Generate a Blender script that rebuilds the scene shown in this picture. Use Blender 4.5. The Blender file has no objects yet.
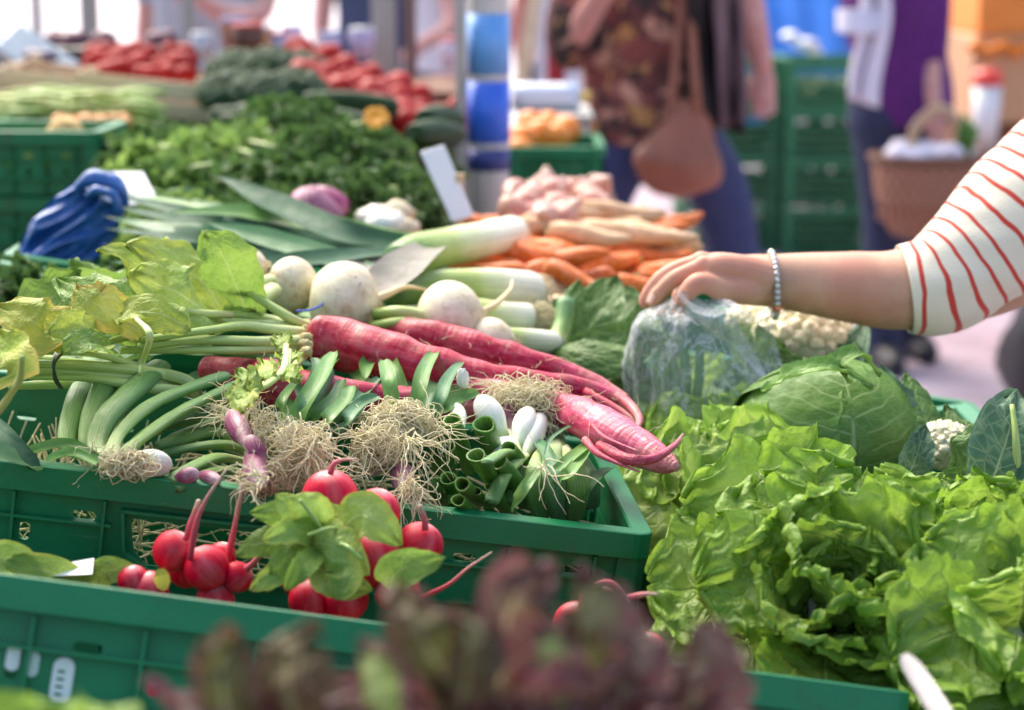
import bpy, math, random
import numpy as np
from mathutils import Vector, Matrix, noise as mn
R = math.radians
PI = math.pi
SC = bpy.context.scene
COL = SC.collection
# ------------------------------------------------------------ camera maths
CAM_H = 1.40
PITCH = R(12)
F = 1911.0
def P(px, py, d):
    """point of the place seen at a pixel of the photograph, at distance d (world Y)"""
    u = (px - 512) / F; v = (355 - py) / F
    dx, dy, dz = u, v * math.sin(PITCH) + math.cos(PITCH), v * math.cos(PITCH) - math.sin(PITCH)
    s = d / dy
    return Vector((dx * s, d, CAM_H + dz * s))
def MPP(d):
    return d / math.cos(PITCH) / F
# table plane falls to the right (towards the customers)
def TZ(x, y=0):
    return 0.745 - 0.15 * (x - 0.107)
V = Vector
# ------------------------------------------------------------ tagging
def tag(o, label=None, cat=None, group=None, kind=None):
    if label: o['label'] = label
    if cat: o['category'] = cat
    if group: o['group'] = group
    if kind: o['kind'] = kind
    return o
def thing(name, label, cat, loc, group=None, rot=None):
    o = bpy.data.objects.new(name, None)
    o.empty_display_size = 0.05
    COL.objects.link(o)
    o.location = V(loc)
    if rot: o.rotation_euler = rot
    return tag(o, label, cat, group)
def dup(root, loc, rot=None, label=None, group=None, scale=None):
    r = root.copy(); COL.objects.link(r); r.location = V(loc)
    if rot is not None: r.rotation_euler = rot
    if scale is not None: r.scale = (scale,) * 3 if not hasattr(scale, '__len__') else scale
    if label: r['label'] = label
    if group: r['group'] = group
    for ch in list(root.children):
        c = ch.copy(); COL.objects.link(c); c.parent = r
        for g in list(ch.children):
            d = g.copy(); COL.objects.link(d); d.parent = c
    return r
# ------------------------------------------------------------ curves
def cat(pts, n):
    """Catmull-Rom resample of a list of tuples (any dimension)"""
    A = np.array([list(p) for p in pts], float)
    if len(A) == 2:
        t = np.linspace(0, 1, n + 1)[:, None]
        return A[0] * (1 - t) + A[1] * t
    E = np.vstack([2 * A[0] - A[1], A, 2 * A[-1] - A[-2]])
    out = []
    m = len(A) - 1
    for i in range(n + 1):
        s = min(i / n * m, m - 1e-6); k = int(s); t = s - k
        p0, p1, p2, p3 = E[k], E[k + 1], E[k + 2], E[k + 3]
        out.append(0.5 * ((2 * p1) + (-p0 + p2) * t + (2 * p0 - 5 * p1 + 4 * p2 - p3) * t * t + (-p0 + 3 * p1 - 3 * p2 + p3) * t ** 3))
    return np.array(out)
def rnd3(rng, s=1.0):
    return V((rng.uniform(-s, s), rng.uniform(-s, s), rng.uniform(-s, s)))
# ------------------------------------------------------------ mesh builder
class MB:
    def __init__(s):
        s.v = []; s.f = []; s.uv = []; s.mi = []
    def face(s, idx, uv, mi=0):
        s.f.append(idx); s.uv.append(uv); s.mi.append(mi)
    def tube(s, pts, rad, n=8, seg=12, ell=1.0, up=(0, 0, 1), cap=True, mi=0, bump=0.0, bfreq=60, ang=0.0, raw=False):
        """swept tube; rad: list (same length as pts) or number; ell = flattening across 'up'"""
        P_ = np.array([list(p) for p in pts], float) if raw else cat(pts, seg)
        if raw: seg = len(P_) - 1
        if not hasattr(rad, '__len__'): rad = [rad] * len(pts)
        Rr = cat([(r,) for r in rad], seg)[:, 0] if not raw else np.array(rad, float)
        Rr = np.maximum(Rr, 1e-5)
        T = np.gradient(P_, axis=0)
        T /= np.maximum(np.linalg.norm(T, axis=1)[:, None], 1e-9)
        u0 = np.array(up, float)
        b = len(s.v)
        nrm = u0 - T[0] * u0.dot(T[0])
        if np.linalg.norm(nrm) < 1e-3:
            nrm = np.array((1.0, 0.3, 0.1)); nrm -= T[0] * nrm.dot(T[0])
        nrm /= np.linalg.norm(nrm)
        for i in range(seg + 1):
            nrm = nrm - T[i] * nrm.dot(T[i]); nrm /= max(np.linalg.norm(nrm), 1e-9)
            sd = np.cross(T[i], nrm)
            for k in range(n):
                a = 2 * PI * k / n + ang
                r = Rr[i]
                p = P_[i] + (nrm * math.cos(a) * ell + sd * math.sin(a)) * r
                if bump:
                    q = V(p) * bfreq
                    p = p + (nrm * math.cos(a) + sd * math.sin(a)) * r * bump * mn.noise(q)
                s.v.append(tuple(p))
        for i in range(seg):
            for k in range(n):
                k2 = (k + 1) % n
                u1, u2 = i / seg, (i + 1) / seg
                v1, v2 = k / n, (k + 1) / n
                s.face((b + i * n + k, b + i * n + k2, b + (i + 1) * n + k2, b + (i + 1) * n + k),
                       ((u1, v1), (u1, v2), (u2, v2), (u2, v1)), mi)
        if cap:
            s.face(tuple(b + k for k in reversed(range(n))), tuple((0, .5) for _ in range(n)), mi)
            s.face(tuple(b + seg * n + k for k in range(n)), tuple((1, .5) for _ in range(n)), mi)
        return s
    def leaf(s, pts, W, up=(0, 0, 1), nu=18, nv=8, shape='oval', cup=0.2, ruf=0.0, rfreq=9, crk=0.0, cfreq=40,
             seed=0, rp=2.2, mi=0, jag=0.0, jfreq=14, roll=0.0, twist=0.0):
        P_ = cat(pts, nu)
        T = np.gradient(P_, axis=0); T /= np.maximum(np.linalg.norm(T, axis=1)[:, None], 1e-9)
        b = len(s.v); up = np.array(up, float)
        rng = random.Random(seed)
        ph = [rng.uniform(0, 6.3) for _ in range(6)]
        off = V((rng.uniform(0, 50), rng.uniform(0, 50), rng.uniform(0, 50)))
        prevS = None
        for i in range(nu + 1):
            u = i / nu
            if shape == 'oval': w = math.sin(PI * min(u ** 0.85, 1)) ** 0.65 if 0 < u < 1 else 0.02
            elif shape == 'spoon':   # stalk then round blade
                w = 0.07 if u < 0.3 else 0.07 + 0.93 * math.sin(PI * ((u - 0.3) / 0.7) ** 0.75) ** 0.6 if u < 1 else 0.05
            elif shape == 'fan':     # lettuce: narrow foot, broad round head
                w = (0.16 + 0.84 * min(1, u * 1.35) ** 1.1) * (1 if u < 0.72 else math.sqrt(max(0.02, 1 - ((u - 0.72) / 0.285) ** 2)))
            elif shape == 'strap':
                w = (0.75 + 0.25 * math.sin(PI * u)) * (1 if u < 0.7 else max(0.03, 1 - ((u - 0.7) / 0.3) ** 1.6))
            elif shape == 'blunt':
                w = (0.72 + 0.28 * math.sin(PI * min(1, u * .9))) * (1 if u < 0.86 else 1 - .55 * ((u - .86) / .14) ** 2)
            elif shape == 'cut':
                w = 0.8 + 0.2 * math.sin(PI * u)
            else: w = 1
            sd = np.cross(T[i], up)
            if np.linalg.norm(sd) < 0.05:
                sd = prevS if prevS is not None else np.array((1.0, 0, 0))
            sd = sd / np.linalg.norm(sd)
            prevS = sd
            nr = np.cross(sd, T[i])
            if twist:
                a = twist * u; sd, nr = sd * math.cos(a) + nr * math.sin(a), nr * math.cos(a) - sd * math.sin(a)
            for j in range(nv + 1):
                v = -1 + 2 * j / nv
                av = abs(v)
                side = 0 if v < 0 else 1
                ww = W * w * (1 + (jag * mn.noise(V((u * jfreq, side * 9.7, ph[4] * 3))) if jag else 0))
                h = cup * v * v * ww
                x = v * ww
                if roll:
                    a = roll * v; x = ww * math.sin(a) / roll if abs(roll) > 1e-3 else x; h += ww * (1 - math.cos(a)) / abs(roll) * (1 if roll > 0 else -1)
                along = 0
                if ruf:
                    e = av ** rp
                    q = rfreq * u * 2 * PI
                    h += W * ruf * e * (0.6 * math.sin(q + ph[side]) + 0.35 * math.sin(2.3 * q + ph[2 + side]) + 0.8 * mn.noise(V((u * rfreq * 1.7, v * 2.2, ph[4] * 5 + side * 4))))
                    along = W * ruf * 0.6 * e * math.cos(q + ph[side])
                    # far end frills too
                    e2 = max(0, u - 0.6) / 0.4
                    h += W * ruf * 0.8 * e2 ** 1.5 * (math.sin(v * rfreq * 2.1 + ph[5]) + .7 * mn.noise(V((v * rfreq * .9, u * 5, ph[3])))) * (1 - e * 0.5)
                    along += W * ruf * .5 * e2 ** 2 * math.cos(v * rfreq * 2.1 + ph[5])
                if crk:
                    h += W * crk * (mn.noise(V((u * cfreq * 0.25, v * cfreq * 0.12, 0)) + off) + 0.5 * mn.noise(V((u * cfreq * 0.55, v * cfreq * 0.27, 3)) + off))
                p = P_[i] + sd * x + nr * h + T[i] * along
                s.v.append(tuple(p))
        m = nv + 1
        for i in range(nu):
            for j in range(nv):
                a = b + i * m + j
                s.face((a, a + 1, a + m + 1, a + m),
                       ((i / nu, j / nv), (i / nu, (j + 1) / nv), ((i + 1) / nu, (j + 1) / nv), ((i + 1) / nu, j / nv)), mi)
        return s
    def lathe(s, prof, M, n=20, lump=0.0, lf=3.0, seed=0, mi=0):
        """prof: [(r, h)] from bottom (h small) up; M: 4x4 placing local z axis"""
        b = len(s.v); m = len(prof); off = V((seed * 3.1, seed * 1.7, seed))
        for i, (r, h) in enumerate(prof):
            for k in range(n):
                a = 2 * PI * k / n
                rr = r
                if lump: rr = r * (1 + lump * mn.noise(V((math.cos(a) * lf * .5, math.sin(a) * lf * .5, h * 12 * lf)) + off))
                s.v.append(tuple(M @ V((math.cos(a) * rr, math.sin(a) * rr, h))))
        for i in range(m - 1):
            for k in range(n):
                k2 = (k + 1) % n
                s.face((b + i * n + k, b + i * n + k2, b + (i + 1) * n + k2, b + (i + 1) * n + k),
                       ((i / (m - 1), k / n), (i / (m - 1), (k + 1) / n), ((i + 1) / (m - 1), (k + 1) / n), ((i + 1) / (m - 1), k / n)), mi)
        if prof[0][0] > 1e-5: s.face(tuple(b + k for k in reversed(range(n))), tuple((0, .5) for _ in range(n)), mi)
        if prof[-1][0] > 1e-5: s.face(tuple(b + (m - 1) * n + k for k in range(n)), tuple((1, .5) for _ in range(n)), mi)
        return s
    def blob(s, c, r, n=14, m=9, lump=0.15, lf=2.0, seed=0, M=None, mi=0):
        c = V(c); b = len(s.v); off = V((seed * 2.3, seed * 1.1, seed * .7))
        rx, ry, rz = (r, r, r) if not hasattr(r, '__len__') else r
        for i in range(m + 1):
            th = PI * i / m
            for k in range(n):
                a = 2 * PI * k / n
                d = V((math.sin(th) * math.cos(a), math.sin(th) * math.sin(a), math.cos(th)))
                q = 1 + lump * mn.noise(d * lf + off)
                l = V((d.x * rx, d.y * ry, d.z * rz)) * q
                if M is not None: l = M @ l
                s.v.append(tuple(c + l))
        for i in range(m):
            for k in range(n):
                k2 = (k + 1) % n
                s.face((b + i * n + k, b + (i + 1) * n + k, b + (i + 1) * n + k2, b + i * n + k2),
                       ((i / m, k / n), ((i + 1) / m, k / n), ((i + 1) / m, (k + 1) / n), (i / m, (k + 1) / n)), mi)
        return s
    def box(s, a, c, M=None, mi=0):
        x0, y0, z0 = a; x1, y1, z1 = c
        b = len(s.v)
        for p in ((x0, y0, z0), (x1, y0, z0), (x1, y1, z0), (x0, y1, z0), (x0, y0, z1), (x1, y0, z1), (x1, y1, z1), (x0, y1, z1)):
            p = V(p)
            if M is not None: p = M @ p
            s.v.append(tuple(p))
        for q in ((0, 3, 2, 1), (4, 5, 6, 7), (0, 1, 5, 4), (1, 2, 6, 5), (2, 3, 7, 6), (3, 0, 4, 7)):
            s.face(tuple(b + k for k in q), ((0, 0), (1, 0), (1, 1), (0, 1)), mi)
        return s
    def grid(s, fn, nu, nv, mi=0):
        b = len(s.v)
        for i in range(nu + 1):
            for j in range(nv + 1):
                s.v.append(tuple(fn(i / nu, j / nv)))
        m = nv + 1
        for i in range(nu):
            for j in range(nv):
                a = b + i * m + j
                s.face((a, a + 1, a + m + 1, a + m), ((i / nu, j / nv), (i / nu, (j + 1) / nv), ((i + 1) / nu, (j + 1) / nv), ((i + 1) / nu, j / nv)), mi)
        return s
    def mesh(s, name, org=(0, 0, 0)):
        me = bpy.data.meshes.new(name)
        o = V(org)
        vv = (np.array(s.v, float) - np.array([o.x, o.y, o.z])).tolist()
        me.from_pydata(vv, [], s.f)
        uv = me.uv_layers.new(name='UVMap')
        flat = [c for q in s.uv for p in q for c in p]
        uv.data.foreach_set('uv', flat)
        return me
    def build(s, name, mat, parent=None, smooth=True, org=None, remesh=None, smoothit=0, bevel=None, solid=None, sub=0):
        if org is None:
            if parent is not None:
                org = V((0, 0, 0)); q = parent
                while q is not None: org = org + q.location; q = q.parent
            else: org = V(np.array(s.v).min(axis=0).tolist()); a = V(np.array(s.v).mean(axis=0).tolist()); org = V((a.x, a.y, org.z))
        me = s.mesh(name, org)
        mats = mat if isinstance(mat, (list, tuple)) else [mat]
        for m_ in mats: me.materials.append(m_)
        if len(mats) > 1: me.polygons.foreach_set('material_index', s.mi)
        o = bpy.data.objects.new(name, me)
        COL.objects.link(o)
        if remesh or smoothit or bevel or solid or sub:
            if remesh:
                md = o.modifiers.new('r', 'REMESH'); md.mode = 'VOXEL'; md.voxel_size = remesh; md.use_smooth_shade = True
            if bevel:
                md = o.modifiers.new('b', 'BEVEL'); md.width = bevel; md.segments = 2; md.limit_method = 'ANGLE'; md.angle_limit = R(40)
            if solid:
                md = o.modifiers.new('s', 'SOLIDIFY'); md.thickness = solid; md.offset = 0
            if smoothit:
                md = o.modifiers.new('c', 'CORRECTIVE_SMOOTH' if False else 'SMOOTH'); md.factor = 0.5; md.iterations = smoothit
            if sub:
                md = o.modifiers.new('u', 'SUBSURF'); md.levels = sub; md.render_levels = sub
            dg = bpy.context.evaluated_depsgraph_get()
            me2 = bpy.data.meshes.new_from_object(o.evaluated_get(dg))
            o.modifiers.clear(); old = o.data; o.data = me2; bpy.data.meshes.remove(old); me2.name = name
            me = me2
        me.polygons.foreach_set('use_smooth', [bool(smooth)] * len(me.polygons))
        if parent is not None:
            o.parent = parent
        else:
            o.location = org
        me.update()
        return o
def frame(origin, zdir, xhint=(1, 0, 0)):
    z = V(zdir).normalized(); x = V(xhint); x = (x - z * x.dot(z))
    if x.length < 1e-3: x = V((0, 1, 0)) - z * z.y
    x.normalize(); y = z.cross(x)
    M = Matrix(((x.x, y.x, z.x, origin[0]), (x.y, y.y, z.y, origin[1]), (x.z, y.z, z.z, origin[2]), (0, 0, 0, 1)))
    return M
def panel2d(loops, thick, bev=0.0):
    """flat panel with holes (2-D outlines, first is the outer one) -> list of verts/faces in local xy, z thickness"""
    cu = bpy.data.curves.new('p', 'CURVE'); cu.dimensions = '2D'; cu.fill_mode = 'BOTH'
    cu.extrude = thick / 2 - bev; cu.bevel_depth = bev; cu.bevel_resolution = 1; cu.offset = -bev
    for lp in loops:
        sp = cu.splines.new('POLY'); sp.points.add(len(lp) - 1)
        for i, (x, y) in enumerate(lp): sp.points[i].co = (x, y, 0, 1)
        sp.use_cyclic_u = True
    o = bpy.data.objects.new('p', cu); COL.objects.link(o)
    dg = bpy.context.evaluated_depsgraph_get()
    me = bpy.data.meshes.new_from_object(o.evaluated_get(dg))
    vs = [tuple(v.co) for v in me.vertices]; fs = [tuple(p.vertices) for p in me.polygons]
    bpy.data.objects.remove(o); bpy.data.curves.remove(cu); bpy.data.meshes.remove(me)
    return vs, fs
def rrect(x0, y0, x1, y1, r, n=4):
    out = []
    for cx, cy, a0 in ((x1 - r, y1 - r, 0), (x0 + r, y1 - r, 90), (x0 + r, y0 + r, 180), (x1 - r, y0 + r, 270)):
        for i in range(n + 1):
            a = R(a0 + 90 * i / n); out.append((cx + r * math.cos(a), cy + r * math.sin(a)))
    return out
def add_panel(mb, loops, thick, M, bev=0.0):
    vs, fs = panel2d(loops, thick, bev)
    b = len(mb.v)
    for p in vs: mb.v.append(tuple(M @ V(p)))
    for f in fs: mb.face(tuple(b + k for k in f), tuple((0, 0) for _ in f))
def text_mesh(body, size, M, extrude=0.0004):
    cu = bpy.data.curves.new('t', 'FONT'); cu.body = body; cu.size = size; cu.extrude = extrude
    cu.align_x = 'CENTER'; cu.align_y = 'CENTER'
    o = bpy.data.objects.new('t', cu); COL.objects.link(o)
    dg = bpy.context.evaluated_depsgraph_get()
    me = bpy.data.meshes.new_from_object(o.evaluated_get(dg))
    mb = MB()
    for v in me.vertices: mb.v.append(tuple(M @ v.co))
    for p in me.polygons: mb.face(tuple(p.vertices), tuple((0, 0) for _ in p.vertices))
    bpy.data.objects.remove(o); bpy.data.curves.remove(cu); bpy.data.meshes.remove(me)
    return mb

# ------------------------------------------------------------ material graph helper
class G:
    def __init__(s, name):
        m = bpy.data.materials.new(name); m.use_nodes = True
        s.m = m; s.nt = m.node_tree; s.nt.nodes.clear()
        s.out = s.nt.nodes.new('ShaderNodeOutputMaterial')
    def n(s, t, **kw):
        nd = s.nt.nodes.new(t)
        for k, v in kw.items(): setattr(nd, k, v)
        return nd
    def set(s, sock, v):
        if isinstance(v, bpy.types.NodeSocket): s.nt.links.new(v, sock)
        elif v is not None:
            if hasattr(v, '__len__') and sock.type == 'RGBA' and len(v) == 3: v = (*v, 1)
            sock.default_value = v
    def mth(s, op, a, b=None, c=None, clamp=False):
        nd = s.n('ShaderNodeMath', operation=op, use_clamp=clamp)
        s.set(nd.inputs[0], a)
        if b is not None: s.set(nd.inputs[1], b)
        if c is not None: s.set(nd.inputs[2], c)
        return nd.outputs[0]
    def mix(s, f, a, b, mode='MIX'):
        nd = s.n('ShaderNodeMix', data_type='RGBA', blend_type=mode)
        s.set(nd.inputs[0], f); s.set(nd.inputs[6], a); s.set(nd.inputs[7], b)
        return nd.outputs[2]
    def noise(s, vec=None, scale=5, detail=3, rough=0.5, dist=0.0):
        nd = s.n('ShaderNodeTexNoise')
        if vec is not None: s.set(nd.inputs['Vector'], vec)
        nd.inputs['Scale'].default_value = scale; nd.inputs['Detail'].default_value = detail
        nd.inputs['Roughness'].default_value = rough; nd.inputs['Distortion'].default_value = dist
        return nd.outputs['Fac']
    def vor(s, vec=None, scale=5, feature='F1', out='Distance'):
        nd = s.n('ShaderNodeTexVoronoi', feature=feature)
        if vec is not None: s.set(nd.inputs['Vector'], vec)
        nd.inputs['Scale'].default_value = scale
        return nd.outputs[out]
    def ramp(s, f, stops, interp='LINEAR'):
        nd = s.n('ShaderNodeValToRGB'); cr = nd.color_ramp; cr.interpolation = interp
        while len(cr.elements) < len(stops): cr.elements.new(0.5)
        for e, (p, c) in zip(cr.elements, stops): e.position = p
        for e, (p, c) in zip(cr.elements, stops):
            e.position = p; e.color = (*c, 1) if len(c) == 3 else c
        s.set(nd.inputs[0], f)
        return nd.outputs[0]
    def rng(s, v, a, b, c=0, d=1, smooth=False):
        nd = s.n('ShaderNodeMapRange', interpolation_type='SMOOTHSTEP' if smooth else 'LINEAR')
        s.set(nd.inputs[0], v)
        for i, q in enumerate((a, b, c, d)): nd.inputs[i + 1].default_value = q
        return nd.outputs[0]
    def obj(s): return s.n('ShaderNodeTexCoord').outputs['Object']
    def gen(s): return s.n('ShaderNodeTexCoord').outputs['Generated']
    def pos(s): return s.n('ShaderNodeNewGeometry').outputs['Position']
    def uv(s):
        o = s.n('ShaderNodeTexCoord').outputs['UV']
        sp = s.n('ShaderNodeSeparateXYZ'); s.set(sp.inputs[0], o)
        return o, sp.outputs[0], sp.outputs[1]
    def sep(s, v):
        sp = s.n('ShaderNodeSeparateXYZ'); s.set(sp.inputs[0], v); return sp.outputs
    def comb(s, x, y, z=0.0):
        c = s.n('ShaderNodeCombineXYZ'); s.set(c.inputs[0], x); s.set(c.inputs[1], y); s.set(c.inputs[2], z); return c.outputs[0]
    def scl(s, v, k):
        m = s.n('ShaderNodeVectorMath', operation='MULTIPLY'); s.set(m.inputs[0], v); m.inputs[1].default_value = k; return m.outputs[0]
    def rand(s): return s.n('ShaderNodeObjectInfo').outputs['Random']
    def hsv(s, c, h=0.5, sa=1.0, v=1.0):
        nd = s.n('ShaderNodeHueSaturation'); s.set(nd.inputs['Hue'], h); s.set(nd.inputs['Saturation'], sa); s.set(nd.inputs['Value'], v); s.set(nd.inputs['Color'], c)
        return nd.outputs[0]
    def bump(s, h, st=0.3, dist=0.002):
        nd = s.n('ShaderNodeBump'); nd.inputs['Strength'].default_value = st; nd.inputs['Distance'].default_value = dist
        s.set(nd.inputs['Height'], h); return nd.outputs[0]
    def bsdf(s, col, rough=0.5, normal=None, spec=0.5, metal=0.0, sss=0.0, sssr=(1, .5, .3), sscale=0.005, trans=None, tfac=0.0, sheen=0.0, coat=0.0, alpha=None, link=True, ior=None, transmission=0.0):
        b = s.n('ShaderNodeBsdfPrincipled')
        s.set(b.inputs['Base Color'], col); s.set(b.inputs['Roughness'], rough); s.set(b.inputs['Metallic'], metal)
        s.set(b.inputs['Specular IOR Level'], spec)
        if normal is not None: s.set(b.inputs['Normal'], normal)
        if sss: b.inputs['Subsurface Weight'].default_value = sss; b.inputs['Subsurface Radius'].default_value = sssr; b.inputs['Subsurface Scale'].default_value = sscale
        if sheen: b.inputs['Sheen Weight'].default_value = sheen
        if coat: b.inputs['Coat Weight'].default_value = coat; b.inputs['Coat Roughness'].default_value = 0.15
        if alpha is not None: s.set(b.inputs['Alpha'], alpha)
        if ior: b.inputs['IOR'].default_value = ior
        if transmission: b.inputs['Transmission Weight'].default_value = transmission
        o = b.outputs[0]
        if trans is not None:
            t = s.n('ShaderNodeBsdfTranslucent'); s.set(t.inputs[0], trans)
            if normal is not None: s.set(t.inputs['Normal'], normal)
            mx = s.n('ShaderNodeMixShader'); mx.inputs[0].default_value = tfac
            s.nt.links.new(o, mx.inputs[1]); s.nt.links.new(t.outputs[0], mx.inputs[2]); o = mx.outputs[0]
        if link: s.nt.links.new(o, s.out.inputs['Surface'])
        return o
MATS = {}
def once(fn):
    def w(*a, **k):
        key = (fn.__name__, repr(a), repr(sorted(k.items())))
        if key not in MATS: MATS[key] = fn(*a, **k)
        return MATS[key]
    return w
@once
def m_plain(name, col, rough=0.5, var=0.15, nscale=20.0, bump=0.0, bscale=60.0, metal=0.0, spec=0.5, tr=0.0, bd=0.002):
    g = G(name); o = g.obj()
    n = g.noise(o, nscale, 4)
    c = g.mix(n, tuple(x * (1 - var) for x in col), tuple(min(1, x * (1 + var)) for x in col))
    nm = g.bump(g.noise(o, bscale, 3), bump, bd) if bump else None
    rr = g.rng(g.noise(o, nscale * 2.3, 2), 0.3, 0.7, max(0.02, rough - 0.08), min(1, rough + 0.08))
    g.bsdf(c, rr, nm, metal=metal, spec=spec, trans=c if tr else None, tfac=tr)
    return g.m
@once
def m_leaf(name, c1, c2, vein, edge=None, nlat=9, vs=0.6, rough=0.42, tf=0.3, net=26.0, bump=0.5, patch=8.0, yellow=None, ya=0.0, edgew=0.8, spec=0.25, ribw=0.09, bd=0.002, nk=1.5, nv_=.35, latw=.07):
    """leaf blade: midrib, side veins, vein network, patchy colour, differently coloured rim"""
    g = G(name); uvv, u, v = g.uv(); o = g.obj()
    a = g.mth('MULTIPLY', g.mth('ABSOLUTE', g.mth('SUBTRACT', v, 0.5)), 2)
    n = g.noise(o, patch * 3, 4)
    c = g.mix(g.rng(n, .3, .7), c1, c2)
    if yellow:
        c = g.mix(g.mth('MULTIPLY', g.rng(g.noise(o, patch * 1.3, 3), .5, .68), ya), c, yellow)
    if edge:
        ef = g.mth('MAXIMUM', a, g.rng(u, .7, 1.0, 0, 1))
        ef = g.mth('ADD', ef, g.rng(g.noise(o, 25, 3), .3, .7, -.25, .25))
        c = g.mix(g.rng(ef, edgew - .2, edgew + .15, 0, 1, True), c, edge)
    wob = g.rng(g.noise(o, 30, 2), .3, .7, -.03, .03)
    rw = g.mth('MULTIPLY_ADD', u, -ribw * 0.85, ribw)
    rib = g.mth('SUBTRACT', 1.0, g.mth('DIVIDE', a, rw), clamp=True)
    lat = g.mth('ADD', g.mth('MULTIPLY_ADD', a, -1.0 * nlat * .13 * 1.6, g.mth('MULTIPLY', u, float(nlat))), g.mth('MULTIPLY', wob, 6.0))
    fr = g.mth('ABSOLUTE', g.mth('SUBTRACT', g.mth('FRACT', lat), 0.5))
    lt = g.mth('MULTIPLY', g.rng(fr, 0.0, latw, 1, 0), g.rng(a, 0, .95, .8, .1))
    ne = g.vor(g.scl(uvv, (1.0, .6, 1)), net, 'DISTANCE_TO_EDGE')
    nt = g.rng(ne, 0, .12, nv_, 0)
    vm = g.mth('MAXIMUM', g.mth('MAXIMUM', rib, lt), nt)
    c = g.mix(g.mth('MULTIPLY', vm, vs), c, vein)
    c = g.hsv(c, 0.5, 1.0, g.rng(g.rand(), 0, 1, .88, 1.12))
    h = g.mth('ADD', g.mth('MULTIPLY', ne, nk), g.mth('ADD', g.mth('MULTIPLY', vm, -0.4), g.noise(o, 90, 3)))
    nm = g.bump(h, bump, bd)
    rr = g.rng(g.noise(o, 40, 3), .3, .7, max(.1, rough - .1), rough + .12)
    g.bsdf(c, rr, nm, spec=spec, trans=g.hsv(c, .495, 1.0, 1.2), tfac=tf)
    return g.m
@once
def m_stalk(name, stops, rough=0.4, streak=0.4, sv=14.0, bump=0.25, dirt=None, df=0.0, sss=0.0, tf=0.0, ring=0.0, wob=0.08, spec=0.35, su=1.5):
    """long vegetables: colour runs along the length (u), fine streaks run the same way"""
    g = G(name); uvv, u, v = g.uv(); o = g.obj()
    w = g.rng(g.noise(o, 22, 3), .25, .75, -wob, wob)
    c = g.ramp(g.mth('ADD', u, w), stops)
    st = g.noise(g.comb(g.mth('MULTIPLY', u, su), g.mth('MULTIPLY', g.mth('SINE', g.mth('MULTIPLY', v, 2 * PI)), sv * .35), g.mth('MULTIPLY', g.mth('COSINE', g.mth('MULTIPLY', v, 2 * PI)), sv * .35)), 1.6, 4, .6)
    c = g.hsv(c, 0.5, g.rng(st, .3, .7, 1.12, .85), g.rng(st, .3, .7, 1 - streak, 1 + streak))
    if dirt:
        c = g.mix(g.mth('MULTIPLY', g.rng(g.noise(o, 45, 6, .7), .5, .68), df), c, dirt)
    if ring:
        rn = g.noise(g.comb(g.mth('MULTIPLY', u, 85.0), g.mth('MULTIPLY', g.mth('SINE', g.mth('MULTIPLY', v, 2 * PI)), 1.6), g.mth('MULTIPLY', g.mth('COSINE', g.mth('MULTIPLY', v, 2 * PI)), 1.6)), 1.0, 4, .65)
        c = g.mix(g.mth('MULTIPLY', g.rng(rn, .60, .66), .45), c, g.mix(.5, c, (.8, .62, .5)))
        c = g.mix(g.mth('MULTIPLY', g.rng(rn, .40, .34), .5), c, g.hsv(c, .5, 1.0, .45))
        c = g.mix(g.mth('MULTIPLY', g.rng(g.noise(o, 150, 5, .7), .60, .66), .6), c, (.16, .08, .04))
    c = g.hsv(c, 0.5, 1.0, g.rng(g.rand(), 0, 1, .88, 1.12))
    h = g.mth('ADD', st, g.mth('MULTIPLY', g.noise(o, 120, 4), .5))
    if ring:
        h = g.mth('ADD', h, g.mth('MULTIPLY', g.noise(g.comb(g.mth('MULTIPLY', u, 60.0), g.mth('MULTIPLY', v, 2.0)), 1.0, 3), ring))
    nm = g.bump(h, bump, 0.002)
    rr = g.rng(g.noise(o, 60, 3), .3, .7, max(.08, rough - .1), rough + .12)
    g.bsdf(c, rr, nm, spec=spec, sss=sss, trans=c if tf else None, tfac=tf)
    return g.m
# ------------------------------------------------------------ rays onto the produce plane
def Z0(x): return 0.95 - 0.15 * (x - 0.107)
def Q(px, py, h=0.0):
    a = P(px, py, 1.0) - V((0, 0, CAM_H))      # direction (y=1)
    # z = CAM_H + t*a.z = 0.95 -0.15*(t*a.x-0.107)+h
    t = (0.95 + 0.15 * 0.107 + h - CAM_H) / (a.z + 0.15 * a.x)
    return V((0, 0, CAM_H)) + a * t
# ------------------------------------------------------------ common materials
def m_crate_green():
    g = G('crate_green'); o = g.obj(); n = g.noise(o, 9, 4)
    c = g.mix(g.rng(n, .3, .7), (.006, .165, .058), (.012, .215, .082))
    sc = g.noise(g.scl(o, (6, 6, 60)), 4.0, 6, .75); sc2 = g.noise(g.scl(o, (50, 50, 8)), 4.0, 5, .7)
    k = g.mth('MULTIPLY', g.mth('MAXIMUM', g.rng(sc, .62, .72), g.rng(sc2, .64, .74)), .35)
    c = g.mix(k, c, (.16, .32, .22)); d = g.mth('MULTIPLY', g.rng(g.noise(o, 28, 6, .7), .56, .72), .5); c = g.mix(d, c, (.05, .07, .03))
    g.bsdf(c, g.rng(n, .3, .7, .3, .5), g.bump(g.noise(o, 160, 3), .12), spec=.4); return g.m
GREEN = m_crate_green()
GREEN_L = m_plain('crate_green_light', (0.03, 0.21, 0.085), 0.45, 0.25, 9.0, 0.1, 120.0)
WOOD = None
def m_wood(name, a, b, sc=30):
    g = G(name); o = g.obj()
    n = g.noise(g.scl(o, (3, sc, sc)), 1.0, 5, .6)
    c = g.mix(g.rng(n, .3, .7), a, b)
    g.bsdf(c, .7, g.bump(n, .3)); return g.m
WOOD = m_wood('pale_wood', (.55, .40, .24), (.72, .56, .38))
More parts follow.
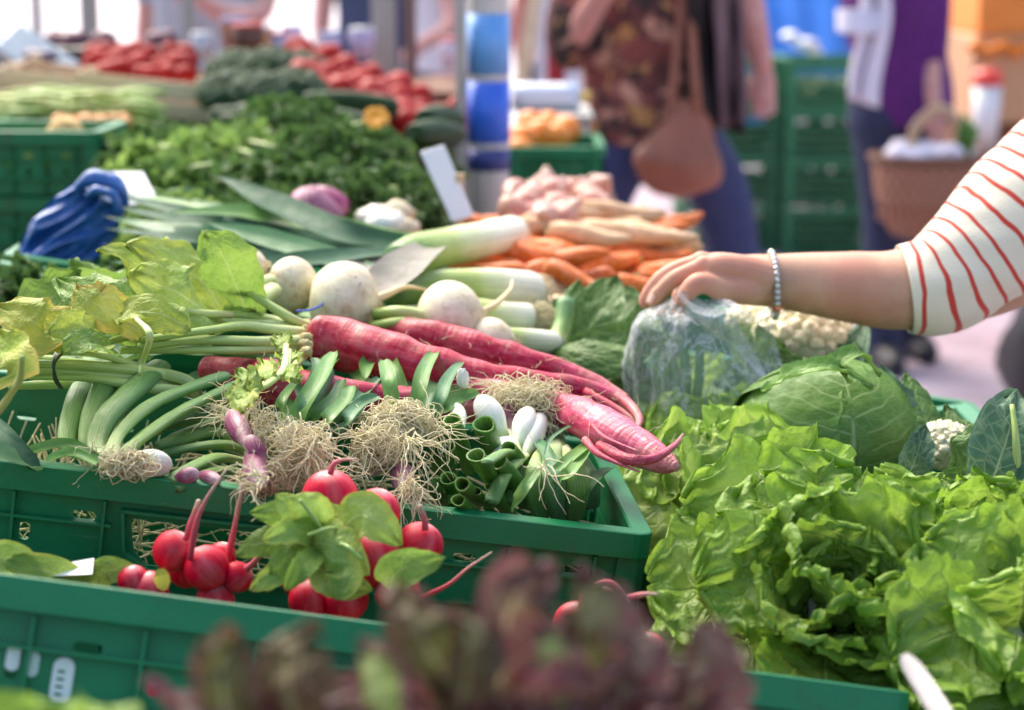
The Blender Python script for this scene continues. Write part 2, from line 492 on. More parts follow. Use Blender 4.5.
WOOD_D = m_wood('brown_wood', (.12, .045, .02), (.25, .1, .045))
STEEL = m_plain('galvanised_metal', (.42, .42, .4), .42, .2, 15.0, 0.1, 90.0, metal=.6)
WHITE = m_plain('white_plastic', (.8, .8, .78), .4, .06, 10.0, 0.05)
BLACK = m_plain('black_plastic', (.012, .012, .014), .4, .3, 20.0)
# ------------------------------------------------------------ ground
def m_ground():
    g = G('cobbled_ground'); p = g.pos()
    br = g.n('ShaderNodeTexBrick'); g.set(br.inputs['Vector'], p)
    br.inputs['Scale'].default_value = 1.0; br.inputs['Brick Width'].default_value = .2; br.inputs['Row Height'].default_value = .1
    br.inputs['Mortar Size'].default_value = .008
    br.inputs['Color1'].default_value = (.36, .25, .29, 1); br.inputs['Color2'].default_value = (.27, .19, .23, 1); br.inputs['Mortar'].default_value = (.2, .17, .18, 1)
    n = g.noise(p, .9, 5, .6)
    c = g.mix(g.rng(n, .4, .65), br.outputs[0], (.42, .36, .42))
    c = g.mix(g.mth('MULTIPLY', g.rng(g.noise(p, 6, 5), .5, .7), .4), c, (.17, .12, .13))
    g.bsdf(c, .8, g.bump(g.mth('ADD', br.outputs[1], n), .4, .01)); return g.m
mb = MB(); mb.grid(lambda a, b: V((-90 + 180 * a, -60 + 240 * b, 0)), 4, 4)
tag(mb.build('ground', m_ground(), org=(0, 0, 0)), kind='structure')

# ------------------------------------------------------------ stall table (slopes down to the customers)
t = thing('market_stall_table', 'long sloping trestle table carrying the crates and the heaps of vegetables', 'table', (-.55, 2.6, 0))
mb = MB()
xs = np.linspace(-1.9, .56, 13)
for i in range(12):
    x0, x1 = xs[i] + .003, xs[i + 1] - .003
    M = Matrix.Identity(4)
    b = len(mb.v)
    for z in (-.022, 0):
        for (x, y) in ((x0, .35), (x1, .35), (x1, 3.2 if x1 > -.17 else 5.2), (x0, 3.2 if x1 > -.17 else 5.2)): mb.v.append((x, y, TZ(x) - .004 + z))
    for q in ((0, 3, 2, 1), (4, 5, 6, 7), (0, 1, 5, 4), (1, 2, 6, 5), (2, 3, 7, 6), (3, 0, 4, 7)):
        mb.face(tuple(b + k for k in q), ((0, 0), (1, 0), (1, 1), (0, 1)))
mb.build('tabletop', WOOD_D, t, False)
for x in (-1.75, .42):
    for y in (.5, 2.0, 3.1) if x > 0 else (.5, 2.0, 3.5, 5.05):
        l = MB(); l.box((x - .03, y - .03, 0), (x + .03, y + .03, TZ(x) - .03)); l.build('leg', WOOD_D, t, False, bevel=.004)
# ------------------------------------------------------------ green stacking crates
def wall_panel(mb, L, H, M, style, holes=True):
    """one wall in local x(0..L), y(0..H), outward = -z"""
    loops = [[(0, 0), (L, 0), (L, H), (0, H)]]
    if holes and L > .25:
        cx = L / 2
        hw = .066 * (L / .6) ** .5
        hole = [(cx - hw, H - .032), (cx + hw, H - .032), (cx + hw * .93, H - .058), (cx + hw * .78, H - .068), (cx - hw * .78, H - .068), (cx - hw * .93, H - .058)]
        loops.append(hole)
        for s in (-1, 1):
            for k, x in enumerate(np.linspace(.045, L / 2 - hw - .035, 5)):
                X = x if s < 0 else L - x
                if k % 2 == 0:
                    loops.append(rrect(X - .009, H - .037, X + .009, H - .030, .003, 2))
                else:
                    loops.append(rrect(X - .004, H - .058, X + .004, H - .044, .003, 2))
                loops.append(rrect(X - .004, H * .3, X + .004, H * .3 + .013, .003, 2))
    elif holes:
        for x in np.linspace(.05, L - .05, 4):
            loops.append(rrect(x - .009, H - .037, x + .009, H - .030, .003, 2))
            loops.append(rrect(x - .004, H * .35, x + .004, H * .35 + .013, .003, 2))
    add_panel(mb, loops, .003, M)
def make_crate(W, D, H, label, cat_='crate', group=None, mat=None, lip=.020):
    mat = mat or GREEN
    t = thing('produce_crate', label, cat_, (0, 0, 0), group)
    ins = .013
    # walls
    def MT(o, xd, yd, zd):
        return Matrix(((xd[0], yd[0], zd[0], o[0]), (xd[1], yd[1], zd[1], o[1]), (xd[2], yd[2], zd[2], o[2]), (0, 0, 0, 1)))
    specs = [((-W / 2 + ins, -D / 2 + ins, 0), (1, 0, 0), (0, 0, 1), W - 2 * ins),
             ((W / 2 - ins, D / 2 - ins, 0), (-1, 0, 0), (0, 0, 1), W - 2 * ins),
             ((W / 2 - ins, -D / 2 + ins, 0), (0, 1, 0), (0, 0, 1), D - 2 * ins),
             ((-W / 2 + ins, D / 2 - ins, 0), (0, -1, 0), (0, 0, 1), D - 2 * ins)]
    for o, xd, yd, L in specs:
        zd = V(xd).cross(V(yd))   # outward
        M = MT(o, xd, yd, zd)
        mb = MB(); wall_panel(mb, L, H - .004, M, 0)
        cx = L / 2; hw = .066 * (L / .6) ** .5 if L > .25 else .0
        # ribs
        def rb(x0, y0, x1, y1, dz=.0085):
            mb.box((x0, y0, .0012), (x1, y1, dz), M)
        rb(.0, H * .235, L, H * .235 + .0022)
        if hw:
            rb(.0, H - .043, cx - hw - .014, H - .0408); rb(cx + hw + .014, H - .043, L, H - .0408)
            rb(.0, H - .0735, cx - hw - .010, H - .0713); rb(cx + hw + .010, H - .0735, L, H - .0713)
            # frame round the hand hole
            for (a, b_) in (((cx - hw - .006, H - .029), (cx - hw - .002, H - .062)), ((cx - hw - .002, H - .062), (cx - hw * .74, H - .075)), ((cx - hw * .74, H - .075), (cx + hw * .74, H - .075)),
                            ((cx + hw * .74, H - .075), (cx + hw + .002, H - .062)), ((cx + hw + .002, H - .062), (cx + hw + .006, H - .029)), ((cx - hw - .006, H - .029), (cx + hw + .006, H - .029))):
                A = V((*a, 0)); B = V((*b_, 0)); dd = (B - A); ln = dd.length; dd.normalize()
                nn = V((-dd.y, dd.x, 0)); b0 = len(mb.v)
                for z in (.001, .0095):
                    for p in (A - nn * .0012 - dd * .001, B - nn * .0012 + dd * .001, B + nn * .0012 + dd * .001, A + nn * .0012 - dd * .001):
                        mb.v.append(tuple(M @ (p + V((0, 0, z)))))
                for q in ((0, 3, 2, 1), (4, 5, 6, 7), (0, 1, 5, 4), (1, 2, 6, 5), (2, 3, 7, 6), (3, 0, 4, 7)):
                    mb.face(tuple(b0 + k for k in q), ((0, 0), (1, 0), (1, 1), (0, 1)))
            nv = [x for x in np.linspace(.03, cx - hw - .02, 4)]
            nv = nv + [L - x for x in nv]
        else: nv = list(np.linspace(.03, L - .03, 5)); rb(.0, H - .043, L, H - .0408)
        for x in nv: rb(x - .0011, 0.002, x + .0011, H - .0225, .0087)
        mb.build('side_wall', mat, t, False, org=(0, 0, 0))
    # rim: rounded lip that runs round the top
    mb = MB()
    prof = [(0.0, 0.0), (0.0, -lip), (-.0028, -lip), (-.0028, -.0042), (-.0150, -.0042), (-.0150, -lip * .55), (-.0172, -lip * .55), (-.0172, -.0006), (-.0156, .0008), (-.0012, .0008)]
    corners = [(-W / 2, -D / 2), (W / 2, -D / 2), (W / 2, D / 2), (-W / 2, D / 2)]
    ring = []
    rr = .016
    for (cx, cy), a0 in zip(corners, (180, 270, 0, 90)):
        sx = 1 if cx > 0 else -1; sy = 1 if cy > 0 else -1
        for k in range(6):
            a = R(a0 + 90 * k / 5)
            ring.append((cx - sx * rr, cy - sy * rr, math.cos(a), math.sin(a)))
    m = len(prof); nr = len(ring)
    for (bx, by, nx, ny) in ring:
        for (o_, z) in prof:
            mb.v.append((bx + nx * (rr + o_), by + ny * (rr + o_), H + z))
    for i in range(nr):
        i2 = (i + 1) % nr
        for k in range(m):
            k2 = (k + 1) % m
            mb.face((i * m + k, i2 * m + k, i2 * m + k2, i * m + k2), ((0, 0), (1, 0), (1, 1), (0, 1)))
    mb.build('rim', mat, t, False, org=(0, 0, 0))
    # corner posts
    for sx in (-1, 1):
        for sy in (-1, 1):
            mb = MB()
            for k, (w, q) in enumerate(((.006, .005), (.022, .005), (.005, .022))):
                x0 = sx * (W / 2 - .0035); y0 = sy * (D / 2 - .0035)
                mb.box((min(x0, x0 - sx * w), min(y0, y0 - sy * q), .002), (max(x0, x0 - sx * w), max(y0, y0 - sy * q), H - lip + .001 + k * .0004))
            mb.build('corner_post', mat, t, False, org=(0, 0, 0))
    mb = MB()
    nx, ny = int(W / .03), int(D / .03)
    loops = [[(-W / 2 + ins, -D / 2 + ins), (W / 2 - ins, -D / 2 + ins), (W / 2 - ins, D / 2 - ins), (-W / 2 + ins, D / 2 - ins)]]
    for i in range(nx - 1):
        for j in range(ny - 1):
            x = -W / 2 + ins + .02 + i * .0295; y = -D / 2 + ins + .015 + j * .0295
            if x + .022 < W / 2 - ins and y + .022 < D / 2 - ins: loops.append(rrect(x, y, x + .021, y + .021, .003, 1))
    add_panel(mb, loops, .003, Matrix.Translation((0, 0, .004)))
    mb.build('base', mat, t, False, org=(0, 0, 0))
    t['W'] = W; t['D'] = D; t['H'] = H
    return t
def put_crate(t, corner, yaw, tilt, W, D, H, which=(1, -1)):
    """place so that the top right front corner sits at 'corner'"""
    E = Matrix.Rotation(yaw, 3, 'Z') @ Matrix.Rotation(tilt, 3, 'Y')
    t.rotation_euler = (0, tilt, yaw)
    t.location = V(corner) - E @ V((which[0] * W / 2, which[1] * D / 2, H))
    return E
CW, CD, CH = .67, .30, .195
FD, FH, RX = .25, .13, R(-21)
YAW, TILT = R(5), math.atan(.145)
cA = P(655, 537, 1.43)
crate_mid = make_crate(CW, CD, CH, 'green plastic crate packed with spring onions, in front of the long red radishes')
put_crate(crate_mid, cA, YAW, TILT, CW, CD, CH)
E_mid = Matrix.Rotation(YAW, 3, 'Z') @ Matrix.Rotation(TILT, 3, 'Y')
cB = P(917, 694, 1.16)
crate_front = make_crate(CW, FD, FH, 'green plastic crate of round red radishes with white marks on its front wall')
TILT2 = math.atan(.17)
E_fr = Matrix.Rotation(YAW, 3, 'Z') @ Matrix.Rotation(TILT2, 3, 'Y') @ Matrix.Rotation(RX, 3, 'X')
crate_front.rotation_euler = (RX, TILT2, YAW)
crate_front.location = V(cB) - E_fr @ V((CW / 2, -FD / 2, FH))
# white printed marks on the front wall of the near crate
mk = MB()
Mw = Matrix(((1, 0, 0, 0), (0, 0, 1, 0), (0, 1, 0, 0), (0, 0, 0, 1)))
def fw(px, py):   # pixel -> local coordinates on the front wall plane
    Ei = E_fr.transposed(); o = V(crate_front.location)
    a = Ei @ (V((0, 0, CAM_H)) - o); d = Ei @ (P(px, py, 1.0) - V((0, 0, CAM_H)))
    yy = -FD / 2 + .013 - .0024
    tt = (yy - a.y) / d.y; return a + d * tt
for (px, py, w, h_) in ((13, 658, 14, 26), (32, 664, 14, 26), (62, 680, 22, 46)):
    c = fw(px, py); s = MPP(1.1)
    lp = rrect(c.x - w * s / 2, c.z - h_ * s / 2, c.x + w * s / 2, c.z + h_ * s / 2, w * s * .45, 4)
    M = Matrix(((1, 0, 0, 0), (0, 0, 1, c.y), (0, 1, 0, 0), (0, 0, 0, 1)))
    loops = [lp]
    if w > 20:
        for k in range(4):
            zz = c.z - h_ * s * (.36 - k * .17); loops.append(rrect(c.x - w * s * .28, zz, c.x + w * s * .1, zz + .0018, .0006, 1))
    add_panel(mk, loops, .0008, M)
mk.build('printed_mark', WHITE, crate_front, False, org=(0, 0, 0))
# more crates further up the stall, holding the heaps behind
for k, (x, y, w_) in enumerate(((-.49, 2.02, 1), (.18, 2.03, 1), (-.46, 2.36, .5), (.05, 2.37, 1), (-.46, 2.70, .5), (-.48, 3.04, .45), (-.62, 3.38, 1), (.05, 2.71, 1), (-.62, 3.72, 1), (-.62, 4.06, 1), (-.9, 4.41, 1))):
    lab = ['under the white turnips', 'under the leeks and chard', 'under the dark leek tops', 'under the carrots', 'under the near parsley', 'under the far parsley',
           'under the dark broccoli', 'behind the carrots, holding shallots', 'under the tomatoes', 'behind the tomatoes', 'behind the wooden boxes'][k]
    c = dup(crate_mid, (0, 0, 0), label='green plastic crate ' + lab)
    c.rotation_euler = (0, math.atan(.15), 0); c.location = (x, y, TZ(x) + .003); c.scale = (w_, 1, 1)
# nearest crate below the red lettuce
c = dup(crate_mid, (-.08, .74, TZ(-.08) + .01), (0, math.atan(.15), R(3)), label='green plastic crate under the dark red lettuces')
c = dup(crate_mid, (.37, 1.66, TZ(.37) + .003), (math.atan(-.15), 0, R(90)), label='green plastic crate under the cabbage and cauliflowers')
c = dup(crate_mid, (.37, .98, TZ(.37) + .003), (math.atan(-.15), 0, R(90)), label='green plastic crate under the bright green frilly lettuce')
# ------------------------------------------------------------ materials of the produce
W_ = (.78, .76, .66)
M_ONION_LEAF = m_stalk('spring_onion_leaf', [(0, (.66, .7, .46)), (.12, (.46, .56, .2)), (.28, (.20, .35, .075)), (.6, (.11, .25, .06)), (1, (.10, .23, .085))], .38, .3, 26, .35)
M_ONION_LEAF_B = m_stalk('spring_onion_leaf_blue', [(0, (.5, .58, .3)), (.2, (.17, .31, .10)), (.6, (.09, .21, .09)), (1, (.10, .23, .13))], .42, .3, 26, .35)
M_ONION_CUT = m_stalk('onion_cut_stalk', [(0, (.16, .30, .05)), (.4, (.075, .20, .03)), (.9, (.07, .19, .025)), (.97, (.2, .36, .07)), (1, (.12, .26, .04))], .35, .35, 26, .35)
M_BULB_W = m_stalk('white_bulb', [(0, (.72, .70, .58)), (.5, (.82, .82, .72)), (.85, (.7, .75, .5)), (1, (.4, .52, .18))], .3, .12, 22, .15, sss=.15)
M_BULB_P = m_stalk('purple_bulb', [(0, (.6, .45, .48)), (.3, (.28, .07, .14)), (.7, (.2, .03, .1)), (1, (.35, .25, .2))], .35, .5, 22, .25, dirt=(.5, .42, .36), df=.5)
M_ROOT = m_plain('onion_root', (.86, .73, .48), .8, .3, 60.0, tr=.25)
M_ROOT_D = m_plain('onion_root_dark', (.55, .43, .27), .85, .4, 60.0)
M_RADISH = m_stalk('long_radish_skin', [(0, (.22, .12, .04)), (.03, (.40, .012, .035)), (.5, (.45, .014, .045)), (.8, (.52, .03, .09)), (1, (.55, .2, .2))], .48, .34, 5, .45, dirt=(.32, .12, .08), df=.75, ring=1.2, su=9, sss=.06)
M_RADISH_P = m_stalk('long_radish_skin_pink', [(0, (.45, .03, .07)), (.5, (.50, .03, .09)), (.8, (.62, .10, .17)), (1, (.6, .25, .25))], .4, .35, 5, .5, dirt=(.32, .13, .10), df=.6, ring=1.5, su=9, sss=.06)
M_RADISH_R = m_stalk('round_radish_skin', [(0, (.5, .3, .2)), (.06, (.55, .008, .03)), (.8, (.60, .012, .04)), (.96, (.68, .25, .25)), (1, (.7, .6, .5))], .46, .12, 2, .2, dirt=(.5, .10, .10), df=.5, sss=.05, su=.4, spec=.22)
M_RTAIL = m_stalk('radish_tail', [(0, (.6, .03, .07)), (.5, (.62, .12, .14)), (1, (.6, .45, .32))], .5, .3, 8, .3)
M_STEM = m_stalk('radish_stem', [(0, (.5, .5, .2)), (.2, (.47, .56, .2)), (.7, (.37, .5, .14)), (1, (.28, .42, .09))], .4, .3, 14, .3)
M_TURNIP = m_stalk('turnip_skin', [(0, (.55, .42, .22)), (.15, (.66, .56, .36)), (.5, (.70, .63, .45)), (.85, (.64, .60, .38)), (1, (.5, .52, .26))], .42, .12, 5, .3, dirt=(.45, .30, .14), df=.9, sss=.1, ring=.15, su=3)
M_TSTEM = m_stalk('turnip_stem', [(0, (.5, .56, .22)), (.6, (.36, .47, .12)), (1, (.25, .38, .07))], .4, .25, 14, .3)
M_LEEK = m_stalk('leek_shaft', [(0, (.76, .74, .62)), (.35, (.78, .78, .6)), (.6, (.45, .55, .16)), (.85, (.2, .32, .06)), (1, (.1, .2, .06))], .35, .2, 26, .3, sss=.08)
M_LEEKTOP = m_leaf('leek_top', (.035, .09, .05), (.06, .13, .075), (.12, .2, .12), None, 1, .5, .62, .12, 3.0, .25, spec=.12)
M_LEEKDRY = m_leaf('leek_top_dry', (.3, .27, .22), (.2, .2, .16), (.38, .35, .28), None, 1, .4, .6, .1, 3.0, .4)
M_RLEAF = m_leaf('radish_leaf', (.23, .38, .06), (.34, .48, .11), (.56, .63, .32), (.36, .44, .07), 8, .55, .42, .3, 16.0, .6, yellow=(.45, .46, .05), ya=.5, nk=.7)
M_RLEAF_Y = m_leaf('radish_leaf_yellow', (.36, .44, .06), (.24, .38, .05), (.6, .62, .25), (.5, .42, .08), 8, .4, .5, .3, 16.0, .6, yellow=(.55, .52, .10), ya=.6, nk=.6)
M_RLEAF_D = m_leaf('radish_leaf_deep', (.15, .28, .045), (.24, .38, .07), (.42, .52, .22), None, 8, .5, .4, .35, 16.0, .6)
M_LETT = m_leaf('frilly_lettuce_leaf', (.18, .32, .035), (.29, .43, .075), (.46, .56, .22), (.23, .39, .045), 6, .4, .36, .38, 9.0, .8, patch=9.0, spec=.32, ribw=.10, bd=.005, nk=1.0, nv_=.25)
M_LETT_P = m_leaf('pale_lettuce_leaf', (.3, .44, .07), (.4, .55, .13), (.62, .7, .34), (.28, .46, .06), 6, .4, .38, .4, 12.0, .6, ribw=.14)
M_REDL = m_leaf('red_lettuce_leaf', (.12, .03, .042), (.075, .04, .025), (.38, .4, .24), (.13, .035, .05), 6, .6, .4, .3, 12.0, .5, patch=9.0, yellow=(.2, .26, .05), ya=1.0, spec=.4, ribw=.16)
M_REDG = m_leaf('olive_lettuce_leaf', (.10, .05, .025), (.07, .07, .02), (.38, .42, .2), (.12, .04, .035), 6, .6, .4, .35, 12.0, .5, patch=9.0, yellow=(.13, .18, .03), ya=.8, ribw=.16)
M_REDV = m_leaf('green_ribbed_lettuce_leaf', (.2, .3, .05), (.28, .36, .09), (.5, .52, .34), (.13, .035, .05), 6, .6, .4, .35, 12.0, .5, patch=9.0, ribw=.2, edgew=.6)
M_CABB = m_leaf('cabbage_leaf', (.11, .24, .035), (.16, .31, .055), (.50, .62, .28), (.14, .28, .06), 7, .95, .5, .2, 20.0, .45, ribw=.075, latw=.10, nk=.35, nv_=.16, bd=.0015, patch=3.0)
M_CHARD = m_leaf('broad_leaf', (.06, .15, .03), (.10, .21, .045), (.34, .45, .16), None, 7, .7, .42, .25, 12.0, .7, ribw=.09)
M_COLL = m_leaf('blue_green_leaf', (.055, .13, .075), (.09, .19, .09), (.4, .5, .28), (.10, .2, .12), 6, .7, .5, .2, 9.0, .5, ribw=.08)
M_PARS = m_leaf('parsley_leaf', (.05, .12, .03), (.13, .24, .065), (.12, .22, .06), None, 3, .3, .45, .3, 5.0, .3, patch=20.0)
M_PARS_L = m_leaf('celery_leaf', (.15, .27, .06), (.27, .40, .11), (.25, .4, .1), None, 3, .3, .45, .35, 5.0, .3, patch=20.0)
M_CAULI = m_plain('cauliflower_curd', (.90, .83, .55), .7, .12, 50.0, .8, 260.0, bd=.004)
M_CARROT = m_stalk('carrot_skin', [(0, (.3, .3, .06)), (.05, (.75, .16, .02)), (1, (.8, .2, .03))], .45, .15, 5, .3, ring=1.2, su=9)
M_PARSNIP = m_stalk('parsnip_skin', [(0, (.45, .28, .12)), (.1, (.66, .4, .2)), (1, (.7, .5, .3))], .55, .2, 5, .4, dirt=(.4, .2, .1), df=.5, ring=1.5, su=9)
M_SHALLOT = m_stalk('shallot_skin', [(0, (.5, .32, .2)), (.4, (.55, .22, .17)), (1, (.6, .4, .3))], .35, .3, 14, .2)
M_TOMATO = m_plain('tomato_skin', (.32, .010, .008), .5, .35, 8.0, spec=.15)
M_BROC = m_plain('dark_green_floret', (.02, .055, .014), .7, .5, 60.0, .8, 180.0)
M_ZUCC = m_plain('courgette_skin', (.02, .05, .015), .5, .4, 40.0, .2, spec=.15)
M_ORANGE = m_plain('orange_peel', (.85, .25, .02), .4, .12, 20.0, .3, 300.0)
M_POTATO = m_plain('potato_skin', (.55, .36, .12), .7, .2, 30.0, .3)
M_BAND = m_plain('blue_rubber', (.03, .08, .45), .4, .1)
M_TIE = m_plain('dark_twist_tie', (.02, .05, .035), .5, .1)
M_PAPER = m_plain('white_card', (.78, .78, .8), .6, .04, 6.0)
# ------------------------------------------------------------ helpers in heap coordinates
def qp(spec, hh=None):
    """[(px,py,h,r_px)] -> points, radii in metres"""
    pts, rad = [], []
    for s_ in spec:
        p = Q(s_[0], s_[1], s_[2] if hh is None else hh); pts.append(p)
        if len(s_) > 3: rad.append(s_[3] * MPP(p.y))
    return pts, rad
def roots(mb, c, d, n, L, r, rng, spread=.9, wild=.5, seg=9, disk=.006):
    d = V(d).normalized()
    for _ in range(n):
        dd = (d + rnd3(rng, spread)).normalized()
        p = V(c) + rnd3(rng, disk); pts = [p]
        step = L / seg * rng.uniform(.6, 1.2)
        for k in range(seg):
            dd = (dd + rnd3(rng, wild) + V((0, 0, -.05))).normalized()
            p = p + dd * step; pts.append(p)
        q = [(x.x, x.y, x.z) for x in pts]
        mb.tube(q, [r * (1 - .75 * k / len(q)) * rng.uniform(.9, 1.1) for k in range(len(q))], 4, raw=True, cap=False)
def hairball(mb, c, rx, ry, rz, n, L, r, rng, wild=.45, seg=13):
    """tangled mass of fine roots filling an ellipsoid"""
    c = V(c)
    for _ in range(n):
        a = rnd3(rng).normalized() * rng.uniform(.3, 1) ; p = c + V((a.x * rx, a.y * ry, a.z * rz))
        d = rnd3(rng).normalized(); pts = [p]
        for k in range(seg):
            rel = V(((p.x - c.x) / rx, (p.y - c.y) / ry, (p.z - c.z) / rz))
            d = d + rnd3(rng, wild)
            if rel.length > .85: d = d - rel * .55
            d.normalize(); p = p + d * (L / seg); pts.append(p)
        q = [tuple(x) for x in pts]
        mb.tube(q, [r * (1 - .7 * k / len(q)) for k in range(len(q))], 4, raw=True, cap=False)
def bulb_prof(R_, H, neck=.35, n=12):
    out = []
    for i in range(n + 1):
        t = i / n
        r = R_ * (math.sin(PI * min(1, t * 1.02) ** .85) ** .6 if t < .62 else 0)
        if t >= .62:
            s = (t - .62) / .38; r = R_ * (math.sin(PI * .62 ** .85) ** .6 * (1 - s) ** 1.2 * (1) + neck * s)
        out.append((max(r, R_ * .12), H * t))
    return out
# ============================================================ spring onion bunches (each > bulb, leaf, roots)
rng = random.Random(7)
def onion_leaf(root, spec, mat=None, ell=.55, cut=False, n=12):
    pts, rad = qp(spec)
    mb = MB()
    if cut:
        C = cat([tuple(p) for p in pts], 16); Rr = cat([(r,) for r in rad], 16)[:, 0]
        T = V(C[-1] - C[-2]).normalized(); e = V(C[-1])
        # hollow tube: out along the skin, over the rim, back down the inside
        path = [tuple(c) for c in C] + [tuple(e - T * .0006)] + [tuple(e - T * d_) for d_ in (.003, .010, .018)]
        rr = list(Rr) + [Rr[-1] * .80, Rr[-1] * .74, Rr[-1] * .68, Rr[-1] * .3]
        b0 = len(mb.v); nn = np.cross(np.array(T), (0.3, .2, 1.0)); nn /= np.linalg.norm(nn); up0 = np.array((0, 0, 1.0))
        TT = np.gradient(C, axis=0); TT /= np.linalg.norm(TT, axis=1)[:, None]; fl = rng.uniform(.7, .95); ph_ = rng.uniform(0, 6)
        m = len(path)
        for i, p in enumerate(path):
            t_ = TT[min(i, 16)]; a1 = up0 - t_ * up0.dot(t_); a1 /= np.linalg.norm(a1); a2 = np.cross(t_, a1)
            for k in range(n):
                a_ = 2 * PI * k / n; w_ = 1 + .06 * math.sin(3 * a_ + ph_)
                mb.v.append(tuple(np.array(p) + (a1 * math.cos(a_) * fl + a2 * math.sin(a_)) * rr[i] * w_))
        for i in range(m - 1):
            for k in range(n):
                k2 = (k + 1) % n; u1 = min(1, i / 17); u2 = min(1, (i + 1) / 17)
                mb.face((b0 + i * n + k, b0 + i * n + k2, b0 + (i + 1) * n + k2, b0 + (i + 1) * n + k), ((u1, k / n), (u1, (k + 1) / n), (u2, (k + 1) / n), (u2, k / n)))
    else:
        rad2 = list(rad); rad2[-1] = rad[-1] * .35
        pts2 = pts + [pts[-1] + (pts[-1] - pts[-2]).normalized() * rad[-1] * .5]
        rad2 = rad + [rad[-1] * .25]
        mb.tube(pts2, rad2, n, 20, ell, bump=.12, bfreq=35)
    return mb.build('leaf', mat or M_ONION_LEAF, root)
def onion_strap(root, spec, mat, up=(0, -.6, .8), roll=.5, twist=0.0, shape='blunt'):
    pts, rad = qp(spec)
    mb = MB(); mb.leaf(pts, max(rad) * .8, up, 24, 8, shape, 0, seed=rng.random(), roll=roll * 1.3, twist=twist, crk=.07)
    return mb.build('leaf', mat, root)
def bulb(root, a, b, r_px, mat, seed=0):
    """bulb whose root end is at a and whose neck is at b"""
    A = Q(*a); B = Q(*b); L = (B - A).length; r = r_px * MPP(A.y)
    mb = MB(); mb.lathe(bulb_prof(r, L), frame(A, B - A), 18, .1, 2, seed)
    return mb.build('bulb', mat, root), A, (A - B).normalized()
M_STRAP = m_leaf('onion_blade', (.11, .26, .06), (.18, .35, .09), (.26, .42, .14), None, 1, .5, .4, .25, 2.0, .25)
M_STRAP_B = m_leaf('onion_blade_blue', (.07, .19, .08), (.13, .27, .12), (.2, .34, .17), None, 1, .5, .42, .25, 2.0, .25)

# bunch A: white bulb, thick leaves fanned up on the left
tA = thing('spring_onion_bunch', 'spring onions with fat upright green leaves and a white bulb, left in the crate', 'spring onions', Q(110, 462, 0), 'spring onion bunches in the crate')
for sp in ([(92, 458, .0, 8), (68, 446, .005, 10), (74, 410, .02, 12), (92, 366, .035, 13)],
           [(98, 458, .0, 8), (88, 440, .01, 10), (96, 405, .025, 12), (113, 371, .04, 12)],
           [(104, 459, .01, 8), (97, 442, .015, 11), (113, 410, .03, 13), (158, 368, .045, 12)],
           [(112, 456, .005, 8), (124, 400, .02, 9), (137, 366, .03, 10)],
           [(110, 458, .015, 8), (120, 433, .025, 8), (156, 402, .035, 9), (221, 377, .045, 8)],
           [(116, 460, .012, 8), (134, 444, .022, 9), (180, 412, .03, 10), (236, 385, .04, 9)],
           [(120, 460, .0, 6), (150, 430, .01, 7), (196, 415, .015, 8), (232, 408, .02, 6)],
           [(108, 462, -.01, 7), (140, 440, -.0, 8), (170, 424, .0, 9), (214, 420, .0, 7)]):
    onion_leaf(tA, sp, rng.choice([M_ONION_LEAF, M_ONION_LEAF, M_ONION_LEAF_B]))
for sp in ([(100, 462, .012, 10), (70, 446, .012, 11), (40, 450, .008, 11), (12, 461, .004, 10)],
           [(96, 464, .014, 8), (76, 455, .012, 9), (62, 456, .01, 10), (48, 462, .01, 8)]):
    onion_strap(tA, sp, M_STRAP, (0, -.5, .85), .9)
b, A, d = bulb(tA, (172, 466, .008), (128, 458, .015), 14, M_BULB_W, 2)
mb = MB(); hairball(mb, Q(127, 464, .014), .022, .013, .0095, 80, .05, .0007, rng, .3)
mb.build('roots', M_ROOT, tA)
mb = MB(); roots(mb, Q(100, 458, .01), (-.3, -.5, .6), 14, .03, .0006, rng); mb.build('roots', M_ROOT, tA)
# bunch B: red onions, roots up, leaves to the left
tB = thing('red_onion_bunch', 'bunch of purple red onions with pale curly roots, leaves pointing left', 'spring onions', Q(245, 450, 0), 'spring onion bunches in the crate')
for sp in ([(246, 452, .0, 8), (225, 445, .008, 9), (190, 448, .006, 8), (158, 456, .0, 7)],
           [(246, 462, .0, 8), (220, 458, .006, 9), (195, 466, .005, 9), (172, 480, -.0, 8)],
           [(250, 474, -.005, 8), (222, 470, .0, 8), (200, 476, .0, 9), (178, 488, -.005, 8)],
           [(240, 440, .0, 8), (215, 432, .006, 8), (185, 438, .006, 9), (160, 446, .0, 8)],
           [(252, 420, .0, 8), (235, 415, .01, 9), (200, 428, .0, 9), (172, 438, .0, 8)]):
    onion_leaf(tB, sp, M_ONION_LEAF)
for (a, b_, r) in (((230, 412, .038), (250, 448, .028), 12), ((248, 436, .035), (266, 466, .02), 10), ((262, 486, .018), (248, 452, .02), 13), ((200, 473, .008), (172, 480, .0), 9), ((220, 481, .006), (196, 474, .0), 8)):
    bulb(tB, a, b_, r, M_BULB_P, rng.random() * 9)
for (x, y, n, L) in ((224, 408, 26, .035), (240, 420, 22, .04), (258, 482, 24, .035)):
    mb = MB(); roots(mb, Q(x, y, .032), (-.4, -.5, .5), n, L, .00065, rng, .9, .55)
    mb.build('roots', M_ROOT, tB)
mb = MB(); hairball(mb, Q(270, 436, .03), .022, .02, .02, 80, .055, .00075, rng, .45); mb.build('roots', M_ROOT, tB)
mb = MB(); hairball(mb, Q(262, 480, .012), .02, .012, .01, 60, .05, .0006, rng, .4); mb.build('roots', M_ROOT_D, tB)
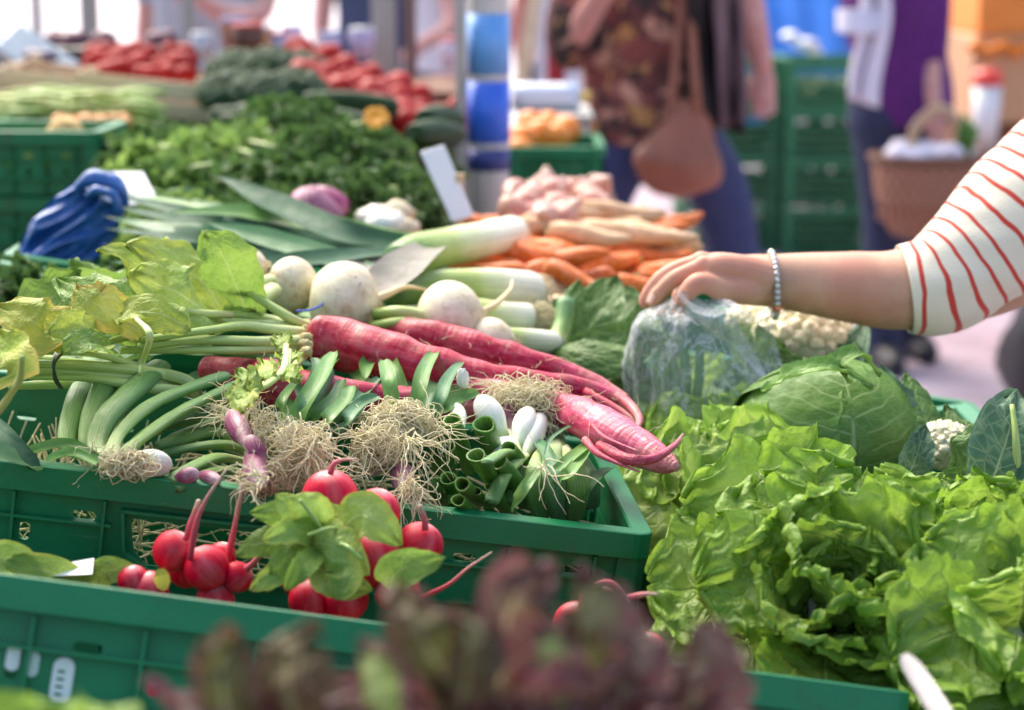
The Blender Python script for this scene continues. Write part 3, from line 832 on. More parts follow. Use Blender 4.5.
# bunch C: centre, blades to the upper right
tC = thing('spring_onion_bunch', 'bunch of spring onions left of the big root ball, flat green blades fanned upwards', 'spring onions', Q(305, 450, 0), 'spring onion bunches in the crate')
for sp, m_, tw in (([(290, 440, .01, 8), (292, 410, .025, 10), (312, 380, .04, 13), (344, 350, .055, 14)], M_STRAP, .1),
               ([(286, 440, .01, 8), (284, 414, .02, 9), (300, 385, .035, 10), (322, 364, .045, 9)], M_STRAP_B, -.3),
               ([(292, 436, .015, 8), (296, 418, .03, 9), (304, 400, .04, 9), (297, 382, .05, 8)], M_STRAP_B, .8),
               ([(300, 440, .01, 8), (308, 425, .03, 10), (325, 412, .04, 11), (350, 408, .045, 8)], M_STRAP, .2),
               ([(302, 436, .015, 8), (316, 416, .04, 11), (336, 398, .05, 11), (343, 380, .055, 6)], M_STRAP, .2),
               ([(330, 470, .0, 10), (322, 448, .02, 12), (345, 412, .035, 12), (379, 378, .05, 10)], M_STRAP_B, .0),
               ([(300, 440, .0, 8), (318, 410, .02, 8), (348, 390, .03, 9), (372, 386, .035, 7)], M_STRAP_B, .5)):
    onion_strap(tC, sp, m_, (0, -.7, .7), .8, tw)
for sp, m_, tw in (([(296, 440, .02, 8), (300, 412, .045, 11), (322, 376, .065, 13), (334, 352, .07, 12)], M_STRAP, .2), ([(300, 438, .02, 8), (306, 405, .05, 10), (318, 372, .06, 10), (314, 358, .06, 8)], M_STRAP_B, -.4),
                   ([(312, 440, .02, 8), (326, 420, .05, 11), (344, 402, .055, 11), (352, 386, .06, 9)], M_STRAP, .1), ([(284, 430, .02, 8), (280, 408, .05, 8), (292, 388, .06, 8), (304, 378, .06, 6)], M_STRAP, .5),
                   ([(336, 440, .02, 9), (346, 420, .05, 10), (362, 404, .055, 10), (378, 396, .06, 7)], M_STRAP_B, .1)):
    onion_strap(tC, sp, m_, (0, -.7, .7), .6, tw)
for sp in ([(296, 446, .01, 8), (304, 424, .03, 9), (318, 400, .045, 10), (330, 378, .05, 10)],
           [(322, 478, .0, 9), (318, 455, .015, 10), (336, 428, .03, 11), (356, 408, .04, 10)],
           [(310, 450, .0, 9), (318, 432, .03, 9), (334, 420, .04, 9), (350, 414, .045, 7)]):
    onion_leaf(tC, sp, M_ONION_LEAF_B, .45)
bulb(tC, (306, 452, .03), (304, 428, .035), 12, M_BULB_P, 3); bulb(tC, (288, 446, .03), (291, 420, .035), 12, M_BULB_W, 4)
bulb(tC, (318, 440, .02), (310, 424, .035), 10, M_BULB_P, 5)
mb = MB(); hairball(mb, Q(300, 445, .04), .026, .02, .017, 110, .06, .0006, rng, .4)
roots(mb, Q(312, 446, .045), (.1, -.6, -.4), 26, .05, .0006, rng, .9, .5)
hairball(mb, Q(300, 474, .015), .028, .012, .011, 60, .06, .0006, rng, .35)
roots(mb, Q(330, 470, .02), (.4, -.6, -.1), 20, .05, .0006, rng, .9, .5); mb.build('roots', M_ROOT, tC)
# bunch D: big root ball
tD = thing('spring_onion_bunch', 'bunch of spring onions ending in the biggest shaggy ball of pale roots', 'spring onions', Q(392, 450, 0), 'spring onion bunches in the crate')
for sp, m_, tw in (([(402, 430, .02, 8), (402, 395, .04, 10), (394, 372, .055, 12), (384, 357, .06, 9), (368, 363, .055, 8), (365, 378, .05, 5)], M_STRAP, .1),
               ([(410, 425, .02, 8), (413, 392, .04, 9), (420, 370, .05, 10), (428, 350, .06, 9)], M_STRAP_B, .2),
               ([(418, 430, .02, 8), (425, 405, .04, 9), (437, 382, .05, 10), (450, 352, .06, 8)], M_STRAP_B, .3),
               ([(424, 430, .02, 8), (436, 412, .035, 9), (450, 396, .045, 9), (470, 385, .05, 8)], M_STRAP, -.3),
               ([(380, 420, .02, 8), (372, 398, .03, 9), (362, 380, .04, 8), (352, 372, .04, 6)], M_STRAP, .3)):
    onion_strap(tD, sp, m_, (0, -.7, .7), .7, tw)
for sp, m_, tw in (([(398, 425, .03, 8), (392, 398, .055, 10), (388, 376, .07, 11), (384, 360, .07, 9)], M_STRAP, .0), ([(412, 425, .03, 8), (418, 396, .055, 10), (424, 372, .07, 11), (436, 350, .075, 9)], M_STRAP, .1),
                   ([(428, 425, .03, 8), (440, 400, .055, 10), (448, 380, .065, 9), (462, 362, .07, 6)], M_STRAP_B, .3), ([(430, 420, .03, 7), (446, 408, .05, 8), (462, 398, .055, 9), (478, 392, .06, 7)], M_STRAP, -.2)):
    onion_strap(tD, sp, m_, (0, -.7, .7), .6, tw)
bulb(tD, (406, 490, .012), (398, 462, .02), 13, M_BULB_P, 6); bulb(tD, (372, 474, .01), (385, 445, .02), 11, M_BULB_P, 7)
mb = MB(); hairball(mb, Q(398, 424, .045), .031, .02, .016, 190, .075, .0007, rng, .33)
hairball(mb, Q(378, 447, .035), .022, .02, .018, 110, .06, .00062, rng, .33)
roots(mb, Q(370, 440, .04), (-.6, -.5, -.1), 26, .045, .0006, rng, .7, .45)
roots(mb, Q(410, 440, .045), (.2, -.6, -.4), 30, .055, .00065, rng, .8, .35)
roots(mb, Q(430, 425, .045), (.7, -.5, -.3), 26, .05, .0006, rng, .7, .4); mb.build('roots', M_ROOT, tD)
mb = MB(); roots(mb, Q(408, 486, .02), (.3, -.7, -.1), 46, .045, .0006, rng, .9, .5); mb.build('roots', M_ROOT, tD)
# bunch E: white bulbs up, dark hollow cut ends
tE = thing('spring_onion_bunch', 'bunch of spring onions with three white bulbs up and dark hollow cut ends below', 'spring onions', Q(495, 450, 0), 'spring onion bunches in the crate')
for sp in ([(505, 470, .0, 10), (492, 445, .03, 11), (484, 424, .055, 12)], [(470, 470, .0, 8), (460, 440, .03, 9), (452, 420, .05, 10)],
           [(500, 490, .0, 9), (486, 470, .03, 10), (476, 455, .045, 11)], [(480, 500, -.01, 8), (470, 492, .01, 8), (462, 484, .028, 8)],
           [(490, 505, -.01, 6), (480, 498, .005, 6), (476, 491, .015, 6)], [(450, 490, -.01, 8), (450, 465, .01, 8), (447, 446, .03, 9)],
           [(455, 505, -.01, 8), (452, 490, .0, 8), (448, 478, .015, 9)], [(478, 520, -.02, 8), (466, 508, .0, 8), (458, 500, .01, 8)],
           [(525, 500, -.01, 9), (512, 478, .02, 10), (498, 462, .035, 10)], [(510, 515, -.02, 8), (500, 500, .0, 8), (492, 486, .015, 8)],
           [(440, 470, -.01, 8), (437, 450, .01, 8), (434, 432, .03, 8)], [(440, 505, -.02, 8), (436, 492, .0, 8), (432, 480, .01, 8)],
           [(530, 480, .0, 8), (520, 462, .025, 8), (508, 448, .04, 9)]):
    onion_leaf(tE, sp, M_ONION_CUT, cut=True, n=14)
for (a, b_, r, m_) in (((478, 396, .06), (505, 436, .035), 14, M_BULB_W), ((530, 408, .055), (516, 448, .03), 12, M_BULB_W), ((542, 414, .05), (524, 458, .025), 11, M_BULB_W),
                       ((510, 396, .055), (512, 436, .03), 10, M_BULB_P), ((455, 404, .05), (462, 430, .04), 8, M_BULB_W), ((508, 430, .03), (500, 478, .02), 12, M_BULB_W)):
    bulb(tE, a, b_, r, m_, rng.random() * 9)
for sp in ([(524, 455, .03, 6), (505, 475, .025, 8), (492, 500, .01, 9)], [(512, 440, .035, 6), (520, 470, .02, 8), (512, 500, .0, 9)], [(520, 455, .03, 6), (505, 452, .04, 6), (488, 462, .045, 7)]):
    onion_leaf(tE, sp, M_ONION_LEAF)
mb = MB(); hairball(mb, Q(526, 396, .06), .032, .02, .014, 150, .07, .00058, rng, .33)
roots(mb, Q(545, 405, .055), (.7, -.5, -.5), 34, .055, .00058, rng, .6, .4)
roots(mb, Q(500, 390, .06), (-.8, -.4, .2), 20, .045, .00058, rng, .6, .4); mb.build('roots', M_ROOT, tE)
# bunch F: folded green blades at the right end
tF = thing('spring_onion_bunch', 'bunch of leafy green onion blades folded down in the right corner of the crate', 'spring onions', Q(560, 480, 0), 'spring onion bunches in the crate')
for sp, m_ in (([(552, 440, .03, 7), (540, 460, .03, 10), (534, 485, .015, 11), (542, 515, -.01, 9)], M_ONION_LEAF), ([(556, 440, .03, 7), (552, 466, .035, 11), (556, 490, .02, 12), (560, 518, -.01, 9)], M_ONION_LEAF_B),
               ([(562, 446, .03, 7), (574, 468, .035, 11), (578, 492, .02, 12), (574, 518, -.01, 9)], M_ONION_LEAF), ([(548, 420, .03, 7), (556, 440, .03, 9), (566, 462, .03, 9)], M_ONION_LEAF_B),
               ([(530, 450, .02, 7), (524, 478, .015, 9), (526, 505, -.01, 9)], M_ONION_LEAF), ([(580, 455, .02, 7), (590, 478, .015, 10), (592, 505, -.01, 9)], M_ONION_LEAF_B)):
    onion_leaf(tF, sp, m_, .4)
for sp, m_ in (([(556, 470, .04, 8), (575, 455, .045, 9), (600, 440, .03, 8), (608, 448, .02, 4)], M_STRAP), ([(580, 500, .01, 9), (588, 486, .025, 10), (602, 474, .02, 9), (612, 468, .01, 4)], M_STRAP_B),
               ([(540, 470, .035, 7), (530, 480, .04, 8), (520, 495, .03, 8), (512, 512, .01, 5)], M_STRAP), ([(545, 455, .045, 3), (552, 438, .05, 3), (575, 424, .05, 3), (602, 417, .05, 2)], M_STRAP_B),
               ([(560, 480, .035, 8), (572, 470, .045, 9), (585, 452, .04, 9), (590, 430, .03, 5)], M_STRAP), ([(548, 505, .0, 8), (556, 480, .03, 9), (548, 455, .04, 9), (536, 440, .035, 5)], M_STRAP_B)):
    onion_strap(tF, sp, m_, (0, -.7, .7), .6, .3)
mb = MB(); roots(mb, Q(545, 470, .045), (.2, -.8, .1), 10, .05, .0006, rng, .9, .3); mb.build('roots', M_ROOT, tF)
# straw under the onions, seen through the hand hole and between the bunches
mb = MB(); E_ = E_mid; o_ = V(crate_mid.location)
for _ in range(900):
    a = V((rng.uniform(-CW / 2 + .03, CW / 2 - .03), rng.uniform(-CD / 2 + .022, CD / 2 - .03), CH - .03 - rng.random() ** 2 * .13)); p = o_ + E_ @ a
    if a.z > CH - .05 and a.x < -.05: p.z -= .03
    d = (E_ @ V((rng.uniform(-1, 1), rng.uniform(-.25, .25), rng.uniform(-.3, .3)))).normalized() * rng.uniform(.01, .022)
    p0 = a + E_.transposed() @ d; p1 = a - E_.transposed() @ d
    lim = lambda q: V((max(-CW / 2 + .02, min(CW / 2 - .02, q.x)), max(-CD / 2 + .02, min(CD / 2 - .02, q.y)), q.z))
    mb.tube([o_ + E_ @ lim(p0), p + rnd3(rng, .002), o_ + E_ @ lim(p1)], rng.uniform(.0006, .0012), 4, 4, cap=False)
tag(mb.build('straw', M_ROOT), 'dry straw and root bits filling the crate under the spring onions', 'straw', kind='stuff')
# dark stalks at the far left inside the crate
t = thing('leek_leaf', 'loose dark leek leaf lying in the left corner of the crate with two stalks', 'leek leaf', Q(10, 440, 0))
for sp, m_ in (([(-30, 405, .02, 12), (0, 430, .02, 12), (20, 452, .01, 10), (38, 470, .0, 6)], M_LEEKTOP), ([(-40, 450, .02, 20), (-5, 452, .02, 18), (22, 462, .01, 10), (35, 470, .0, 4)], M_STRAP_B)):
    onion_strap(t, sp, m_, (0, -.5, .8), .4)
onion_leaf(t, [(-2, 412, .04, 4), (10, 395, .06, 4), (20, 378, .08, 4), (22, 358, .10, 3)], M_STEM, 1)

# ============================================================ long red radishes
gR = 'long red radishes lying across the crate'
def long_radish(label, spec, mat, tails=(), scar=None):
    pts, rad = qp(spec); t = thing('long_radish', label, 'radish', pts[0] - V((0, 0, rad[0])), gR)
    mb = MB(); r2 = list(rad); mb.tube([pts[0] - (pts[1] - pts[0]).normalized() * r2[0] * .35] + pts, [r2[0] * .45] + r2, 24, 70, 1, bump=.17, bfreq=42)
    mb.build('root_body', mat, t)
    for tl in tails:
        a, b_ = qp(tl); m2 = MB(); m2.tube(a, b_, 8, 14, 1, bump=.15, bfreq=80); m2.build('root_tail', M_RTAIL if mat is M_RADISH else mat, t)
    # hair rootlets
    m3 = MB(); C = cat([tuple(p) for p in pts], 30); Rr = cat([(r,) for r in rad], 30)[:, 0]
    for _ in range(26):
        k = rng.randint(4, 27); a = rng.uniform(0, 2 * PI); o = V((0, -math.cos(a), math.sin(a))) * Rr[k] * .97
        if o.z < -Rr[k] * .3: continue
        roots(m3, V(C[k]) + o, o + rnd3(rng, .01), 1, rng.uniform(.01, .03), .0004, rng, .8, .5, 6, .0005)
    if m3.v: m3.build('rootlets', M_ROOT, t)
    if scar:
        q = Q(*scar); m4 = MB(); m4.blob(q, (.005, .003, .009), lump=.3, seed=3); m4.build('bitten_scar', M_BULB_W, t)
    return t
tR1 = long_radish('fattest long red radish, green stems on its left end, thin curled tail on its right', [(318, 339, .060, 25), (350, 346, .060, 26), (400, 360, .058, 25), (445, 372, .056, 22), (490, 380, .054, 18), (545, 385, .052, 14), (590, 390, .050, 10), (622, 400, .048, 6), (639, 418, .044, 4), (634, 436, .040, 1.5)], M_RADISH,
            [[(585, 392, .05, 5), (612, 406, .045, 4), (630, 418, .04, 3), (640, 428, .035, 1)]])
tR2 = long_radish('long red radish behind the fattest one, half hidden by it', [(392, 326, .062, 13), (420, 335, .062, 17), (460, 346, .06, 18), (510, 358, .058, 16), (560, 370, .054, 12), (600, 384, .05, 7), (628, 398, .046, 3)], M_RADISH)
tR3 = long_radish('pink long radish with a forked end, poking over the right crate corner', [(440, 388, .042, 14), (500, 396, .047, 15), (560, 408, .052, 17), (600, 428, .054, 22), (640, 448, .052, 19), (664, 461, .050, 13), (677, 467, .05, 5)], M_RADISH_P,
            [[(600, 446, .06, 6), (630, 460, .062, 6), (655, 458, .064, 5), (674, 446, .066, 3), (683, 434, .066, 1)], [(592, 425, .068, 2), (606, 438, .07, 2), (640, 452, .07, 1)], [(585, 440, .06, 4), (600, 455, .058, 3), (640, 472, .055, 1)]], scar=(463, 379, .07))
tR4 = long_radish('dusty dark red radish in shade, behind the onion leaves at left', [(206, 368, .035, 12), (240, 376, .035, 20), (280, 386, .035, 24), (330, 398, .032, 24), (390, 404, .03, 20), (450, 408, .03, 16), (520, 412, .03, 10)], M_RADISH)
# stems and leaves of the long radishes
def stems(root, specs, mat=None):
    for sp in specs:
        a, r = qp(sp); mb = MB(); mb.tube(a, r, 9, 18, .8, bump=.12, bfreq=50); mb.build('stem', mat or M_STEM, root)
stems(tR1, [[(312, 330, .062, 8), (270, 325, .068, 6), (215, 322, .07, 5), (150, 332, .072, 5), (96, 345, .07, 4)],
            [(312, 334, .062, 8), (275, 330, .07, 7), (240, 326, .075, 6), (208, 330, .08, 5), (140, 340, .075, 4)],
            [(312, 340, .06, 8), (265, 342, .066, 7), (200, 340, .07, 6), (140, 346, .07, 5)],
            [(310, 344, .055, 7), (260, 350, .06, 6), (190, 350, .062, 5), (120, 350, .06, 5)],
            [(312, 328, .064, 7), (290, 318, .075, 6), (255, 296, .09, 5), (215, 272, .105, 4)],
            [(310, 332, .06, 7), (250, 315, .068, 5), (170, 318, .07, 5), (60, 330, .07, 4)],
            [(308, 350, .05, 6), (292, 368, .055, 4), (272, 380, .06, 4), (240, 398, .06, 3)]])
mb = MB()
for k in range(5):
    a = Q(306, 324 + k * 7, .066); mb.blob(a, (.006, .005, .005), lump=.4, seed=k)
mb.build('crown_scar', m_plain('radish_crown', (.42, .36, .14), .6, .3, 80.0, .5), tR1)
t = thing('radish_stem_bundle', 'bundle of pale green radish stems held by a dark twist tie at the crate edge', 'radish stems', Q(110, 370, .03))
stems(t, [[(190, 384, .035, 6), (150, 372, .045, 7), (90, 366, .05, 7), (30, 364, .05, 6)], [(196, 392, .03, 7), (150, 388, .035, 7), (90, 378, .04, 6), (30, 376, .04, 5)],
          [(200, 402, .025, 7), (185, 380, .04, 7), (130, 370, .045, 6), (34, 358, .05, 5)], [(190, 388, .03, 6), (130, 378, .04, 7), (60, 371, .045, 6), (20, 372, .045, 5)],
          [(170, 384, .03, 6), (120, 384, .03, 6), (60, 384, .03, 6), (10, 386, .03, 5)], [(160, 378, .03, 6), (120, 360, .055, 5), (80, 352, .06, 5), (20, 352, .06, 5)]])
mb = MB()
for k in range(3):
    mb.tube([Q(57 + k * 2, 350, .062), Q(53 + k, 362, .062), Q(56 - k, 378, .048), Q(62 - k, 388, .036)], .0012, 5, 10)
mb.tube([Q(55, 362, .064), Q(66, 350, .075), Q(74, 344, .08)], .0009, 5, 8)
mb.build('twist_tie', M_TIE, t)
def leafpx(root, spec, mat, name='leaf', up=(0, -.8, .6), W=None, **k):
    pts, rad = qp(spec); mb = MB()
    mb.leaf(pts, W if W else max(rad), up, k.pop('nu', 26), k.pop('nv', 12), k.pop('shape', 'oval'), **k)
    return mb.build(name, mat, root)
tL = thing('radish_leaves', 'wilting green and yellow radish leaves piled behind the left end of the crate', 'radish leaves', Q(120, 330, .02))
LS = [([(222, 315, .06), (205, 285, .09), (170, 262, .11), (128, 243, .13, 29)], M_RLEAF), ([(250, 320, .06), (236, 285, .1), (222, 255, .13), (203, 232, .15, 28)], M_RLEAF_D),
      ([(160, 310, .06), (150, 280, .09), (125, 258, .11), (98, 250, .12, 17)], M_RLEAF), ([(225, 325, .07), (190, 300, .1), (160, 285, .11), (130, 272, .12, 30)], M_RLEAF),
      ([(140, 340, .06), (115, 310, .09), (90, 292, .1), (58, 280, .1, 25)], M_RLEAF_D), ([(150, 335, .075), (120, 312, .1), (95, 303, .11), (76, 285, .12, 22)], M_RLEAF_Y),
      ([(70, 345, .07), (45, 330, .09), (25, 316, .1), (-5, 305, .1, 22)], M_RLEAF_Y), ([(90, 350, .06), (70, 335, .08), (50, 322, .09), (28, 322, .09, 17)], M_RLEAF_Y),
      ([(20, 380, .06), (8, 370, .08), (2, 350, .09), (-6, 330, .1, 24)], M_RLEAF_Y), ([(110, 345, .075), (90, 335, .09), (68, 330, .095), (48, 334, .09, 16)], M_RLEAF),
      ([(210, 330, .06), (190, 316, .08), (170, 310, .09), (150, 318, .09, 16)], M_RLEAF_D), ([(190, 330, .09), (165, 315, .1), (135, 312, .1), (118, 322, .1, 17)], M_RLEAF),
      ([(120, 355, .07), (100, 345, .085), (80, 345, .09), (60, 352, .085, 13)], M_RLEAF_D), ([(260, 330, .04), (240, 300, .06), (228, 280, .08), (215, 262, .1, 26)], M_RLEAF_D),
      ([(60, 345, .03), (40, 315, .05), (60, 290, .07), (80, 272, .09, 24)], M_RLEAF_D), ([(120, 320, .03), (110, 290, .05), (100, 270, .08), (70, 262, .1, 22)], M_RLEAF_D),
      ([(180, 300, .05), (175, 275, .08), (160, 255, .1), (150, 240, .12, 24)], M_RLEAF), ([(14, 345, .05), (-2, 335, .07), (-20, 330, .08), (-40, 335, .08, 22)], M_RLEAF)]
for k, (sp, m_) in enumerate(LS):
    leafpx(tL, sp, m_, W=(sp[-1][3] + 1) * MPP(1.85), up=(rng.uniform(-.3, .3), -.8, .6), cup=rng.uniform(-.35, .35), ruf=.13, rfreq=4, crk=.2, cfreq=22, seed=k, jag=.25, jfreq=9)
stems(tL, [[(200, 318, .07, 4), (150, 322, .08, 4), (100, 332, .08, 4)], [(135, 318, .1, 3), (150, 335, .1, 4), (143, 360, .07, 3), (140, 375, .06, 2)], [(230, 315, .08, 5), (190, 312, .09, 5), (160, 300, .1, 4)]])
# little frilled leaf sprig
t = thing('radish_sprig', 'small curly yellow-green leaf sprig with white hair roots above the purple onions', 'leaf sprig', Q(254, 404, .06))
stems(t, [[(286, 345, .08, 3), (284, 368, .078, 4), (268, 384, .075, 4), (244, 396, .07, 3)], [(290, 350, .08, 2), (288, 366, .078, 2), (280, 376, .078, 2)]])
for k, (x, y, x2, y2) in enumerate(((262, 388, 236, 372), (255, 392, 228, 400), (250, 394, 234, 386), (282, 372, 300, 380), (280, 364, 296, 352), (270, 382, 262, 362), (246, 394, 240, 412), (284, 350, 280, 336))):
    leafpx(t, [(x, y, .075), ((x + x2) / 2, (y + y2) / 2 - 2, .08), (x2, y2, .078)], M_RLEAF, W=.009, ruf=.5, rfreq=4, crk=.2, seed=k + 60, jag=.7, jfreq=12, nu=16, nv=8)
mb = MB(); roots(mb, Q(254, 400, .07), (0, -.3, -1), 16, .03, .0005, rng, .35, .3); mb.build('roots', M_ROOT, t)

# ============================================================ white turnips
gT = 'white turnips behind the long radishes'
def turnip(label, c, rpx, stemdir, hgt, tail=None, band=False, stp=()):
    q = Q(c[0], c[1], hgt); r = rpx * MPP(q.y); sd = V(stemdir).normalized()
    t = thing('turnip', label, 'turnip', q - V((0, 0, r)), gT)
    prof = []
    for i in range(15):
        th = PI * i / 14; rr = math.sin(th) * r; h = -math.cos(th) * r * .92
        if i == 0: rr = .0015; h -= .004
        if i > 12: h -= .004 * (i - 12)
        prof.append((max(rr, .0012), h))
    mb = MB(); mb.lathe(prof, frame(q, sd), 28, .13, 1.3, c[0]); mb.build('root_body', M_TURNIP, t)
    if tail:
        a, b_ = qp(tail); m2 = MB(); m2.tube(a, b_, 8, 14); m2.build('root_tail', m_plain('turnip_tail', (.66, .5, .26), .5), t)
    for sp in stp: stems(t, [sp], M_TSTEM)
    if band:
        m2 = MB(); pts = [Q(296, 309, hgt + .005)] ; 
        m2.tube([q + (Q(x, y, hgt) - q) + V((0, -r * z, 0)) for x, y, z in ((298, 309, .3), (315, 304, .75), (328, 296, .93), (339, 282, .86))], .0011, 5, 14, cap=True)
        m2.build('rubber_band', M_BAND, t)
    return t
turnip('yellowish white turnip with a blue rubber band and brown scabs', (343, 300), 38, (-.9, 0, .1), .075, [(374, 300, .08, 5), (388, 294, .085, 4), (406, 287, .09, 2.5), (428, 290, .085, 1)], True)
turnip('cream turnip with stems to the left, left of the rubber-banded one', (292, 286), 28, (-.95, .1, .1), .075, None, False, [[(272, 290, .08, 10), (258, 300, .08, 9), (238, 312, .07, 7)], [(270, 280, .085, 8), (255, 284, .085, 8), (240, 292, .08, 6)]])
turnip('small cream turnip peeping out beside the leaves, leftmost of the turnips', (249, 268), 20, (-.9, 0, -.2), .085)
turnip('whitest large turnip with a thin root pointing right', (450, 318), 37, (-.95, 0, -.1), .072, [(482, 312, .08, 4), (496, 304, .085, 3), (510, 290, .09, 2), (512, 280, .09, 1)], False,
       [[(420, 316, .075, 8), (400, 312, .078, 8), (375, 314, .07, 7)], [(420, 322, .07, 7), (400, 322, .07, 7), (372, 326, .06, 6)]])
turnip('white turnip low down behind the red radishes, right of the whitest one', (490, 344), 28, (-.8, .2, -.1), .055)
turnip('half-hidden turnip tucked under the whitest one', (466, 338), 24, (-.9, 0, 0), .05)

# ============================================================ leeks
gL = 'leeks lying behind the turnips'
def leek(label, spec, dryend=True, rootn=60, tops=()):
    pts, rad = qp(spec); t = thing('leek', label, 'leek', pts[0] - V((0, 0, rad[0])), gL)
    mb = MB(); mb.tube([pts[0] + (pts[0] - pts[1]).normalized() * rad[0] * .3] + pts, [rad[0] * .55] + rad, 18, 26, bump=.05, bfreq=25); mb.build('shaft', M_LEEK, t)
    if rootn:
        m2 = MB(); d = (pts[0] - pts[1]).normalized(); hairball(m2, pts[0] + d * .014, .018, .016, .018, rootn, .05, .0008, rng, .4)
        m2.build('roots', M_ROOT, t)
    for sp, m_ in tops:
        a, b_ = qp(sp); m3 = MB(); m3.leaf(a, max(b_), (0, -.55, .8), 22, 6, 'strap', 0, roll=.5, seed=rng.random(), crk=.04); m3.build('leaf', m_, t)
    return t
leek('thick leek with clean white shaft and bushy roots, uppermost of the leeks', [(512, 233, .09, 17), (480, 240, .09, 18), (445, 247, .088, 19), (415, 254, .085, 20), (395, 262, .08, 16)], tops=[
    ([(430, 248, .1, 20), (410, 262, .1, 24), (390, 280, .09, 22), (372, 296, .08, 12)], M_LEEKDRY), ([(405, 244, .09, 14), (340, 232, .095, 15), (280, 206, .1, 16), (216, 175, .11, 12)], M_LEEKTOP),
    ([(410, 250, .085, 12), (350, 256, .09, 12), (290, 262, .085, 13), (235, 270, .08, 10)], M_LEEKTOP), ([(400, 255, .08, 14), (370, 264, .085, 18), (350, 276, .08, 16), (335, 290, .07, 10)], M_LEEKDRY),
    ([(405, 242, .09, 12), (330, 226, .085, 14), (250, 214, .085, 14), (170, 212, .09, 10)], M_STRAP)])
leek('leek with a yellow-green shaft, right below the uppermost one', [(530, 292, .07, 20), (500, 288, .075, 20), (465, 286, .075, 18), (425, 288, .072, 17), (390, 292, .07, 15)], tops=[
    ([(400, 290, .075, 12), (340, 262, .08, 14), (270, 240, .085, 14), (205, 222, .09, 10)], M_STRAP_B)])
leek('short stubby leek shaft pointing right, lowest of the leeks', [(552, 342, .05, 11), (520, 340, .055, 12), (490, 338, .055, 12), (460, 336, .05, 10)], rootn=0)
leek('pale leek with brown roots, between the yellow-green and the lowest one', [(528, 318, .06, 14), (500, 316, .06, 15), (470, 312, .06, 15), (440, 308, .06, 12)], rootn=90)
# leek tops fanned to the left
t = thing('leek_bundle', 'bundle of dark blue-green leek tops spread left behind the turnips', 'leeks', Q(240, 230, .05))
for k in range(22):
    x0 = rng.uniform(300, 400); y0 = rng.uniform(250, 272); x1 = rng.uniform(100, 230); y1 = y0 - rng.uniform(0, 70)
    sp = [(x0, y0, .05, 9), ((x0 * 2 + x1) / 3, (y0 * 2 + y1) / 3 - 4, .065, 11), ((x0 + x1 * 2) / 3, (y0 + y1 * 2) / 3, .07, 11), (x1, y1, .05, 8)]
    a, b_ = qp(sp); m3 = MB(); m3.leaf(a, max(b_), (rng.uniform(-.3, .3), -.5, .8), 20, 6, 'strap', 0, roll=rng.uniform(.3, .9), seed=k, crk=.05); m3.build('leaf', rng.choice([M_LEEKTOP, M_LEEKTOP, M_STRAP, M_STRAP_B]), t)
# more leaf under-layer so that the heap is closed
t = thing('leek_bundle', 'green leaves and stalks lying under the turnips and the leeks', 'leeks', Q(350, 330, 0))
for k in range(46):
    x0 = rng.uniform(120, 560); y0 = rng.uniform(285, 365); a0 = rng.uniform(-.5, .5); L = rng.uniform(60, 120)
    h = rng.uniform(.0, .03)
    sp = [(x0, y0, h, 9), (x0 - L * .4, y0 - L * .3 * a0, h + .015, 13), (x0 - L * .8, y0 - L * .6 * a0, h + .01, 13), (x0 - L, y0 - L * a0, h - .01, 8)]
    a, b_ = qp(sp); m3 = MB(); m3.leaf(a, max(b_), (rng.uniform(-.3, .3), -.5, .8), 16, 6, 'strap', 0, roll=rng.uniform(.3, .9), seed=k, crk=.08); m3.build('leaf', rng.choice([M_CHARD, M_STRAP, M_STRAP_B, M_RLEAF_D]), t)
# ============================================================ round radishes in the near crate
gQ = 'bunches of round red radishes in the near crate'
DR = 1.31
def ball(root, px, py, r, tail=None, d=DR, ax=(0, -.2, 1)):
    q = P(px, py, d); rr = r * MPP(d); axv = V(ax).normalized()
    prof = [(max(.0015, math.sin(PI * i / 13) * rr), -math.cos(PI * i / 13) * rr * .98) for i in range(14)]
    mb = MB(); mb.lathe(prof, frame(q, axv), 22, .10, 1.5, px); o = mb.build('root_ball', M_RADISH_R, root)
    if tail:
        pts = [P(x, y, d - .012) for x, y in tail]; rad = [.0026, .0021, .0014, .0007][:len(pts)]
        m2 = MB(); m2.tube(pts, rad, 7, 16, bump=.2, bfreq=90); m2.build('root_tail', M_RTAIL, root)
    return o
t1 = thing('radish_bunch', 'small bunch of round radishes with long pink roots standing straight up', 'radishes', P(200, 600, DR), gQ)
ball(t1, 173, 551, 22, [(186, 540), (192, 520), (199, 500)], ax=(.5, 0, .8)); ball(t1, 207, 568, 24, [(190, 560), (196, 525), (206, 500), (226, 470)], 1.30, (-.5, 0, .8))
ball(t1, 186, 570, 19, None, 1.33); ball(t1, 238, 577, 16, [(246, 570), (256, 560), (266, 549)], 1.30, (.8, 0, .5)); ball(t1, 222, 556, 15, [(228, 560), (235, 525), (243, 484)], 1.33, (.2, 0, .9))
ball(t1, 150, 590, 20, None, 1.28); ball(t1, 215, 600, 20, None, 1.30)
t2 = thing('radish_bunch', 'big bunch of fat round radishes with limp rounded green leaves', 'radishes', P(350, 610, DR), gQ)
ball(t2, 329, 497, 28, [(330, 474), (334, 464), (342, 460), (358, 459)], 1.34); ball(t2, 376, 513, 26, [(380, 500), (392, 515), (402, 535), (400, 545)], 1.33, (.3, 0, .9)); ball(t2, 372, 558, 31, None, 1.31)
ball(t2, 420, 545, 24, [(425, 530), (424, 518), (420, 505)], 1.32, (.4, 0, .8)); ball(t2, 345, 600, 24, None, 1.31); ball(t2, 398, 590, 24, None, 1.30); ball(t2, 310, 600, 22, None, 1.31)
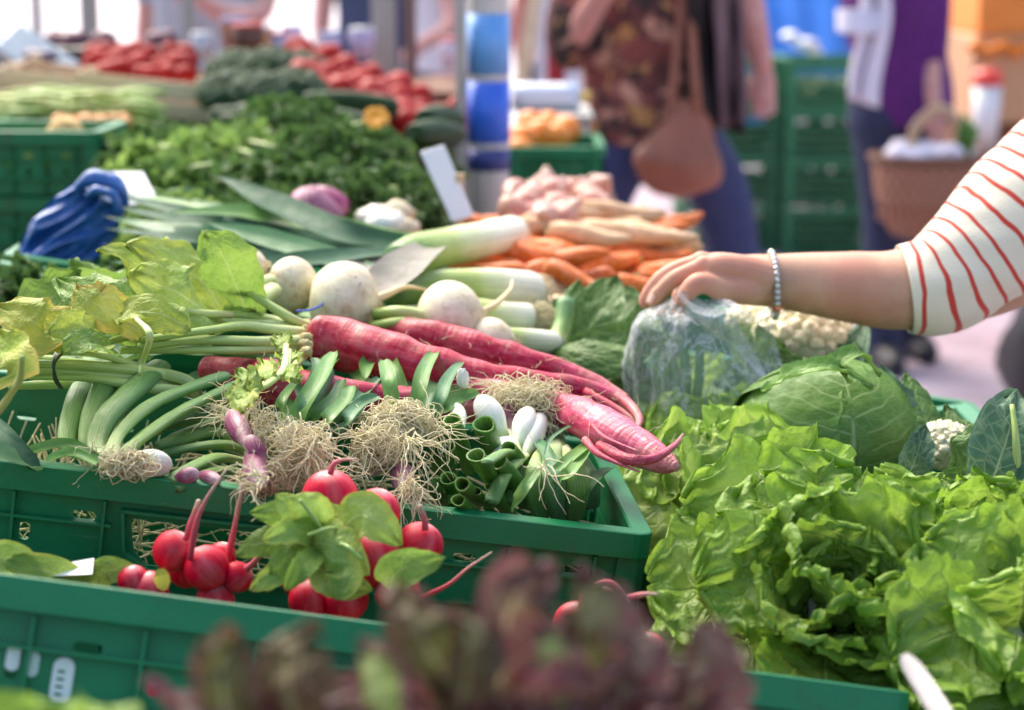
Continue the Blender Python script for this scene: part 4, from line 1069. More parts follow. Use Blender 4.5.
ball(t2, 300, 580, 20, None, 1.35)
def lp(root, spec, mat, **k):
    pts = [P(s[0], s[1], s[2]) for s in spec]; mb = MB()
    mb.leaf(pts, spec[-1][3] * MPP(pts[-1].y), k.pop('up', (0, -.9, .35)), k.pop('nu', 24), k.pop('nv', 12), k.pop('shape', 'oval'), **k)
    return mb.build('leaf', mat, root)
for k, (sp, m_) in enumerate([([(310, 530, 1.31), (290, 515, 1.29), (250, 512, 1.28, 17)], M_RLEAF_D), ([(320, 540, 1.30), (300, 515, 1.27), (275, 495, 1.27, 18)], M_RLEAF), ([(330, 535, 1.29), (312, 512, 1.265), (290, 498, 1.26, 20)], M_RLEAF),
                  ([(300, 545, 1.29), (330, 545, 1.26), (368, 575, 1.25, 27)], M_RLEAF), ([(310, 560, 1.28), (335, 580, 1.25), (372, 590, 1.25, 20)], M_RLEAF), ([(320, 550, 1.28), (290, 555, 1.26), (266, 592, 1.26, 17)], M_RLEAF_D),
                  ([(340, 530, 1.29), (365, 515, 1.26), (402, 545, 1.255, 24)], M_RLEAF), ([(320, 550, 1.27), (305, 565, 1.24), (285, 590, 1.24, 13)], M_RLEAF_D), ([(300, 540, 1.3), (270, 540, 1.28), (235, 555, 1.28, 16)], M_RLEAF_D),
                  ([(330, 545, 1.30), (300, 530, 1.265), (262, 540, 1.26, 16)], M_RLEAF), ([(350, 520, 1.31), (325, 512, 1.29), (300, 505, 1.285, 12)], M_RLEAF_D), ([(390, 590, 1.27), (400, 570, 1.23), (445, 558, 1.22, 22)], M_RLEAF_D),
                  ([(330, 560, 1.27), (345, 575, 1.245), (335, 600, 1.24, 20)], M_RLEAF), ([(290, 560, 1.28), (275, 575, 1.26), (250, 590, 1.26, 13)], M_RLEAF)]):
    lp(t2, sp, m_, cup=rng.uniform(.05, .4) * rng.choice((-1, 1)), ruf=.07, rfreq=3, crk=.16, cfreq=18, seed=k + 100, jag=.14, jfreq=11)
for sp in ([(330, 540, 1.29), (315, 520, 1.255), (300, 500, 1.25)], [(325, 545, 1.29), (345, 545, 1.25), (362, 560, 1.245)], [(345, 530, 1.29), (330, 528, 1.26), (308, 535, 1.25)]):
    mb = MB(); mb.tube([P(*s) for s in sp], .0013, 7, 12); mb.build('stem', M_STEM, t2)
t3 = thing('radish_bunch', 'round radishes with two thin roots pointing right, partly behind the dark red lettuce', 'radishes', P(600, 640, DR), gQ)
ball(t3, 598, 604, 22, [(590, 586), (608, 582), (622, 590), (630, 602)], 1.24, (.2, 0, .9)); ball(t3, 575, 622, 22, None, 1.26); ball(t3, 622, 630, 20, [(612, 600), (630, 597), (645, 594), (658, 594)], 1.25, (.3, 0, .9))
ball(t3, 648, 650, 20, None, 1.25)
mb = MB(); mb.tube([P(420, 598, 1.29), P(448, 585, 1.28), P(468, 568, 1.28), P(492, 552, 1.28)], [.002, .0014, .001, .0005], 6, 10); mb.build('root_tail', M_RTAIL, t2)
t4 = thing('radish_bunch', 'flat radish leaves with one pink radish, left end of the near crate', 'radishes', P(90, 600, DR), gQ)
ball(t4, 133, 580, 16, None, 1.28); ball(t4, 60, 600, 20, None, 1.3); ball(t4, 100, 604, 20, None, 1.3)
for k, sp in enumerate(([(40, 590, 1.28), (10, 560, 1.27), (-40, 560, 1.27, 20)], [(90, 590, 1.28), (50, 572, 1.27), (0, 560, 1.27, 18)], [(90, 600, 1.29), (105, 572, 1.28), (140, 572, 1.28, 16)], [(160, 590, 1.27), (162, 578, 1.26), (158, 568, 1.26, 9)], [(60, 590, 1.3), (85, 575, 1.3), (120, 568, 1.3, 14)])):
    lp(t4, sp, (M_RLEAF, M_RLEAF, M_RLEAF_D, M_RLEAF_Y, M_RLEAF)[k], cup=.2, ruf=.08, rfreq=3, crk=.1, seed=k + 130)
rb = MB(); rb.lathe([(max(.0012, math.sin(PI * i / 11) * .0165), -math.cos(PI * i / 11) * .0165) for i in range(12)], frame((0, 0, 0), (0, 0, 1)), 16, .12, 1.5, 4); rb.tube([(0, 0, -.015), (.001, 0, -.019), (.003, .001, -.024)], [.003, .0014, .0005], 6, 6)
lo = rb.build('round_radish', M_RADISH_R, None, org=(0, 0, 0)); tag(lo, 'round red radish in the loose bottom layer of the near crate', 'radish', 'loose round radishes in the near crate')
kk = 0
for i in range(15):
    for j in range(5):
        if i < 7 and j < 3: continue
        q = lo if kk == 0 else lo.copy()
        if kk: COL.objects.link(q)
        kk += 1
        a = V((-CW / 2 + .045 + i * .041 + rng.uniform(-.006, .006), -FD / 2 + .062 + j * .034 + rng.uniform(-.005, .005), .026 + rng.uniform(0, .006) + (.03 if (i + j) % 3 == 0 else 0)))
        q.location = V(crate_front.location) + E_fr @ a; q.rotation_euler = (rng.uniform(0, 6), rng.uniform(0, 6), 0)
t = thing('label_card', 'small white plastic card lying among the leaves in the near crate', 'card', P(78, 568, 1.27))
mb = MB(); A, B, C, D = P(52, 576, 1.27), P(92, 574, 1.26), P(94, 558, 1.29), P(70, 562, 1.30)
mb.v += [tuple(x) for x in (A, B, C, D)] + [tuple(x + V((0, .0012, -.001))) for x in (A, B, C, D)]
for q in ((0, 1, 2, 3), (7, 6, 5, 4), (0, 4, 5, 1), (1, 5, 6, 2), (2, 6, 7, 3), (3, 7, 4, 0)): mb.face(q, ((0, 0), (1, 0), (1, 1), (0, 1)))
mb.build('card', WHITE, t, False)
# ============================================================ lettuces
def lettuce(name, label, cat_, c, L, W, mat, n=26, seed=0, group=None, lean=(0, 0, 0), ruf=.28, crk=.22, rf=5, inner=None, ring0=.0, stalk=None, emax=80, nu=34, nv=22, squash=1.0, azr=(0, 360), elmin=-8, axis=(0, 0, 1), fp=.9):
    rg = random.Random(seed); c = V(c); t = thing(name, label, cat_, c, group); RA = V((0, 0, 1)).rotation_difference(V(axis)).to_matrix()
    for k in range(n):
        f = k / (n - 1)                       # 0 outer .. 1 heart
        az = R(azr[0] + ((k * 137.5 + rg.uniform(-15, 15)) % 360) * (azr[1] - azr[0]) / 360)
        el = R(elmin + (emax - elmin) * f ** fp + rg.uniform(-6, 6))
        l = L * (1.05 - .35 * f) * rg.uniform(.9, 1.1)
        h = V((math.cos(az), math.sin(az), 0)) 
        d = h * math.cos(el) + V((0, 0, 1)) * math.sin(el) * squash + V(lean)
        d.normalize()
        up = (V((0, 0, 1)) * math.cos(el) - h * math.sin(el))
        curl = rg.uniform(-.05, .28) * l
        d = RA @ d; up = RA @ up; h = RA @ h
        p0 = c + h * .012 + V((0, 0, .01)); p1 = c + d * l * .35 + up * l * -.03; p2 = c + d * l * .7 + up * .02 * l
        p3 = c + d * l + h * curl - V((0, 0, curl * .9))
        mb = MB(); mb.leaf([p0, p1, p2, p3], W * (1.0 - .3 * f) * rg.uniform(.85, 1.15), up, nu, nv, 'fan', cup=rg.uniform(-.1, .45) , ruf=ruf * rg.uniform(.7, 1.3), rfreq=rf * rg.uniform(.8, 1.2),
                           crk=crk, cfreq=20, seed=seed * 100 + k, rp=2.4, jag=.2, jfreq=16, twist=rg.uniform(-.5, .5))
        mb.build('leaf', (inner if inner and f > .7 else mat), t)
    if stalk:
        mb = MB(); mb.lathe([(.012, -.01), (.02, .0), (.022, .02), (.012, .035)], frame(c, (0, 0, 1)), 14); mb.build('stalk', M_BULB_W, t)
    return t
FR = dict(ruf=.10, crk=.12, rf=8, nu=72, nv=36, stalk=True, fp=1.4)
lettuce('frilly_lettuce', 'huge bright green frilly lettuce, in front of the round cabbage', 'lettuce', P(828, 618, 1.34), .126, .072, M_LETT, 28, 3, 'bright green frilly lettuces', axis=(0, -.75, .8), **FR)
lettuce('frilly_lettuce', 'bright green frilly lettuce cut by the right edge, beside the white label stick', 'lettuce', P(1015, 665, 1.28), .13, .066, M_LETT, 22, 8, 'bright green frilly lettuces', axis=(-.1, -.7, .8), **FR)
lettuce('frilly_lettuce', 'bright green frilly lettuce behind, between the cabbage and the blue-green leaves', 'lettuce', P(975, 585, 1.42), .10, .06, M_LETT, 18, 5, 'bright green frilly lettuces', axis=(0, -.5, .8), **FR)
PL = dict(ruf=.12, crk=.12, rf=6, nu=50, nv=28)
lettuce('pale_lettuce', 'pale yellow-green lettuce spread flat between the plastic bag and the onion crate', 'lettuce', P(735, 500, 1.62), .095, .055, M_LETT_P, 20, 11, None, emax=55, axis=(0, -.4, .9), **PL)
lettuce('pale_lettuce', 'pale green lettuce leaves right under the plastic bag', 'lettuce', P(715, 455, 1.78), .085, .05, M_LETT_P, 14, 12, None, emax=45, axis=(0, -.4, .9), **PL)
lettuce('pale_lettuce', 'pale green lettuce seen through the plastic bag, behind it', 'lettuce', P(705, 425, 1.99), .09, .05, M_LETT_P, 16, 41, None, emax=60, axis=(0, -.4, .9), **PL)
lettuce('pale_lettuce', 'green lettuce between the broad dark leaves and the cauliflower', 'lettuce', P(780, 410, 1.90), .07, .04, M_CHARD, 14, 43, None, emax=60, axis=(0, -.4, .9), **PL)
gr = 'dark red leaf lettuces in the near crate'
RD = dict(ruf=.13, rf=3, crk=.2, nu=30, nv=18)
lettuce('red_lettuce', 'dark red oak-leaf lettuce, tallest of the blurred ones at the bottom', 'lettuce', P(520, 790, .71), .082, .052, M_REDL, 9, 21, gr, **RD)
lettuce('red_lettuce', 'dark red oak-leaf lettuce with green ribs, in front of the white marked crate wall', 'lettuce', P(318, 805, .70), .066, .046, M_REDL, 8, 22, gr, **RD)
lettuce('red_lettuce', 'dark red oak-leaf lettuce overlapping the bright green frilly one', 'lettuce', P(635, 800, .73), .060, .042, M_REDL, 8, 23, gr, **RD)
RED = [o for o in COL.objects if o.name.startswith('red_lettuce')]
for k, (ri, sp, w_, m_) in enumerate(((0, [(500, 720, .72), (505, 650, .715), (515, 590, .71), (548, 552, .72)], 46, 0), (0, [(560, 720, .72), (575, 660, .71), (590, 600, .71), (585, 560, .72)], 44, 0), (0, [(470, 720, .71), (440, 660, .70), (415, 615, .70), (395, 580, .72)], 42, 1),
        (0, [(450, 730, .69), (462, 680, .685), (470, 630, .69), (455, 600, .70)], 30, 1), (0, [(540, 740, .69), (548, 700, .68), (555, 650, .69), (540, 615, .70)], 30, 2), (1, [(300, 730, .69), (290, 680, .69), (285, 640, .70), (318, 618, .71)], 40, 1),
        (1, [(240, 740, .69), (225, 690, .69), (222, 650, .70), (240, 622, .71)], 36, 1), (2, [(660, 730, .72), (690, 690, .71), (705, 650, .71), (700, 612, .72)], 44, 0), (2, [(610, 730, .71), (620, 690, .70), (640, 650, .70), (628, 600, .72)], 36, 0), (0, [(390, 740, .69), (380, 700, .68), (372, 660, .69), (362, 630, .70)], 32, 2))):
    pts = [P(q[0], q[1] + 10, q[2]) for q in sp]; mb = MB(); mb.leaf(pts, w_ * 1.1 * MPP(.71), (.5 * (-1) ** k, -.8, .5), 30, 18, 'oval', cup=.4 * (-1) ** k, ruf=.22, rfreq=3, crk=.28, cfreq=20, seed=k + 300, jag=.25, jfreq=7)
    mb.build('leaf', (M_REDL, M_REDG, M_REDV)[m_], RED[min(ri, len(RED) - 1)])
lettuce('green_lettuce', 'blurred yellow-green lettuce in the bottom left corner, under the marked wall', 'lettuce', P(40, 790, .72), .045, .03, M_LETT, 18, 24, None, ruf=.2, rf=4, nu=18, nv=10)
t = thing('label_stick', 'white pointed plastic label stick planted in the frilly lettuce', 'label', P(935, 700, 1.02))
mb = MB(); mb.leaf([P(985, 780, .95), P(962, 745, .97), P(940, 712, 1.0), P(920, 680, 1.03), P(904, 655, 1.05)], .0062, (0, -.8, .5), 16, 4, 'blunt'); mb.build('stick', m_plain('frosted_plastic', (.52, .48, .46), .35, .15, 60.0, tr=.3), t, False, solid=.0012)
# ============================================================ cabbage
cc = P(826, 432, 1.72); rc = 88 * MPP(1.72)
t = thing('cabbage', 'round green cabbage with pale branching veins and a folded outer leaf', 'cabbage', cc - V((0, 0, rc * .8)))
mb = MB(); mb.blob(cc, (rc * .98, rc * .93, rc * .70), 32, 20, .04, 2, 3); mb.build('heart', M_CABB, t)
def capleaf(root, az, w, e0, e1, rad, rise, seed, mat=M_CABB, tilt=0, nu=34, nv=34, curl=.0, jag=.03):
    off = V((seed * 3.3, seed, seed * 1.9)); mb = MB()
    def fn(u, v):
        q = (v - .5) * 2
        ww = w * (.35 + .65 * math.sin(PI * min(1, u * .8 + .18)) ** .6) * (1 + jag * mn.noise(V((u * 9, q, seed))))
        e = R(e0 + (e1 - e0) * u); a = R(az + tilt * u) + R(ww) * q / max(.35, math.cos(min(abs(e), R(66))))
        r = rad * (1 + rise * (u ** 3) + .012 * mn.noise(V((u * 5, q * 4, 0)) + off) + .045 * abs(q) ** 5 + curl * max(0, u - .8) ** 1.2 * 5 * (1 + .7 * mn.noise(V((q * 3, 0, seed)))))
        # puckering between the veins
        r += rad * .012 * mn.noise(V((u * 13, q * 11, 3)) + off)
        p = V((math.cos(e) * math.cos(a), math.cos(e) * math.sin(a), math.sin(e))) * r
        return cc + V((p.x * 1.06, p.y, p.z * .78))
    mb.grid(fn, nu, nv)
    return mb.build('outer_leaf', mat, root)
capleaf(t, -84, 62, -35, 64, rc * 1.01, .05, 1, tilt=4, curl=.03, jag=.08)
capleaf(t, -150, 60, -40, 66, rc * .98, .03, 2, tilt=-5, curl=.02); capleaf(t, -20, 60, -40, 62, rc * .985, .03, 3, curl=.02)
capleaf(t, 80, 80, -30, 70, rc * 1.0, .03, 4, curl=.02); capleaf(t, 100, 70, 0, 118, rc * 1.03, .02, 5, tilt=0, curl=.01)
for sp, w_ in (([(762, 392, 1.66), (792, 376, 1.645), (832, 368, 1.64), (872, 388, 1.66, 14)], 0), ([(850, 384, 1.66), (838, 366, 1.65), (858, 354, 1.66), (880, 376, 1.68, 12)], 0)):
    lp(t, sp, M_CABB, ruf=.18, rfreq=3, crk=.2, seed=w_ + 7, cup=.5, up=(0, -.3, .9), jag=.3)
0 and lp(t, [(800, 470, 1.66), (765, 450, 1.63), (745, 420, 1.64), (740, 385, 1.68, 34)], M_CABB, ruf=.08, rfreq=3, crk=.1, seed=3, cup=-.3, up=(-.6, -.7, .2))
# ============================================================ cauliflowers
def cauliflower(label, c, r, seed, d, leaves, sq=.75):
    rg = random.Random(seed); q = P(c[0], c[1], d); rr = r * MPP(d); t = thing('cauliflower', label, 'cauliflower', q - V((0, 0, rr)), 'cauliflowers beyond the cabbage')
    mb = MB(); mb.blob(q, (rr * .9, rr * .9, rr * sq * .85), 20, 12, .1, 2, seed)
    for k in range(70):
        a = k * 2.4; z = 1 - k / 70 * 1.15; s = math.sqrt(max(0, 1 - z * z)); p = V((s * math.cos(a), s * math.sin(a), z * sq)) * rr * (.86 + .08 * mn.noise(V((a, z * 4, seed))))
        mb.blob(q + p, rr * rg.uniform(.14, .22), 14, 10, .45, 5, k)
    mb.build('curd', M_CAULI, t)
    for k, sp in enumerate(leaves):
        pts = [P(s[0], s[1], s[2]) for s in sp]; m2 = MB(); m2.leaf(pts, sp[-1][3] * MPP(d), (rg.uniform(-.3, .3), -.8, .6), 24, 12, 'oval', cup=rg.uniform(-.3, .4), ruf=.1, rfreq=3, crk=.14, seed=seed + k, jag=.15)
        m2.build('leaf', M_COLL if k % 2 else M_CHARD, t)
    return t
cauliflower('creamy cauliflower under the wrist, nearest of the cauliflowers behind the cabbage', (803, 336), 50, 1, 1.98,
            [[(760, 385, 1.93), (772, 360, 1.9), (758, 325, 1.92, 17)], [(830, 380, 1.95), (850, 355, 1.93), (866, 320, 1.96, 17)], [(810, 390, 1.9), (800, 372, 1.89), (770, 350, 1.9, 16)], [(850, 390, 1.95), (862, 370, 1.93), (850, 340, 1.93, 14)], [(740, 370, 1.96), (742, 345, 1.95), (738, 322, 1.97, 12)],
             [(800, 395, 1.88), (830, 380, 1.88), (862, 372, 1.9, 14)]])
cauliflower('small creamy cauliflower tip peeping out between the hand and the bag', (752, 322), 26, 2, 2.02, [[(770, 360, 1.98), (776, 345, 1.97), (774, 325, 1.98, 12)]])
cauliflower('cauliflower curd mostly wrapped in blue-green leaves, right of the cabbage', (944, 448), 30, 3, 1.62,
            [[(950, 500, 1.58), (985, 460, 1.55), (1030, 405, 1.6, 38)], [(900, 480, 1.66), (905, 430, 1.68), (880, 365, 1.72, 24)], [(930, 470, 1.66), (925, 420, 1.68), (905, 372, 1.72, 24)], [(990, 480, 1.54), (1020, 450, 1.52), (1050, 430, 1.52, 34)],
             [(960, 470, 1.6), (965, 440, 1.62), (945, 405, 1.66, 18)], [(900, 490, 1.6), (915, 460, 1.58), (925, 425, 1.6, 18)], [(930, 500, 1.55), (960, 490, 1.53), (1000, 480, 1.53, 22)], [(880, 460, 1.72), (868, 420, 1.75), (866, 380, 1.78, 18)]], .9)
t = thing('cauliflower_leaf', 'broad blue-green leaf with a pale upright rib at the right edge', 'leaf', P(1010, 480, 1.5))
lp(t, [(985, 500, 1.5), (1000, 460, 1.5), (1012, 420, 1.52), (1015, 392, 1.56, 36)], M_COLL, ruf=.12, rfreq=3, crk=.12, seed=4, cup=.2)
mb = MB(); mb.tube([P(1018, 480, 1.5), P(1016, 440, 1.5), P(1012, 405, 1.52)], [.004, .003, .002], 8, 10); mb.build('rib', M_TSTEM, t)
# ============================================================ broad leaves behind the red radishes
t = thing('chard_leaves', 'broad dark green leaves with pale ribs, between the leeks and the plastic bag', 'leaves', P(600, 380, 1.9))
for k, sp in enumerate(([(568, 385, 1.9), (590, 360, 1.88), (640, 350, 1.86), (690, 345, 1.88, 30)], [(540, 352, 1.9), (580, 352, 1.86), (630, 362, 1.84), (660, 372, 1.85, 20)], [(580, 380, 1.93), (585, 340, 1.95), (600, 305, 1.98), (618, 275, 2.02, 28)],
                       [(570, 372, 1.95), (568, 340, 1.96), (572, 310, 1.98), (580, 280, 2.0, 22)], [(620, 390, 1.9), (632, 360, 1.9), (640, 330, 1.94), (650, 300, 1.98, 26)], [(600, 395, 1.86), (620, 385, 1.84), (650, 385, 1.83), (680, 392, 1.84, 20)],
                       [(560, 372, 1.98), (548, 345, 2.0), (552, 318, 2.02), (560, 296, 2.04, 16)], [(610, 372, 1.98), (625, 330, 2.0), (630, 300, 2.04), (620, 285, 2.06, 20)])):
    lp(t, sp, M_CHARD, ruf=.09, rfreq=3, crk=.14, seed=k + 40, cup=.25 * (-1) ** k, up=(0, -.75, .65))
mb = MB(); mb.tube([P(555, 345, 1.9), P(563, 325, 1.92), P(566, 300, 1.94)], [.011, .01, .009], 10, 8); mb.build('cut_stem', M_ONION_LEAF, t)
# ============================================================ carrots, parsnips, shallots
def root_veg(name, label, cat_, L, r, mat, group, top=None):
    t = thing(name, label, cat_, (0, 0, 0), group)
    mb = MB(); mb.tube([(0, 0, 0), (L * .03, 0, 0), (L * .3, .002, 0), (L * .7, -.003, 0), (L * .95, .002, 0), (L, 0, 0)], [r * .5, r * .95, r, r * .72, r * .3, r * .05], 12, 18, bump=.12, bfreq=40)
    mb.build('root_body', mat, t, org=(0, 0, 0))
    mb = MB(); mb.tube([(-.006, 0, 0), (.004, 0, 0)], [r * .3, r * .4], 8, 3); mb.build('crown', M_STEM, t, org=(0, 0, 0))
    return t
gc, gp, gs = 'orange carrots heaped behind the leeks', 'pale parsnips behind the carrots', 'pinkish shallots left of the parsnips'
car = root_veg('carrot', 'orange carrot in the heap between the leeks and the hand', 'carrot', .10, .0165, M_CARROT, gc)
par = root_veg('parsnip', 'pale tan parsnip lying on the heap behind the carrots', 'parsnip', .15, .020, M_PARSNIP, gp)
first = True
for k in range(120):
    x = rng.uniform(508, 662); y = rng.uniform(222, 282) + (x - 600) * .06
    q = Q(x, y, rng.uniform(.03, .07)); rot = (rng.uniform(0, 6), rng.uniform(-.3, .35), rng.choice((0, PI)) + rng.uniform(-.6, .6) + (1.3 if k % 9 == 0 else 0))
    if first: car.location = q; car.rotation_euler = rot; first = False
    else: dup(car, q, rot, scale=rng.uniform(.55, .95))
first = True
for (x, y, rz, s_) in ((545, 222, .1, 1), (570, 232, -.3, 1), (592, 214, .3, 1.3), (612, 226, 3.3, 1), (560, 216, .5, .9), (630, 232, -.2, 1.1), (650, 240, 3.0, 1), (600, 232, .0, 1.2), (530, 226, .4, .8), (580, 218, 2.8, .9), (668, 246, 3.4, .9), (620, 214, 3.2, .9)):
    q = Q(x - 20, y, .088)
    if first: par.location = q; par.rotation_euler = (0, .1, rz); par.scale = (.72,) * 3; first = False
    else: dup(par, q if abs(rz) < 1.5 else Q(x + 30, y, .085), (rng.uniform(0, 6), .05, rz), scale=s_ * .72)
def simple(name, label, cat_, group, mb, mat):
    o = mb.build(name, mat, None, org=(0, 0, 0)); tag(o, label, cat_, group); return o
def scatter(o, pts, smin=.85, smax=1.15, rg=rng):
    for k, p in enumerate(pts):
        q = o if k == 0 else o.copy()
        if k: COL.objects.link(q)
        q.location = p; q.rotation_euler = (rg.uniform(0, 6), rg.uniform(0, 6), rg.uniform(0, 6)); q.scale = (rg.uniform(smin, smax),) * 3
mb = MB(); mb.lathe(bulb_prof(.019, .058, .2), frame((0, 0, -.025), (0, 0, 1)), 12, .08)
sh = simple('shallot', 'pinkish brown shallot in the heap right of the striped pole', 'shallot', gs, mb, M_SHALLOT)
scatter(sh, [Q(rng.uniform(512, 600), rng.uniform(184, 222), rng.uniform(.05, .10)) for _ in range(60)])
# brown onion-like roots under the leeks
mb = MB(); mb.lathe(bulb_prof(.028, .06, .2), frame((0, 0, -.03), (0, 0, 1)), 14, .08)
sh = simple('brown_onion', 'tan onion with flaky skin, in the gap between the leeks and the broad leaves', 'onion', 'tan onions under the leeks', mb, M_PARSNIP)
scatter(sh, [Q(x, y, .03) for x, y in ((545, 262), (560, 285), (540, 300), (575, 268), (556, 315), (520, 268), (590, 292), (545, 340))])
# ============================================================ leafy heap: parsley, celery
def herb(name, label, cat_, mat, stemmat, n=330, R_=.11, leafr=.0085, seed=0, stemL=.12, flat=.75):
    rg = random.Random(seed); t = thing(name, label, cat_, (0, 0, 0), 'bunches of green herbs heaped on the stall')
    mb = MB()
    for k in range(n):
        a = rg.uniform(0, 2 * PI); z = rg.uniform(-.1, 1); s = math.sqrt(1 - min(1, z * z)); d = V((s * math.cos(a), s * math.sin(a), z)); rr = R_ * rg.uniform(.55, 1.05)
        c = V((d.x * rr, d.y * rr, d.z * rr * flat))
        for j in range(5):
            dd = (d + rnd3(rg, .9)).normalized(); l = leafr * rg.uniform(.8, 1.6)
            mb.leaf([c, c + dd * l, c + dd * l * 1.9 - V((0, 0, l * .3))], l * .6, (d + rnd3(rg, .5)), 4, 2, 'oval', cup=.3, jag=.7, jfreq=8, seed=rg.random())
    mb.build('foliage', mat, t, org=(0, 0, 0))
    mb = MB()
    for k in range(36):
        a = rg.uniform(0, 2 * PI); z = rg.uniform(.0, 1); s = math.sqrt(1 - z * z); d = V((s * math.cos(a), s * math.sin(a), z * flat)) * R_ * .85
        mb.tube([(0, 0, -.03), tuple(d * .5 + V((0, 0, .01))), tuple(d)], [.0022, .0018, .001], 5, 6)
    mb.build('stalks', stemmat, t, org=(0, 0, 0))
    return t
pa = herb('parsley_bunch', 'x', 'parsley', M_PARS, M_ONION_LEAF, seed=1); ce = herb('celery_bunch', 'x', 'celery', M_PARS_L, M_STEM, 210, .10, .013, 2)
HS = [(pa, 378, 190, 2.62, .95, 'dark parsley bunch beside the tilted white price board'), (pa, 340, 150, 2.85, 1.05, 'dark parsley bunch with a yellow flower on it'), (pa, 330, 200, 2.6, 1.0, 'dark parsley bunch right behind the purple cabbage'),
      (pa, 270, 185, 2.7, 1.1, 'dark parsley bunch in the middle of the herb heap'), (ce, 250, 148, 2.95, .95, 'light green celery bunch with stalks running right'), (ce, 190, 165, 2.85, 1.1, 'light green celery bunch behind the dark leek tops'),
      (pa, 165, 150, 3.0, 1.0, 'dark parsley bunch next to the potato crates'), (pa, 190, 148, 3.15, .9, 'dark parsley bunch in front of the wooden tomato box'), (ce, 180, 205, 2.5, .7, 'light green celery bunch beside the white card and blue bag'),
      (ce, 180, 222, 2.35, .75, 'celery leaves just above the leaf pile, near the blue bag'), (pa, 405, 150, 3.1, .8, 'dark parsley bunch under the red tomatoes'), (pa, 290, 120, 3.25, 1.0, 'dark herb bunch in front of the broccoli'),
      (ce, 160, 182, 2.8, .8, 'light green celery bunch above the white card'), (pa, 240, 215, 2.5, .8, 'parsley bunch under the longest dark leek top'), (pa, 112, 262, 2.2, .6, 'dark green bunch behind the yellowing radish leaves'), (pa, 230, 160, 3.05, 1.0, 'parsley bunch between two celery bunches')]
t = thing('celery_stalks', 'long loose green celery stalks lying across the herb heap', 'celery', P(300, 170, 2.55))
for k in range(16):
    x = rng.uniform(130, 400); y = rng.uniform(130, 205); d_ = 2.45 + (215 - y) * .006; a = rng.uniform(-.7, .2); L = rng.uniform(35, 70)
    mb = MB(); mb.tube([P(x, y, d_), P(x + L * .5, y - L * .5 * math.sin(a) - 3, d_ - .03), P(x + L, y - L * math.sin(a), d_)], [.004, .006, .004], 8, 10, .6); mb.build('stalk', rng.choice([M_STEM, M_ONION_LEAF, M_ONION_LEAF_B]), t)
HS += [(pa, -20, 285, 2.05, .9, 'dark green bunch filling the crate behind the yellowing leaves, far left'), (pa, 60, 290, 2.08, .8, 'dark green bunch in the crate behind the yellowing leaves')]
used = set()
for (pr, x, y, d, s_, lab) in HS:
    loc = P(x, y, d) - V((0, 0, .05))
    if id(pr) not in used:
        used.add(id(pr)); o = pr; o.location = loc; o.scale = (s_,) * 3; o['label'] = lab
    else: o = dup(pr, loc, (0, 0, rng.uniform(0, 6)), lab, scale=s_)
# courgettes, stalks lying in the heap
mb = MB(); mb.tube([(-.09, 0, 0), (-.08, 0, 0), (0, 0, .004), (.08, 0, 0), (.09, 0, 0)], [.006, .018, .022, .02, .008], 14, 16)
o = simple('courgette', 'dark green courgette behind the herb heap', 'courgette', 'dark courgettes behind the herbs', mb, M_ZUCC)
for k, (x, y, d, rz) in enumerate(((270, 128, 3.3, .1), (300, 135, 3.25, .3), (320, 120, 3.35, -.2), (350, 105, 3.5, .4), (435, 135, 3.1, 1.2), (285, 118, 3.4, -.1), (440, 120, 3.2, 1.3), (258, 120, 3.4, .5))):
    q = o if k == 0 else o.copy()
    if k: COL.objects.link(q)
    q.location = P(x, y, d); q.rotation_euler = (0, .1, rz)
mb = MB()
for k in range(90):
    a = k * 2.4; z = 1 - k / 90 * 1.1; s = math.sqrt(max(0, 1 - z * z)); mb.blob(V((s * math.cos(a) * .07, s * math.sin(a) * .07, z * .05)), rng.uniform(.012, .02), 7, 5, .3, 3, k)
o = simple('broccoli_head', 'x', 'broccoli', 'dark green broccoli heads', mb, M_BROC)
BL = ['dark broccoli head at the left front of its heap', 'dark broccoli head in the middle of its heap', 'dark broccoli head next to the tomatoes', 'dark broccoli head at the back left of its heap', 'dark broccoli head highest on its heap', 'dark broccoli head at the back right of its heap']
for k, (x, y, d) in enumerate(((232, 98, 3.75), (262, 100, 3.7), (296, 96, 3.75), (238, 76, 4.0), (268, 74, 3.95), (298, 78, 4.0))):
    q = o if k == 0 else o.copy()
    if k: COL.objects.link(q)
    q.location = P(x, y, d); q.rotation_euler = (.2, .1, k); q.scale = (.85, .85, .85); q['label'] = BL[k]
# tomatoes
def tomato_mb():
    mb = MB()
    def fn(u, v):
        th = PI * u; a = 2 * PI * v; r = .036 * (1 + .025 * math.cos(5 * a) * math.sin(th)); return V((math.sin(th) * math.cos(a) * r, math.sin(th) * math.sin(a) * r, math.cos(th) * r * .82 - .004 * math.exp(-(th / .35) ** 2)))
    mb.grid(fn, 14, 30); return mb
tm = simple('tomato', 'red tomato in the big heap beyond the parsley, left of the striped pole', 'tomato', 'ripe red tomatoes in the big heap', tomato_mb(), M_TOMATO)
scatter(tm, [P(302 + u * 112 + rng.uniform(-6, 6), 52 + u * 48 + v_ * 26 + rng.uniform(-4, 4), 4.15 - .35 * v_ + rng.uniform(-.05, .05)) for u in np.linspace(0, 1, 11) for v_ in (0, .35, .7, 1)], .8, 1.1)
tm2 = simple('tomato', 'red tomato piled in the wooden box at the back left', 'tomato', 'red tomatoes in the wooden box', tomato_mb(), M_TOMATO)
scatter(tm2, [P(x + rng.uniform(-5, 5), y + rng.uniform(-3, 3), d) for (x, y, d) in [(88 + 14 * k, 68, 4.0) for k in range(8)] + [(96 + 14 * k, 56, 4.1) for k in range(7)] + [(108 + 16 * k, 76, 3.95) for k in range(6)]], .75, 1.0)
